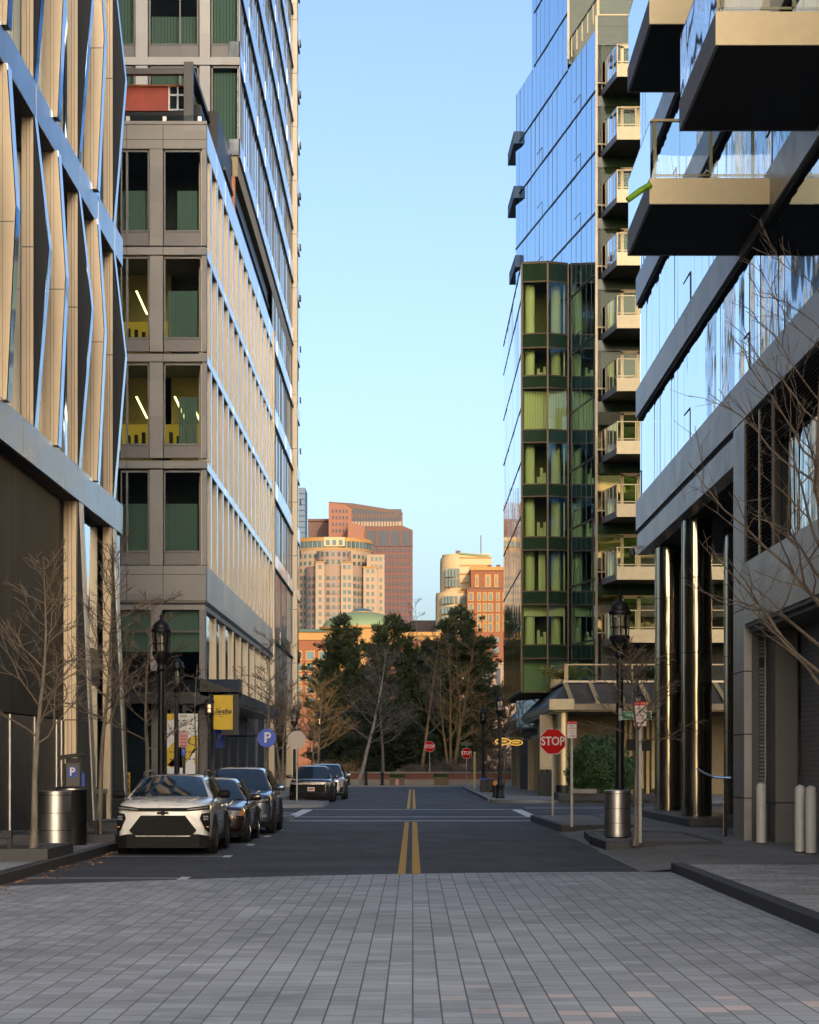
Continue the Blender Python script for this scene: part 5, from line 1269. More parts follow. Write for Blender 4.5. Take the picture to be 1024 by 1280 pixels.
# ================================================================== trees and plants
def bare_tree(name, label, loc, h, spread, r0, seed, mt, mb_, clear=.3, lean=(0, 0), n1=16, n2=5, n3=4, group='bare street trees', tw=.006, up=.55, stems=1, bend=.3, side=None):
    rng = random.Random(seed); loc = Vector(loc)
    t = thing(name, label, 'tree', loc, group)
    tk = MB(); br = MB()
    def limb(p, d, L, ra, rb, n, seg=5, curl=.25, sides=5, dst=None):
        pts = [Vector(p)]; d = Vector(d).normalized(); rs = [ra]
        for i in range(seg):
            d = (d + Vector((rng.gauss(0, 1), rng.gauss(0, 1), rng.gauss(0, 1))) * curl * .32 + Vector((0, 0, .05 * curl))).normalized()
            pts.append(pts[-1] + d * L / seg); rs.append(ra + (rb - ra) * (i + 1) / seg)
        (dst or br).tube(pts, rs, sides, cap=False); return pts, rs
    for st in range(stems):
        if stems > 1:
            a0 = st * 2.4; d0 = Vector((math.cos(a0) * .22 + lean[0], math.sin(a0) * .22 + lean[1], 1)); hh = h * rng.uniform(.8, 1.0)
        else: d0 = Vector((lean[0], lean[1], 1)); hh = h
        pts = [Vector(loc) + Vector((0, 0, -.05))]; rs = [r0 * 1.35]; d = d0.normalized(); seg = 12
        for i in range(seg):
            d = (d + Vector((rng.gauss(0, bend * .12), rng.gauss(0, bend * .12), .06))).normalized(); pts.append(pts[-1] + d * hh / seg); rs.append(max(r0 * (1 - (i + 1) / seg) ** .85, tw * 1.3))
        tk.tube(pts, rs, 9)
        def on(f):
            f = f * seg; i = min(int(f), seg - 1); return pts[i].lerp(pts[i + 1], f - i), rs[i] + (rs[i + 1] - rs[i]) * (f - i)
        for i in range(n1):
            f = clear + (1 - clear) * (i + rng.random() * .6) / n1 * .97; p, rr = on(f); a = i * 2.39996 + rng.random() * .7
            if side is not None and rng.random() < .75: a = side + rng.uniform(-.9, .9)
            L = spread * (1 - .62 * ((f - clear) / (1 - clear)) ** 1.3) * rng.uniform(.7, 1.12); u_ = up + .35 * (f - clear) + rng.uniform(-.12, .2)
            d1 = Vector((math.cos(a), math.sin(a), u_))
            p1, r1 = limb(p, d1, L, max(rr * .52, tw * 1.6), tw, 5, 7, .5)
            for j in range(n2):
                g = .22 + .72 * (j + rng.random() * .6) / n2; k = min(int(g * 7), 6); q = p1[k].lerp(p1[k + 1], g * 7 - k); dd = (p1[k + 1] - p1[k]).normalized()
                sdv = dd.cross(Vector((0, 0, 1))).normalized() * (1 if j % 2 else -1)
                d2 = dd * .75 + sdv * rng.uniform(.45, .9) + Vector((0, 0, rng.uniform(.0, .5)))
                L2 = L * rng.uniform(.3, .55) * (1.1 - g * .5); p2, r2 = limb(q, d2, L2, max(r1[k] * .6, tw * 1.15), tw * .8, 4, 4, .5, 4)
                for m in range(n3):
                    g2 = .25 + .7 * (m + rng.random() * .5) / n3; k2 = min(int(g2 * 4), 3); q2 = p2[k2].lerp(p2[k2 + 1], g2 * 4 - k2); dd2 = (p2[k2 + 1] - p2[k2]).normalized()
                    d3 = dd2 * .8 + Vector((rng.gauss(0, .5), rng.gauss(0, .5), rng.gauss(.15, .4)))
                    limb(q2, d3, L2 * rng.uniform(.3, .6), tw * .95, tw * .55, 3, 3, .4, 3)
    tk.build('trunk', mt, t, smooth=True); br.build('branches', mb_, t, smooth=True); return t

def pine(label, loc, h, r, seed, mn, clear=.08, dens=1.0, name='pine_tree', group='pines in the park', openness=.5, shape=1.0, blade=.42):
    rng = random.Random(seed); loc = Vector(loc); t = thing(name, label, 'tree', loc, group)
    tk = MB(); pts = [loc + Vector((0, 0, -.05))]; rs = [h * .017 + .05]
    for i in range(9):
        pts.append(pts[-1] + Vector((rng.gauss(0, .07), rng.gauss(0, .07), h / 9))); rs.append((h * .017 + .03) * (1 - (i + 1) / 9.3) + .012)
    br = MB(); nd = MB()
    def tuft(c, d, sz, n):
        d = Vector(d).normalized()
        for _ in range(n):
            v = (d * .75 + Vector((rng.gauss(0, .62), rng.gauss(0, .62), rng.gauss(.12, .5)))).normalized(); L = sz * rng.uniform(.6, 1.15)
            s = v.cross(Vector((rng.gauss(0, 1), rng.gauss(0, 1), rng.gauss(0, 1)))).normalized() * sz * .15
            b = c + Vector((rng.gauss(0, .10), rng.gauss(0, .10), rng.gauss(0, .10))) * sz * 2
            nd.add([b - s * .6, b + s * .6, b + v * L * .6 + s, b + v * L], [(0, 1, 2, 3)])
    nw = int(h * 2.5)
    for w_ in range(nw):
        f = clear + (1 - clear) * w_ / nw; k = min(int(f * 9), 8); p = pts[k].lerp(pts[k + 1], f * 9 - k)
        R_ = r * (1 - ((f - clear) / (1 - clear)) ** (1.25 * shape)) ** .8 * rng.uniform(.72, 1.1) + .22
        nb = 6 if f < .8 else 4
        for b in range(nb):
            if rng.random() < openness * .2: continue
            a = b * 6.283 / nb + w_ * .9 + rng.uniform(-.35, .35); L = R_ * rng.uniform(.55, 1.15)
            e = p + Vector((math.cos(a) * L, math.sin(a) * L, L * rng.uniform(.0, .42)))
            md = p.lerp(e, .5) + Vector((0, 0, -.04 * L)); br.tube([p, md, e], [.018 + .012 * L, .016 + .006 * L, .008], 4, cap=False)
            m = max(3, int(L * 4.2 * dens))
            for j in range(m):
                g = .35 + .68 * (j + rng.random()) / m; c = p.lerp(e, g) + Vector((rng.gauss(0, .16), rng.gauss(0, .16), rng.gauss(.04, .10))) * (L ** .5)
                tuft(c, Vector((math.cos(a), math.sin(a), .8)), blade * rng.uniform(.8, 1.2), int(15 * dens))
    tuft(pts[-1], (0, 0, 1), blade, 16)
    tk.build('trunk', M['bark'], t, smooth=True); br.build('branches', M['bark'], t); nd.build('crown', mn, t); return t

ST = 'bare street trees along the left pavement'
bare_tree('bare_tree', 'bare young tree in the raised bed beside the steel litter bin', (-6.37, 37.6, .3), 5.0, 1.7, .06, 3, M['bark'], M['twig'], .36, (.03, .02), 22, 5, 3, ST, .006, .62)
bare_tree('bare_tree', 'bare tree with a leaning trunk in the bed beside the white car', (-6.5, 46.4, .28), 5.9, 1.8, .06, 5, M['bark'], M['twig'], .38, (.08, 0), 22, 6, 4, ST, .0065, .6)
bare_tree('bare_tree', 'bare tree standing behind the roof of the white car', (-6.6, 55.9, .28), 5.6, 1.9, .065, 11, M['bark'], M['twig'], .33, (.02, 0), 22, 6, 4, ST, .0075, .45)
bare_tree('bare_tree', 'slim bare tree beside the yellow hanging banner', (-7.05, 73.5, .15), 4.9, 1.2, .05, 13, M['bark'], M['twig'], .4, (-.02, 0), 14, 5, 3, ST, .008, .4)
bare_tree('bare_tree', 'bare tree with a forked leaning stem in front of the round blue sign', (-6.45, 97.5, .15), 7.3, 2.3, .085, 17, M['bark'], M['twig'], .35, (.09, 0), 18, 6, 4, ST, .010, .5)
bare_tree('bare_tree', 'bare brown tree behind the back of the octagonal sign', (-6.7, 113.5, .15), 6.4, 2.4, .08, 19, M['bark'], M['twig'], .35, (.03, 0), 18, 6, 4, ST, .011, .45)
bare_tree('bare_tree', 'bare golden brown tree beside the far left street lamp', (-6.0, 139, .15), 6.6, 3.0, .09, 23, M['bark'], M['twig_gold'], .36, (.02, 0), 20, 6, 4, ST, .012, .4)
bare_tree('bare_tree', 'bare brown tree farthest along the left pavement', (-7.4, 128, .15), 6.2, 2.6, .08, 27, M['bark'], M['twig'], .36, (-.02, 0), 18, 6, 4, ST, .012, .4)
RG = 'bare trees along the right pavement'
bare_tree('bare_tree', 'small bare tree beside the steel bin and the parking sign post', (4.4, 44.2, .17), 3.9, 1.45, .05, 31, M['bark'], M['twig'], .52, (.02, 0), 18, 6, 3, RG, .0075, .5)
bare_tree('bare_tree', 'large bare tree reaching in from the right edge with long twigs', (5.95, 31.0, .12), 8.4, 2.9, .09, 37, M['bark'], M['twig'], .28, (-.03, 0), 17, 5, 3, RG, .005, .8, side=3.25)
bare_tree('bare_tree', 'golden bare tree behind the farther right street lamp', (5.0, 151, .12), 6.4, 2.3, .07, 41, M['bark'], M['twig_gold'], .36, (0, 0), 20, 6, 4, RG, .012, .5)
bare_tree('bare_tree', 'bare golden sapling beside the far stop sign pole', (5.6, 138, .12), 5.6, 1.9, .06, 43, M['bark'], M['twig_gold'], .34, (.03, 0), 18, 6, 4, RG, .012, .5)
PG = 'bare trees in the park'
bare_tree('bare_tree', 'pale barked leaning tree in front of the low brick wall', (-4.15, 167.2, .1), 10.4, 4.0, .16, 47, M['bark_pale'], M['twig_grey'], .30, (.42, 0), 20, 7, 4, PG, .013, .5, bend=.5)
bare_tree('bare_tree', 'tall golden bare tree with several stems behind the far stop sign', (3.0, 178, 0), 13.2, 3.4, .12, 53, M['twig_gold'], M['twig_gold'], .3, (.0, 0), 11, 6, 4, PG, .013, .75, stems=4)
bare_tree('bare_tree', 'bare tree with a golden trunk leaning right beside the park pines', (.6, 176, 0), 12.0, 3.3, .15, 59, M['twig_gold'], M['twig_grey'], .32, (.10, 0), 18, 7, 4, PG, .013, .6)
bare_tree('bare_tree', 'grey bare tree with a broad thin crown between the two left pines', (-2.3, 174, 0), 10.6, 3.9, .14, 61, M['bark'], M['twig_grey'], .3, (.03, 0), 22, 7, 4, PG, .013, .45)
bare_tree('bare_tree', 'bare brown tree with low spreading twigs left of the pines', (-8.0, 174, 0), 8.2, 3.6, .12, 67, M['bark'], M['twig_gold'], .3, (.03, 0), 20, 7, 4, PG, .013, .4)
bare_tree('bare_tree', 'bare grey brown tree right of the last pine by the brick tower', (7.4, 186, 0), 8.5, 3.2, .12, 71, M['bark'], M['twig'], .3, (0, 0), 20, 7, 4, PG, .013, .5)
bare_tree('bare_tree', 'very tall thin bare tree whose top shows against the sky', (1.3, 214, 0), 17.3, 2.6, .13, 73, M['bark'], M['twig_grey'], .5, (0, 0), 16, 6, 4, PG, .012, .8)
pine('tall dark pine left of the centre, with an open ragged top', (-5.6, 189, 0), 14.2, 3.9, 81, M['needle'], .10, 1.25, shape=1.35)
pine('broad dark pine in the middle of the park with upright shoots', (-1.9, 192, 0), 14.4, 4.0, 83, M['needle'], .10, 1.3, shape=2.2)
pine('big pine on the right with a one sided crown beside the brick tower', (4.1, 190, 0), 15.0, 4.5, 87, M['needle'], .10, 1.3, shape=1.7)
pine('shorter pine half hidden behind the golden trees', (1.2, 198, 0), 12.6, 3.6, 89, M['needle_dark'], .10, 1.2, shape=1.8)
pine('low spreading dark pine just behind the brick wall', (-1.1, 182, 0), 6.6, 3.0, 91, M['needle_dark'], .06, 1.2, shape=1.6)
pine('low dark pine behind the pale leaning tree', (-4.6, 181, 0), 6.2, 3.2, 93, M['needle_dark'], .06, 1.0, shape=1.6)
# winter shrubs behind the wall
def twig_shrub(label, x, y, r, h, seed, m):
    rng = random.Random(seed); t = MB()
    for i in range(260):
        a = rng.uniform(0, 6.28); q = r * math.sqrt(rng.random()) * .8; p = Vector((x + q * math.cos(a), y + q * .6 * math.sin(a), 0)); d = Vector((math.cos(a) * .4 + rng.gauss(0, .25), rng.gauss(0, .25), 1)).normalized(); L = h * rng.uniform(.5, 1)
        t.tube([p, p + d * L * .5, p + d * L + Vector((rng.gauss(0, .2), rng.gauss(0, .2), 0))], [.022, .016, .008], 3, cap=False)
        for k in range(4):
            b = p + d * L * rng.uniform(.4, .9); t.tube([b, b + Vector((rng.gauss(0, .35), rng.gauss(0, .35), rng.uniform(.1, .5)))], [.012, .006], 3, cap=False)
    tag(t.build('winter_shrub', m), label, 'shrub', 'winter shrubs behind the wall')
twig_shrub('leafless brown shrub behind the wall under the golden trees', 4.2, 175, 2.2, 2.6, 1, M['twig'])
twig_shrub('leafless brown shrub right of the far stop sign post', 7.6, 175, 2.4, 3.0, 2, M['twig'])
twig_shrub('low leafless shrub behind the middle of the wall', 1.1, 174.5, 1.6, 1.9, 3, M['twig'])
twig_shrub('leafless shrub behind the wall left of the pale tree', -6.5, 175, 2.2, 2.2, 4, M['twig_gold'])
# clipped round evergreen and low plants in the planter
def leaf_ball(mb, c, rx, rz, n, sz, rng):
    c = Vector(c)
    for i in range(n):
        v = Vector((rng.gauss(0, 1), rng.gauss(0, 1), rng.gauss(0, 1))).normalized(); lump = 1 + .10 * math.sin(v.x * 6 + 1) * math.sin(v.z * 5) + .07 * math.sin(v.y * 9 + v.z * 7)
        q = rng.random() ** .35 * lump; p = c + Vector((v.x * rx * q, v.y * rx * q, v.z * rz * q)); nrm = (v + Vector((rng.gauss(0, .5), rng.gauss(0, .5), rng.gauss(0, .5)))).normalized()
        a = nrm.cross(Vector((rng.gauss(0, 1), rng.gauss(0, 1), rng.gauss(0, 1)))).normalized(); b = nrm.cross(a); s = sz * rng.uniform(.6, 1.2)
        mb.add([p - a * s, p + b * s * .5, p + a * s, p - b * s * .5], [(0, 1, 2, 3)])
rng = random.Random(5)
t = thing('evergreen_shrub', 'large clipped round evergreen shrub in the planter before the pavilion', 'shrub', (8.4, 99, .35))
lb = MB(); leaf_ball(lb, (8.25, 99, 1.72), 1.32, 1.35, 9000, .085, rng); leaf_ball(lb, (9.3, 99.4, 1.25), .8, .85, 3500, .085, rng); leaf_ball(lb, (7.5, 99.2, 1.1), .75, .75, 3000, .085, rng); lb.build('foliage', M['shrub_leaf'], t)
MB().tube([(8.4, 99, .2), (8.4, 99, 1.6)], [.09, .05], 7).build('stem', M['bark'], t)
pl = thing('granite_planter', 'low dark granite planter wall under the round evergreen', 'planter', (9.5, 98.6, .1))
MB().box(6.35, 12.5, 97.6, 97.9, .1, .42).build('front_wall', M['granite_dark'], pl, bevel=.01)
MB().box(6.35, 6.65, 97.9, 101, .1, .42).build('end_wall', M['granite_dark'], pl, bevel=.01)
MB().box(6.65, 12.5, 97.9, 101, .1, .34).build('soil', M['soil'], pl)
MB().box(6.9, 8.0, 97.4, 98.4, .43, .62).build('seat_block', M['granite_warm'], pl, bevel=.01)
lb = MB(); 
for i in range(9): leaf_ball(lb, (7.0 + i * .6 + rng.uniform(-.1, .1), 98.2, .5), .26, .22, 260, .06, rng)
tag(lb.build('groundcover', M['shrub_leaf']), 'low green ground cover in the granite planter', 'plants', kind='stuff')
def juniper(label, c, w_, h_, seed, m):
    rng = random.Random(seed); nd = MB(); c = Vector(c)
    t = thing('juniper', label, 'shrub', c, 'junipers on the pavilion roof')
    st = MB()
    for i in range(46):
        a = rng.uniform(0, 6.28); L = w_ * rng.uniform(.4, 1); e = c + Vector((math.cos(a) * L, math.sin(a) * L * .6, h_ * rng.uniform(.35, 1) * (1 - .5 * L / w_))); st.tube([c + Vector((0, 0, .02)), c.lerp(e, .5) + Vector((0, 0, .1)), e], [.02, .014, .006], 3, cap=False)
        for k in range(46):
            p = c.lerp(e, rng.uniform(.35, 1.05)) + Vector((rng.gauss(0, .07), rng.gauss(0, .07), rng.gauss(0, .06))); v = Vector((math.cos(a) + rng.gauss(0, .4), math.sin(a) + rng.gauss(0, .4), rng.uniform(.0, .8))).normalized() * .17; s = v.cross(Vector((rng.gauss(0, 1), rng.gauss(0, 1), 1))).normalized() * .022
            nd.add([p - s, p + s, p + v], [(0, 1, 2)])
    st.build('stems', M['bark'], t); nd.build('foliage', m, t)
juniper('yellow green juniper spilling over the corner of the pavilion roof', (6.9 + .75, 113.4, 5.95), 1.35, 1.15, 4, M['needle_gold'])
juniper('dark green juniper behind the roof rail, right of the tall lamp', (11.9, 113.4, 5.95), 1.3, 1.2, 6, M['needle'])

# ================================================================== brick wall and things at the end of the street
t = thing('park_wall', 'low brick wall with pale coping along the park at the street end', 'wall', (0, 170.3, .1))
MB().box(-7.2, 12, 170.2, 170.6, .1, .52).build('stone_base', M['granite_warm'], t)
MB().box(-7.2, 12, 170.25, 170.55, .52, .98).build('brick_course', M['brick_red'], t)
MB().box(-7.3, 12, 170.15, 170.65, .98, 1.09).build('coping', M['granite_warm'], t, bevel=.02)
def shape_bollard(label, x):
    t = thing('black_bollard', label, 'bollard', (x, 165.4, .1), 'black bollards at the street end')
    MB().lathe([(.17, 0), (.17, .12), (.12, .16), (.115, .80), (.15, .84), (.15, .90), (.09, .98), (.02, 1.02)], 14, (x, 165.4, .1)).build('post', M['black'], t, smooth=True)
shape_bollard('black cast bollard beside the silver car', -4.75); shape_bollard('black cast bollard right of the pale leaning tree', -3.45); shape_bollard('black cast bollard nearest the timber planters', -2.25)
def timber_planter(label, x, plate):
    t = thing('timber_planter', label, 'planter', (x, 164.9, .1), 'timber planters before the park wall')
    for k in range(4): MB().box(x - .55, x + .55, 164.6, 165.2, .12 + k * .15, .255 + k * .15).build('board', M['timber'], t, bevel=.008)
    lb = MB(); rng = random.Random(int(x * 10))
    for i in range(6): leaf_ball(lb, (x - .42 + i * .17, 164.9, .82), .16, .16, 120, .06, rng)
    lb.build('planting', M['shrub_leaf'], t)
    MB().box(x - .02, x + .02, 164.9, 164.94, .7, 1.25).build('stake', M['post_grey'], t)
    if plate: MB().box(x - .13, x + .13, 164.57, 164.6, .15, .58).build('notice', M['sign_pink'], t)
timber_planter('timber planter with a small pale notice on its front', -1.15, True); timber_planter('timber planter without a notice, nearer the stop sign', 2.1, False)
# ================================================================== street lamps
def lamp_model():
    t = thing('street_lamp', 'lamp', 'street lamp', (0, 0, 0), 'black lantern street lamps')
    MB().lathe([(.24, 0), (.24, .12), (.19, .18), (.17, .55), (.20, .60), (.20, .66), (.13, .74), (.105, .95), (.12, 1.0), (.085, 1.06)], 16).build('base', M['black'], t, smooth=True)
    MB().lathe([(.085, 1.06), (.075, 3.75), (.075, 3.85)], 14).build('pole', M['black'], t, smooth=True)
    MB().lathe([(.075, 3.85), (.12, 3.9), (.09, 3.98), (.10, 4.05), (.17, 4.16), (.215, 4.24), (.225, 4.32), (.19, 4.34)], 16).build('lantern_bowl', M['black'], t, smooth=True)
    cg = MB()
    for i in range(8):
        a = i * math.pi / 4; cg.tube([(.185 * math.cos(a), .185 * math.sin(a), 4.33), (.205 * math.cos(a), .205 * math.sin(a), 4.80)], .014, 5)
    cg.lathe([(.20, 4.50), (.21, 4.50), (.21, 4.53), (.20, 4.53)], 16, cap=False); cg.build('lantern_cage', M['black'], t)
    MB().lathe([(.165, 4.34), (.185, 4.80)], 16, cap=False).build('lantern_glass', M['lamp_glass'], t, smooth=True)
    MB().lathe([(.055, 4.34), (.06, 4.68), (.02, 4.72)], 12).build('lamp_tube', M['lamp_core'], t, smooth=True)
    MB().lathe([(.235, 4.79), (.245, 4.83), (.235, 4.87), (.20, 4.90), (.19, 4.97), (.12, 5.05), (.055, 5.09), (.03, 5.14), (.045, 5.18), (.012, 5.24), (.004, 5.32)], 16).build('lantern_roof', M['black'], t, smooth=True)
    return t
L0 = lamp_model()
lamps = [((4.53, 49, .12), 1.02, 'tall black lantern lamp post behind the right steel bin'),
         ((8.35, 83, .1), .86, 'black lantern lamp post standing back on the side street, beside the mirror columns'),
         ((4.05, 104, .1), .95, 'black lantern lamp post with the orange topped hydrant at its foot'),
         ((4.62, 147, .1), 1.03, 'black lantern lamp post beside the twin black litter bins'),
         ((-5.95, 53, .15), .98, 'black lantern lamp post rising behind the white car'),
         ((-7.1, 67.5, .15), .93, 'black lantern lamp post before the corner office windows'),
         ((-7.72, 85, .12), .82, 'black lantern lamp post with a pink glow beside the yellow banner'),
         ((-6.02, 114, .15), .86, 'black lantern lamp post just left of the octagonal sign back'),
         ((-6.25, 151, .15), .98, 'black lantern lamp post with a glowing lantern left of the park pines')]
for i, (p, s, lab) in enumerate(lamps):
    if i == 0: o = L0; o.location = p; o.scale = (s, s, s); o['label'] = lab
    else: o = dup(L0, p, 0, s, lab)
    if i in (6, 8):
        for c in o.children:
            if c.name.startswith('lamp_tube'):
                c.data = c.data.copy(); c.data.materials[0] = M['lamp_lit']
# ================================================================== litter bins
def bin_model():
    t = thing('litter_bin', 'bin', 'litter bin', (0, 0, 0), 'round steel litter bins')
    MB().lathe([(.30, .03), (.30, 1.04)], 40).build('shell', M['steel'], t, smooth=True)
    MB().lathe([(.27, 0), (.27, .04)], 32).build('foot', M['black'], t)
    rg = MB()
    for z in (.06, .33, .66, 1.0): rg.lathe([(.3035, z), (.3035, z + .012)], 40, cap=False)
    rg.build('seam', M['charcoal'], t)
    MB().lathe([(.31, 1.03), (.31, 1.075), (.24, 1.09), (.15, 1.085), (.15, 1.0)], 40, cap=False).build('rim', M['steel'], t, smooth=True)
    MB().lathe([(.15, .95), (.0005, .95)], 24, cap=False).build('opening', M['black'], t)
    return t
b0 = bin_model(); b0.location = (-6.8, 42.6, .14); b0['label'] = 'round steel litter bin on the left pavement before the parking meter'
b1 = dup(b0, (4.35, 47.6, .17), 0, .93, 'round steel litter bin on the right, in front of the tall lamp post')
t = thing('litter_bin', 'black round litter bin standing behind the left steel bin', 'litter bin', (-6.72, 44.1, .14))
MB().lathe([(.30, 0), (.30, 1.06), (.31, 1.08), (.31, 1.13), (.25, 1.15), (.2, 1.14)], 32, (-6.72, 44.1, .14)).build('shell', M['black'], t, smooth=True)
MB().lathe([(.312, 1.09), (.312, 1.115)], 32, (-6.72, 44.1, .14), cap=False).build('band', M['steel'], t)
for i, (x, y, lab) in enumerate(((4.02, 127, 'black square litter bin left of its twin by the far lamp'), (4.45, 127.3, 'black square litter bin right of its twin by the far lamp'))):
    t = thing('litter_bin', lab, 'litter bin', (x, y, .1), 'twin black litter bins')
    MB().box(x - .19, x + .19, y - .25, y + .25, .12, .82).build('body', M['black'], t, bevel=.02)
    MB().box(x - .2, x + .2, y - .27, y + .27, .82, .90).build('lid', M['sign_blue'] if i == 0 else M['charcoal'], t, bevel=.02)
    MB().box(x - .17, x + .17, y - .22, y + .22, .1, .12).build('foot', M['black'], t)
# ================================================================== bollards, hydrant, posts
def white_bollard():
    t = thing('white_bollard', 'b', 'bollard', (0, 0, 0), 'white bollards before the service alcove')
    pr = [(.10, .0), (.10, 1.14)] + [(.10 * math.cos(a), 1.14 + .10 * math.sin(a)) for a in [math.pi / 2 * i / 6 for i in range(1, 6)]] + [(.003, 1.24)]
    MB().lathe(pr, 24).build('post', M['bollard'], t, smooth=True); MB().lathe([(.105, -.02), (.105, .03)], 24).build('base_ring', M['charcoal'], t); return t
o = white_bollard(); o.location = (7.03, 45.2, .12); o['label'] = 'white round topped bollard standing alone in front of the louvre'
dup(o, (7.04, 40.7, .12), 0, 1, 'left of the paired white bollards at the right edge'); dup(o, (7.12, 40.05, .12), 0, 1, 'right of the paired white bollards at the right edge')
t = thing('fire_hydrant', 'small black hydrant with an orange cap at the foot of a lamp post', 'hydrant', (3.93, 107, .1))
MB().lathe([(.17, 0), (.17, .06), (.11, .10), (.11, .48), (.14, .5), (.14, .55), (.1, .58)], 14, (3.93, 107, .1)).build('barrel', M['black'], t, smooth=True)
MB().tube([(3.73, 107, .5), (4.13, 107, .5)], .06, 10).build('outlet', M['black'], t)
MB().lathe([(.12, .58), (.13, .66), (.10, .76), (.03, .81)], 14, (3.93, 107, .1)).build('cap', M['orange'], t, smooth=True)
t = thing('timber_post', 'square pale timber post beside the far right stop sign', 'post', (4.0, 145, .1))
MB().box(3.93, 4.08, 144.93, 145.07, .1, 2.45).build('post', M['rail'], t, bevel=.01)
MB().box(3.91, 4.10, 144.91, 145.09, 2.45, 2.5).build('cap', M['champagne_dark'], t)
t = thing('handrail', 'slim black handrail post with a curved bright rail beside the granite pier', 'handrail', (6.95, 49.8, .12))
MB().tube([(6.96, 49.8, .12), (6.96, 49.8, 1.42)], .035, 10).build('post', M['black'], t)
MB().tube([(6.905, 49.775, .15), (6.905, 49.775, 1.3)], .012, 8).build('edge_strip', M['rail'], t)
MB().tube([(6.55, 51.5, 1.62), (6.65, 51.0, 1.52), (6.78, 50.4, 1.44), (6.96, 49.8, 1.42), (7.0, 49.2, 1.42)], .03, 10).build('rail', M['band_blue'], t)
for (x, y, z, lab) in ((-6.72, 37.3, .33, 'low black path light at the left end of the near tree bed'), (-6.45, 45.6, .29, 'low black path light beside the leaning tree')):
    t = thing('path_light', lab, 'light', (x, y, z), 'low black path lights')
    MB().box(x - .035, x + .05, y - .05, y + .05, z, z + .30).build('stem', M['black'], t, bevel=.006); MB().box(x - .13, x + .05, y - .06, y + .06, z + .16, z + .30).build('head', M['black'], t, bevel=.008)
# ================================================================== parking meter
x, y, z = -7.3, 48.2, .14
t = thing('parking_meter', 'dark pay station with a blue letter P, behind the left bins', 'parking meter', (x, y, z))
MB().box(x - .16, x + .17, y - .12, y + .12, z, z + 1.62).build('cabinet', M['charcoal'], t, bevel=.02)
MB().box(x - .19, x - .165, y - .13, y + .13, z + .02, z + 1.6).build('side_panel', M['black'], t)
MB().prism([(x - .27, y - .2, z + 1.68), (x + .27, y - .2, z + 1.80), (x + .27, y - .2, z + 1.84), (x - .27, y - .2, z + 1.78), ], (0, .4, 0)).build('hood', M['black'], t)
MB().box(x - .15, x + .16, y - .1, y + .1, z + 1.62, z + 1.72).build('neck', M['black'], t)
MB().box(x + .19, x + .25, y - .1, y + .1, z + .5, z + 1.4).build('blue_panel', M['sign_blue'], t)
sg = MB().prism([(x - .10 + a, y - .13, z + 1.31 + b) for a, b in ((0, .02), (.02, 0), (.17, 0), (.19, .02), (.19, .20), (.17, .22), (.02, .22), (0, .20))], (0, .01, 0)).build('sign_plate', M['sign_blue'], t)
text('P', .24, M['sign_white'], sg, face_us(x - .005, y - .136, z + 1.42), 'letter', font_bold=.006)
MB().box(x - .08, x + .1, y - .128, y - .12, z + .95, z + 1.12).build('screen', M['black'], t)
# ================================================================== signs
def octagon(r, c, y, d=.012):
    return MB().prism([(c[0] + r * math.cos(R(22.5 + 45 * i)), y, c[1] + r * math.sin(R(22.5 + 45 * i))) for i in range(8)], (0, d, 0))
def stop_sign(label, x, y, z0, zc, size=.765, group='red stop signs', back=False, name='stop_sign'):
    t = thing(name, label, 'stop sign', (x, y, z0), group)
    r = size / 2 / math.cos(R(22.5))
    MB().box(x - .03, x + .03, y + .01, y + .045, z0, zc + size * .5).build('post', M['post_grey'], t)
    if back:
        octagon(r, (x, zc), y - .02).build('sign_back', M['sign_back'], t); octagon(r * .99, (x, zc), y - .006, .008).build('sign_face', M['sign_red'], t); return t
    p = octagon(r, (x, zc), y - .012).build('sign_border', M['sign_white'], t)
    octagon(r * .955, (x, zc), y - .016, .004).build('sign_face', M['sign_red'], t)
    text('STOP', size * .47, M['sign_white'], t, face_us(x, y - .018, zc), 'lettering', xs=.82, font_bold=size * .010, depth=.002)
    return t
stop_sign('red STOP sign on the right pavement corner, the largest in view', 4.19, 67, .17, 2.4)
stop_sign('red STOP sign standing behind the park wall at the street end', 1.3, 171.6, .0, 3.02, .80)
stop_sign('dull red STOP sign with a green street name plate above it', 3.62, 151, .1, 2.42, .70)
stop_sign('blank back of an octagonal sign beside the black car', -4.86, 94, .15, 2.72, .75, None, True, 'octagonal_sign')
t = thing('street_name_sign', 'pale green street name plate over the dull stop sign', 'street sign', (3.62, 151, 3.0))
MB().box(3.2, 4.02, 150.99, 151.01, 2.95, 3.15).build('plate', M['copper_green'], t); MB().box(3.59, 3.65, 150.985, 151.02, 2.84, 2.95).build('clamp', M['post_grey'], t)
t = thing('street_name_sign', 'green street name plate fixed to the tall right lamp post', 'street sign', (4.9, 48.85, 2.75))
MB().box(4.55, 5.21, 48.84, 48.86, 2.70, 2.88).build('border', M['sign_white'], t)
MB().box(4.565, 5.195, 48.835, 48.84, 2.715, 2.865).build('plate', M['sign_green'], t)
text('WHARF ST', .115, M['sign_white'], t, face_us(4.86, 48.833, 2.79), 'lettering', xs=.8, depth=.002)
MB().box(4.49, 4.555, 48.83, 48.88, 2.68, 2.95).build('bracket', M['post_grey'], t)
def arrow(mb, x, y, z, L, both=True):
    mb.box(x - L / 2 + .02, x + L / 2 - .02, y, y + .002, z - .008, z + .008)
    mb.prism([(x + L / 2, y, z), (x + L / 2 - .045, y, z + .024), (x + L / 2 - .045, y, z - .024)], (0, .002, 0))
    if both: mb.prism([(x - L / 2, y, z), (x - L / 2 + .045, y, z - .024), (x - L / 2 + .045, y, z + .024)], (0, .002, 0))
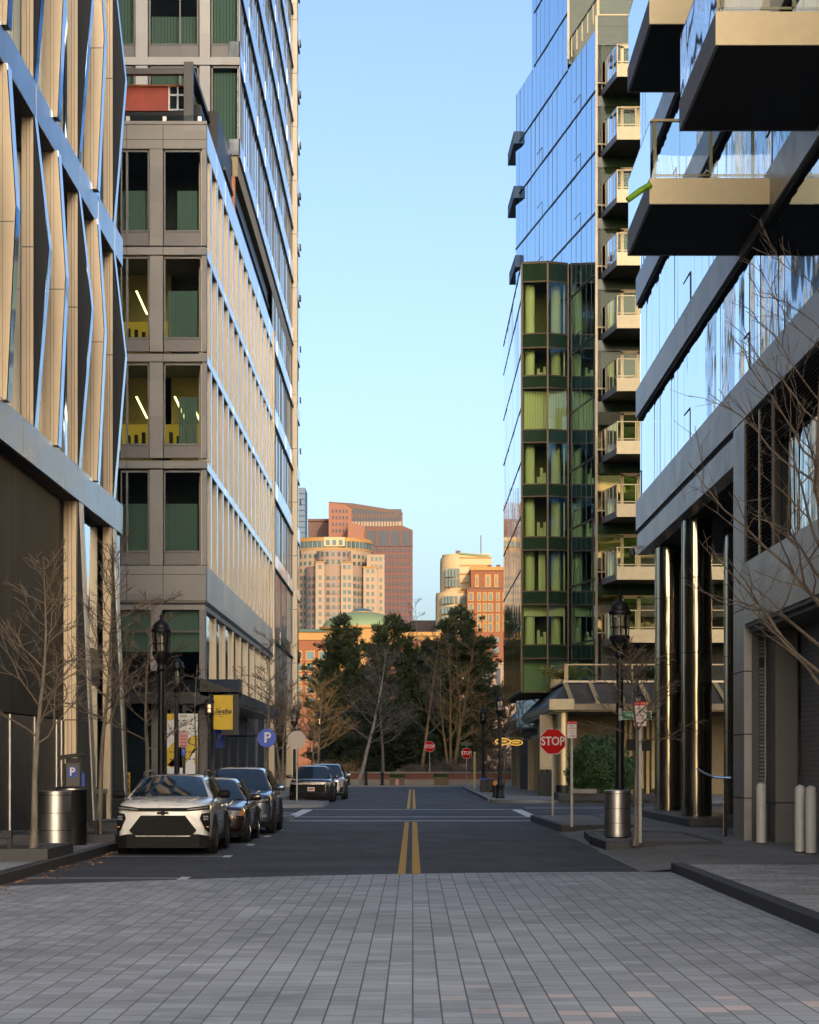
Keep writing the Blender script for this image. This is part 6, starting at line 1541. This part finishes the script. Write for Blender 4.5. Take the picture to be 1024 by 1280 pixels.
def tow_sign(label, x, y, z0, zc, w_, h_, both):
    t = thing('parking_sign', label, 'parking sign', (x, y, z0), 'red and white no stopping signs')
    MB().box(x - .03, x + .03, y + .012, y + .06, z0, zc + h_ * .35).build('post', M['post_grey'], t)
    p = MB().box(x - w_ / 2, x + w_ / 2, y, y + .006, zc - h_ / 2, zc + h_ / 2).build('plate', M['sign_white'], t)
    bd = MB()
    for (a, b, c, d) in ((-.5, .5, .485, .5), (-.5, .5, -.5, -.485), (-.5, -.47, -.5, .5), (.47, .5, -.5, .5)): bd.box(x + a * w_, x + b * w_, y - .002, y, zc + c * h_, zc + d * h_)
    bd.box(x - w_ * .47, x + w_ * .47, y - .002, y, zc + h_ * .33, zc + h_ * .485); bd.build('red_header', M['sign_red'], p)
    text('TOW  ZONE', h_ * .105, M['sign_white'], p, face_us(x, y - .004, zc + h_ * .405), 'lettering', depth=.001)
    for s, q, k in (('NO', .22, .13), ('STOPPING', .07, .115), ('ANY', -.08, .115), ('TIME', -.21, .115)): text(s, h_ * k, M['sign_red'], p, face_us(x, y - .003, zc + h_ * q), 'lettering', xs=.95 if s != 'STOPPING' else .8, depth=.001)
    a = MB(); arrow(a, x, y - .004, zc - h_ * .36, w_ * .62, both); a.build('arrow', M['sign_red'], p)
tow_sign('no stopping sign with a two way arrow, beside the small bare tree', 4.52, 44.5, .17, 2.73, .26, .50, True)
tow_sign('no stopping sign with a one way arrow, right of the large stop sign', 3.95, 55.6, .17, 2.58, .25, .43, False)
# sign stack on the left pavement
x, y = px(230, 60), 60.0
t = thing('parking_sign', 'post with stacked white parking notices in front of the yellow window poster', 'parking sign', (x, y, .15))
MB().box(x - .035, x + .035, y + .012, y + .07, .15, 3.3).build('post', M['black'], t)
for (va, vb, ua, ub, mm) in ((892, 900, 223, 236, 'sign_white'), (901.5, 913, 223.5, 235.5, 'sign_white'), (914, 934, 223.5, 235.5, 'sign_pink'), (935.5, 945, 227, 232.5, 'sign_blue')):
    p = MB().box(px(ua, y), px(ub, y), y, y + .006, pz(vb, y), pz(va, y)).build('plate', M[mm], t)
    ln = MB()
    for q in range(2 if mm != 'sign_pink' else 4):
        zz = pz(va + (vb - va) * (.3 + .2 * q), y); ln.box(px(ua + 2, y), px(ub - 2, y), y - .002, y, zz - .012, zz + .012)
    ln.build('lines', M['sign_back'] if mm != 'sign_pink' else M['plate_red'], p)
# window poster
x0, x1, y, z0, z1 = px(209, 86.4), px(247.5, 86.4), 86.4, pz(966, 86.4), pz(892, 86.4)
t = thing('window_poster', 'tall white and yellow poster panel standing at the shop front, behind the white car', 'poster', ((x0 + x1) / 2, y, z0))
MB().box(x0, x1, y, y + .05, .1, z1).build('panel', M['sign_white'], t)
yl = MB(); W_ = x1 - x0; H_ = z1 - z0
yl.prism([(x0 + W_ * a, y - .004, z0 + H_ * b) for a, b in ((0, .12), (.16, .08), (.42, .26), (.60, .40), (.8, .62), (1, .63), (1, .45), (.86, .40), (.66, .20), (.5, .08), (.5, .28), (.34, .40), (.20, .52), (0, .40))], (0, .003, 0))
yl.prism([(x0 + W_ * a, y - .004, z0 + H_ * b) for a, b in ((0, .88), (.26, .9), (.22, 1), (0, 1))], (0, .003, 0))
yl.prism([(x0 + W_ * a, y - .004, z0 + H_ * b) for a, b in ((1, .36), (.9, .30), (.88, .16), (1, .08))], (0, .003, 0)); yl.build('yellow_shape', M['sign_yellow'], t)
tx = MB()
for b in (.22, .34, .74):
    for q in range(7): tx.box(x0 + W_ * (.08 + q * .125), x0 + W_ * (.15 + q * .125), y - .007, y - .0045, z0 + H_ * b, z0 + H_ * (b + .022))
tx.build('small_print', M['charcoal'], t)
MB().box(px(218, y), px(222.5, y), y - .08, y - .03, .1, z1 + .15).build('frame_post', M['black'], t)
MB().box(x0 - .06, x0, y - .02, y + .06, .1, z1 + .1).build('frame_post', M['black'], t); MB().box(x1, x1 + .06, y - .02, y + .06, .1, z1 + .1).build('frame_post', M['black'], t)
# hanging banner
y = 86.0; x0, x1, z0, z1 = px(267, y), px(291, y), pz(912, y), pz(869, y)
t = thing('hanging_banner', 'yellow banner with flowing black lettering, hung under the corner awning', 'banner', ((x0 + x1) / 2, y, z0))
MB().box(x0, x1, y, y + .05, z0, z1).build('panel', M['sign_yellow'], t)
MB().box(x0 + .3, x1 + .22, y + .052, y + .5, z0 - .2, z1 + .05).build('side_case', M['black'], t)
text('Serafina', .25, M['black'], t, face_us((x0 + x1) / 2, y - .002, z0 + (z1 - z0) * .53), 'lettering', shear=.4, xs=.80, depth=.002, font_bold=.007)
MB().prism([(x0 + .08, y - .003, z0 + .56), (x1 - .12, y - .003, z0 + .585), (x1 - .12, y - .003, z0 + .60), (x0 + .08, y - .003, z0 + .585)], (0, .002, 0)).build('underline', M['black'], t)
MB().box(x0 + .22, x1 - .36, y - .003, y - .001, z0 + .49, z0 + .505).build('tagline', M['black'], t)
for u in (271, 287): MB().tube([(px(u, y), y + .02, z1), (px(u, y), y + .02, z1 + .14)], .012, 6).build('hanger', M['black'], t)
x0, x1, z0, z1 = px(269.5, 89), px(280.5, 89), pz(935, 89), pz(912, 89)
t = thing('blue_banner', 'narrow blue banner with a white P just under the yellow one', 'banner', ((x0 + x1) / 2, 89, z0))
MB().box(x0, x1, 89.0, 89.04, z0, z1).build('panel', M['sign_blue'], t); text('P', .32, M['sign_white'], t, face_us((x0 + x1) / 2, 88.995, z1 - .28), 'letter', depth=.002)
MB().box((x0 + x1) / 2 - .03, (x0 + x1) / 2 + .03, 89.045, 89.09, .1, z0 + .3).build('post', M['black'], t)
c = at(333.5, 922.5, 96); r = .40
t = thing('round_blue_sign', 'round blue sign with a white letter P by the side entrance', 'sign', (c.x, c.y, c.z - r))
MB().prism([(c.x + r * math.cos(2 * math.pi * i / 32), c.y, c.z + r * math.sin(2 * math.pi * i / 32)) for i in range(32)], (0, .06, 0)).build('disc', M['sign_blue'], t)
text('P', .62, M['sign_white'], t, face_us(c.x + .03, c.y - .003, c.z), 'letter', depth=.002, font_bold=.01)
MB().tube([(c.x, c.y + .05, c.z), (c.x - .2, c.y + 1.2, c.z + .1), (-8.15, c.y + 1.8, c.z + .1)], .03, 8).build('bracket', M['black'], t)
c = at(157.5, 974, 74)
t = thing('notice_board', 'small yellow notice board in the dark gap left of the white car', 'notice board', (c.x, 74, .14))
MB().box(c.x - .14, c.x + .14, 74, 74.03, .7, 1.45).build('board', M['sign_yellow'], t)
bx = MB()
for zz in (.78, 1.0, 1.22): bx.box(c.x - .10, c.x + .10, 73.99, 74, zz, zz + .14)
bx.build('notice', M['charcoal'], t); MB().box(c.x - .03, c.x + .03, 74.03, 74.07, .14, 1.4).build('post', M['black'], t)
# ================================================================== vehicles (built pointing at the viewer, front at y = 0)
def loft(st, sub=1):
    """st: (y, z_bottom, z_shoulder, half width, crown)"""
    mb = MB(); rings = []
    for (y, zb, zs, w_, cr) in st:
        h = [(0, zs + cr), (w_ * .45, zs + cr * .92), (w_ * .80, zs + cr * .45), (w_ * .93, zs - .01), (w_ * .985, zs - .09), (w_, zs - .22), (w_ * .995, zb + (zs - zb) * .45), (w_ * .985, zb + .14), (w_ * .93, zb + .02), (w_ * .8, zb)]
        rings.append([(x, y, z) for x, z in h] + [(-x, y, z) for x, z in reversed(h[1:])])
    n = len(rings[0]); vs = [p for r_ in rings for p in r_]; fs = []
    for k in range(len(rings) - 1):
        for i in range(n):
            j = (i + 1) % n; fs.append((k * n + i, (k + 1) * n + i, (k + 1) * n + j, k * n + j))
    fs.append(tuple(range(n))); fs.append(tuple((len(rings) - 1) * n + i for i in reversed(range(n))))
    return mb.add(vs, fs)
def car(name, label, cat, loc, P, paint, trim=None, style='suv', group=None, rz=0):
    """P: length, width, height, hood, belt, cowl y, roof y0, roof y1, wheel r, wheelbase, front overhang, roof half width"""
    L, Wd, Hh, hood, belt, cy, r0, r1, wr, wb, fo, rw = P; hw = Wd / 2
    t = thing(name, label, cat, (0, 0, 0), group)
    fy = lambda x: .12 * (max(0, abs(x / hw) - .6) / .365) ** 3 - .012
    st = [(.0, .30, hood - .12, hw * .80, .02), (.04, .26, hood - .05, hw * .90, .03), (.16, .22, hood - .01, hw * .965, .035), (.40, .20, hood + .01, hw * .99, .05), (cy * .7, .2, hood + (belt - hood) * .55, hw, .05), (cy, .2, belt, hw, .03), (cy + .6, .2, belt + .01, hw * 1.0, .02), (L * .62, .2, belt + .02, hw, .02), (L * .82, .22, belt + .04, hw * .99, .02), (L - .35, .26, belt + .03, hw * .96, .02), (L - .08, .32, belt - .03, hw * .88, .01), (L, .40, belt - .14, hw * .80, .0)]
    body = loft(st).build('body', M[paint], t, smooth=True, subd=1)
    # cabin: one smooth shell, glazing following the same surface a little proud of it
    zb = belt - .03; wbm = hw * .93; rb = L - .14 if style == 'suv' else L - .62
    def cabin(y):
        if y <= r0:
            u = max(0, (y - cy) / (r0 - cy)); e = u + .14 * u * (1 - u); return wbm, wbm * .97 + (rw - wbm * .97) * u, zb + .01 + (Hh - .05 - zb) * e
        if y <= r1:
            u = (y - r0) / (r1 - r0); return wbm, rw, Hh - .05 + .05 * (1 - (2 * u - 1) ** 2) - .01 * u
        u = (y - r1) / (rb - r1); e = u - .16 * u * (1 - u); return wbm * (1 - .04 * u), rw * .98 + (wbm * .93 - rw * .98) * u, Hh - .06 + (zb + .02 - Hh + .06) * e
    def sec(y):
        wb_, wr_, zt_ = cabin(y); h_ = (zt_ - zb) / (Hh - zb); a = [(wb_, zb - .02), (wb_ + (wr_ - wb_) * .5 + .012, zb + (zt_ - zb) * .5), (wr_ + .004, zt_ - .10 * h_), (wr_ * .95, zt_ - .035 * h_), (wr_ * .80, zt_ - .012 * h_), (wr_ * .4, zt_ - .002), (0, zt_)]
        return [(-x, y, z) for x, z in a] + [(x, y, z) for x, z in reversed(a[:-1])]
    ys = [cy + (r0 - cy) * q for q in (0, .2, .4, .6, .8, .93)] + [r0 + (r1 - r0) * q for q in (.04, .25, .5, .75, .96)] + [r1 + (rb - r1) * q for q in (.1, .35, .65, 1)]
    rg_ = [sec(y) for y in ys]; n_ = len(rg_[0]); cb = MB()
    cb.add([p for r_ in rg_ for p in r_], [(a * n_ + b, a * n_ + b + 1, (a + 1) * n_ + b + 1, (a + 1) * n_ + b) for a in range(len(rg_) - 1) for b in range(n_ - 1)])
    cb.build('cabin', M[paint], t, smooth=True, subd=1)
    def glass(ya, yb, fa, fb, nm):
        mb = MB(); vs = []; NU, NV = 12, 10
        for a in range(NU + 1):
            y = ya + (yb - ya) * a / NU; wb_, wr_, zt_ = cabin(y); h_ = (zt_ - zb) / (Hh - zb); e = fa + (fb - fa) * a / NU
            for b in range(NV + 1):
                kx = -1 + 2 * b / NV; vs.append((kx * wr_ * e, y + (-.014 if ya < r0 else .014) , zt_ + .012 - .020 * h_ * abs(kx) ** 2.5 - .02 * h_ * abs(kx) ** 8))
        mb.add(vs, [(a * (NV + 1) + b, a * (NV + 1) + b + 1, (a + 1) * (NV + 1) + b + 1, (a + 1) * (NV + 1) + b) for a in range(NU) for b in range(NV)])
        return mb.build(nm, M['car_glass'], t, smooth=True)
    glass(cy + (r0 - cy) * .05, cy + (r0 - cy) * .95, .935, .90, 'windscreen')
    glass(r1 + (rb - r1) * .10, r1 + (rb - r1) * .75, .86, .86, 'rear_window')
    for s in (-1, 1):
        f = []
        for yy, g in ((cy + .34, .10), (cy + (r0 - cy) * .75, .80), (r0 + .15, .86), ((r0 + r1) / 2, .89), (r1 - .15, .85), (rb - .5, .12)):
            wb_, wr_, zt_ = cabin(yy); f.append((s * (wb_ + (wr_ - wb_) * g + .022), yy, zb + (zt_ - zb) * g))
        MB().add(f, [tuple(range(6)) if s < 0 else tuple(reversed(range(6)))]).build('side_window', M['car_glass'], t)
        pl_ = MB(); yy = (r0 + r1) / 2 - .05; zt = cabin(yy)[2]; g1, g2 = .10, .92
        xo = lambda g: s * (wbm + .026 - (wbm - rw) * g)
        pl_.prism([(xo(g1), yy, zb + (zt - zb) * g1), (xo(g1), yy + .10, zb + (zt - zb) * g1), (xo(g2), yy + .10, zb + (zt - zb) * g2), (xo(g2), yy, zb + (zt - zb) * g2)], (s * .006, 0, 0)); pl_.build('door_pillar', M['black'], t)
        mm = MB(); mm.lathe([(.002, -.13), (.05, -.12), (.075, -.06), (.078, .05), (.06, .11), (.002, .125)], 14)
        mm.xf(Matrix.Translation((s * (hw + .12), cy + .38, belt + .06)) @ Matrix.Rotation(R(90), 4, 'Y') @ Matrix.Diagonal((1.05, .75, 1, 1))); mo = mm.build('wing_mirror', M[trim or paint], t, smooth=True)
        MB().tube([(s * hw * .93, cy + .42, belt), (s * (hw + .08), cy + .40, belt + .02)], .028, 8).build('mirror_arm', M['black'], mo)
        for yw in (fo, fo + wb):
            MB().lathe([(wr + .075, -.03), (wr + .075, .018), (wr * .5, .018)], 32).xf(Matrix.Translation((s * (hw - .0), yw, wr + .01)) @ Matrix.Rotation(R(90 * s), 4, 'Y')).build('wheel_arch', M['plastic'], t, smooth=True)
            wh = MB().lathe([(wr * .62, -.2), (wr * .93, -.2), (wr, -.16), (wr, .0), (wr * .95, .035), (wr * .66, .045)], 36, cap=False).xf(Matrix.Translation((s * (hw - .0), yw, wr)) @ Matrix.Rotation(R(90 * s), 4, 'Y')).build('wheel', M['tyre'], t, smooth=True)
            rm = MB().lathe([(.06, .03), (.06, .038)], 16)
            rm.lathe([(wr * .62, .0), (wr * .67, .036), (wr * .63, .04)], 32, cap=False)
            for k in range(5):
                a = k * 2 * math.pi / 5; q = MB().box(.04, wr * .64, -.035, .035, .012, .034); q.xf(Matrix.Rotation(a, 4, 'Z')); rm.join(q)
            rm.xf(Matrix.Translation((s * (hw - .0), yw, wr)) @ Matrix.Rotation(R(90 * s), 4, 'Y')); rm.build('rim', M['charcoal'] if style == 'suv' else M['chrome'], wh)
            MB().lathe([(wr * .6, -.02), (.001, -.02)], 24, cap=False).xf(Matrix.Translation((s * hw, yw, wr)) @ Matrix.Rotation(R(90 * s), 4, 'Y')).build('hub_well', M['black'], wh)
    MB().box(-hw * .9, hw * .9, .5, L - .5, .16, .24).build('underbody', M['black'], t)
    for s in (-1, 1):
        for yy in (cy + .18, (r0 + r1) / 2, r1 + .1):
            MB().box(s * (hw - .006), s * (hw + .003), yy, yy + .012, .42, belt - .06).build('shut_line', M['black'], t)
        for yy in ((r0 + r1) / 2 - .3, r1 - .15): MB().box(s * (hw - .01), s * (hw + .018), yy, yy + .2, belt - .2, belt - .165).build('door_handle', M[paint], t)
        MB().prism([(s * hw * .52, .30, hood + .022), (s * hw * .56, .30, hood + .022), (s * hw * .66, cy - .1, belt + .004), (s * hw * .62, cy - .1, belt + .004)], (0, 0, .016)).build('hood_crease', M[paint], t, smooth=True)
    pan = MB()
    for s in (-1, 1): pan.box(s * (hw - .02), s * (hw + .012), fo + wr + .12, fo + wb - wr - .12, .24, .36)
    pan.build('sill', M['plastic'], t)
    def front(pts, off=.012, thick=.03, mname='plastic', nm='trim', n=10, par=None, both=False):
        """outline on the nose (x, z), cut in strips so that it follows the curved front"""
        xs = sorted({p[0] for p in pts}); x0, x1 = xs[0], xs[-1]; cut = sorted(set(xs + [x0 + (x1 - x0) * i / n for i in range(n + 1)]))
        def zr(x):
            zs_ = []
            for i in range(len(pts)):
                a, b = pts[i], pts[(i + 1) % len(pts)]
                if abs(a[0] - b[0]) < 1e-9:
                    if abs(a[0] - x) < 1e-6: zs_ += [a[1], b[1]]
                elif min(a[0], b[0]) - 1e-9 <= x <= max(a[0], b[0]) + 1e-9: zs_.append(a[1] + (b[1] - a[1]) * (x - a[0]) / (b[0] - a[0]))
            return min(zs_), max(zs_)
        for sg in ((1, -1) if both else (1,)):
            mb = MB()
            for i in range(len(cut) - 1):
                a, b = cut[i], cut[i + 1]; la, ha = zr(a); lb_, hb = zr(b)
                q = [(sg * a, fy(a) - off, la), (sg * b, fy(b) - off, lb_), (sg * b, fy(b) - off, hb), (sg * a, fy(a) - off, ha)]
                mb.prism(q, (0, thick + .10, 0))
            o = mb.build(nm, M[mname], par or t)
        return o
    return t, front, hw, fy
# ---- white crossover, nearest
P = (4.5, 1.83, 1.545, 1.0, 1.085, 1.12, 1.95, 3.75, .345, 2.68, .88, .61)
t, fr, hw, fy = car('parked_car', 'white crossover parked nearest, with a wide black grille', 'car', None, P, 'paint_white', 'plastic')
h = hw
fr([(-h * .93, .14), (h * .93, .14), (h * .955, .36), (h * .74, .40), (-h * .74, .40), (-h * .955, .36)], .035, .03, 'plastic', 'lower_bumper')
g = fr([(-h * .70, .47), (-h * .62, .40), (h * .62, .40), (h * .70, .47), (h * .46, .755), (-h * .46, .755)], .028, .03, 'grille', 'grille')
gm = MB()
for k in range(5):
    z = .44 + k * .058
    for i in range(-7, 8):
        x = i * .072 + (k % 2) * .036
        if abs(x) < h * (.66 - (z - .44) * .75): gm.prism([(x - .03, fy(x) - .036, z), (x, fy(x) - .044, z - .016), (x + .03, fy(x) - .036, z), (x, fy(x) - .044, z + .016)], (0, .01, 0))
gm.build('grille_mesh', M['plastic'], g)
fr([(-h * .58, .375), (h * .58, .375), (h * .54, .355), (-h * .54, .355)], .042, .02, 'chrome', 'bumper_strip')
fr([(-h * .96, .875), (-h * .55, .84), (h * .55, .84), (h * .96, .875), (h * .965, .955), (h * .5, .90), (-h * .5, .90), (-h * .965, .955)], .04, .03, 'plastic', 'lamp_strip', 16)
fr([(h * .50, .860), (h * .93, .893), (h * .94, .922), (h * .52, .880)], .05, .02, 'headlamp', 'headlight', 8, both=True)
for s in (1, -1):
    po = fr([(s * h * .77, .70), (s * h * .88, .48), (s * h * .955, .43), (s * h * .968, .81), (s * h * .80, .79)], .03, .03, 'plastic', 'lamp_pod')
    lp = MB()
    for k in range(2):
        for q in range(2): 
            x = s * h * (.865 + .05 * q); lp.box(x - .02, x + .02, fy(x) - .04, fy(x) - .02, .67 + k * .05, .70 + k * .05)
    lp.build('headlight', M['headlamp'], po)
    x = s * h * .91; MB().box(x - .04, x + .04, fy(x) - .035, fy(x) - .02, .53, .55).build('indicator', M['amber'], po)
bd = MB().prism([(-.115, fy(0) - .032, .785), (-.035, fy(0) - .032, .785), (-.03, fy(0) - .032, .765), (.03, fy(0) - .032, .765), (.035, fy(0) - .032, .785), (.115, fy(0) - .032, .785), (.10, fy(0) - .032, .825), (.03, fy(0) - .032, .825), (.025, fy(0) - .032, .845), (-.025, fy(0) - .032, .845), (-.03, fy(0) - .032, .825), (-.10, fy(0) - .032, .825)], (0, .02, 0)); bd.build('badge', M['grille'], t)
for s in (-1, 1): MB().tube([(s * .60, 2.05, 1.50), (s * .60, 2.15, 1.575), (s * .60, 3.0, 1.60), (s * .59, 3.6, 1.56), (s * .59, 3.7, 1.50)], .022, 8).build('roof_rail', M['charcoal'], t, smooth=True)
wp = MB(); wp.tube([(-.6, 1.20, 1.06), (.05, 1.22, 1.10)], .012, 5); wp.tube([(.0, 1.20, 1.07), (.62, 1.22, 1.09)], .012, 5); wp.build('wiper', M['black'], t)
MB().box(-.07, .07, 1.93, 2.0, 1.40, 1.45).build('mirror_pod', M['black'], t)
t.location = (-4.75, 42.6, 0); ORG[t.name] = Vector((0, 0, 0))
# ---- dark maroon saloon
P = (4.75, 1.82, 1.43, .80, .93, 1.35, 2.15, 3.3, .33, 2.8, .92, .56)
t, fr, hw, fy = car('parked_car', 'dark maroon saloon parked between the white and slate blue cars', 'car', None, P, 'paint_maroon', 'paint_maroon', 'saloon'); h = hw
fr([(-h * .6, .28), (h * .6, .28), (h * .66, .50), (h * .5, .62), (-h * .5, .62), (-h * .66, .50)], .02, .03, 'grille', 'grille')
fr([(h * .58, .62), (h * .94, .60), (h * .95, .74), (h * .60, .70)], .022, .02, 'headlamp', 'headlight', 8, both=True)
fr([(h * .86, .62), (h * .95, .62), (h * .95, .70), (h * .86, .69)], .034, .02, 'amber', 'indicator', 4, both=True)
fr([(-h * .9, .20), (h * .9, .20), (h * .9, .26), (-h * .9, .26)], .02, .03, 'plastic', 'lower_bumper')
t.location = (-4.55, 48.7, 0)
# ---- slate blue sport utility
P = (4.7, 1.88, 1.66, .98, 1.08, 1.15, 1.92, 4.0, .37, 2.75, .95, .63)
t, fr, hw, fy = car('parked_car', 'slate blue family SUV parked third in the near row', 'car', None, P, 'paint_blue', 'paint_blue'); h = hw
fr([(-h * .66, .34), (h * .66, .34), (h * .72, .62), (h * .5, .80), (-h * .5, .80), (-h * .72, .62)], .02, .03, 'grille', 'grille')
fr([(h * .52, .76), (h * .93, .80), (h * .96, .92), (h * .56, .86)], .022, .02, 'plastic', 'lamp_housing', 8, both=True)
fr([(h * .58, .79), (h * .90, .82), (h * .92, .89), (h * .60, .845)], .030, .02, 'headlamp', 'headlight', 8, both=True)
fr([(-h * .9, .20), (h * .9, .20), (h * .92, .30), (-h * .92, .30)], .025, .03, 'plastic', 'lower_bumper')
fr([(h * .74, .42), (h * .86, .42), (h * .86, .50), (h * .74, .48)], .024, .02, 'headlamp', 'fog_light', 4, both=True)
t.location = (-4.4, 55.1, 0)
# ---- black pickup-fronted SUV beyond the crossing
P = (4.8, 1.92, 1.66, 1.0, 1.08, 1.2, 1.95, 4.1, .37, 2.8, .95, .66)
t, fr, hw, fy = car('parked_car', 'glossy black SUV with a number plate, parked beyond the crossing', 'car', None, P, 'paint_black', 'paint_black'); h = hw
fr([(-h * .62, .44), (h * .62, .44), (h * .66, .84), (-h * .66, .84)], .02, .03, 'grille', 'grille')
fr([(-h * .62, .80), (h * .62, .80), (h * .62, .86), (-h * .62, .86)], .034, .02, 'chrome', 'grille_bar')
fr([(h * .66, .78), (h * .94, .80), (h * .95, .92), (h * .68, .90)], .022, .02, 'headlamp', 'headlight', 6, both=True)
fr([(-h * .9, .24), (h * .9, .24), (h * .9, .32), (-h * .9, .32)], .03, .03, 'plastic', 'lower_bumper')
pl = MB().box(-.16, .16, fy(0) - .06, fy(0) - .05, .50, .68).build('number_plate', M['plate'], t)
MB().box(-.12, .12, fy(0) - .064, fy(0) - .061, .55, .62).build('plate_characters', M['plate_red'], pl)
t.location = (-4.55, 100.3, 0)
# ---- silver SUV behind it
P = (4.75, 1.9, 1.74, 1.02, 1.12, 1.15, 1.9, 4.1, .38, 2.8, .92, .66)
t, fr, hw, fy = car('parked_car', 'silver SUV half hidden behind the black one', 'car', None, P, 'paint_silver', 'paint_silver'); h = hw
fr([(-h * .6, .40), (h * .6, .40), (h * .64, .86), (-h * .64, .86)], .02, .03, 'grille', 'grille')
fr([(h * .66, .74), (h * .92, .76), (h * .95, .94), (h * .66, .92)], .022, .02, 'headlamp', 'headlight', 6, both=True)
fr([(h * .70, .36), (h * .90, .36), (h * .92, .62), (h * .76, .60)], .022, .02, 'plastic', 'bumper_vent', 6, both=True)
fr([(-h * .9, .24), (h * .9, .24), (h * .9, .32), (-h * .9, .32)], .03, .03, 'plastic', 'lower_bumper')
t.location = (-4.2, 107.3, 0)
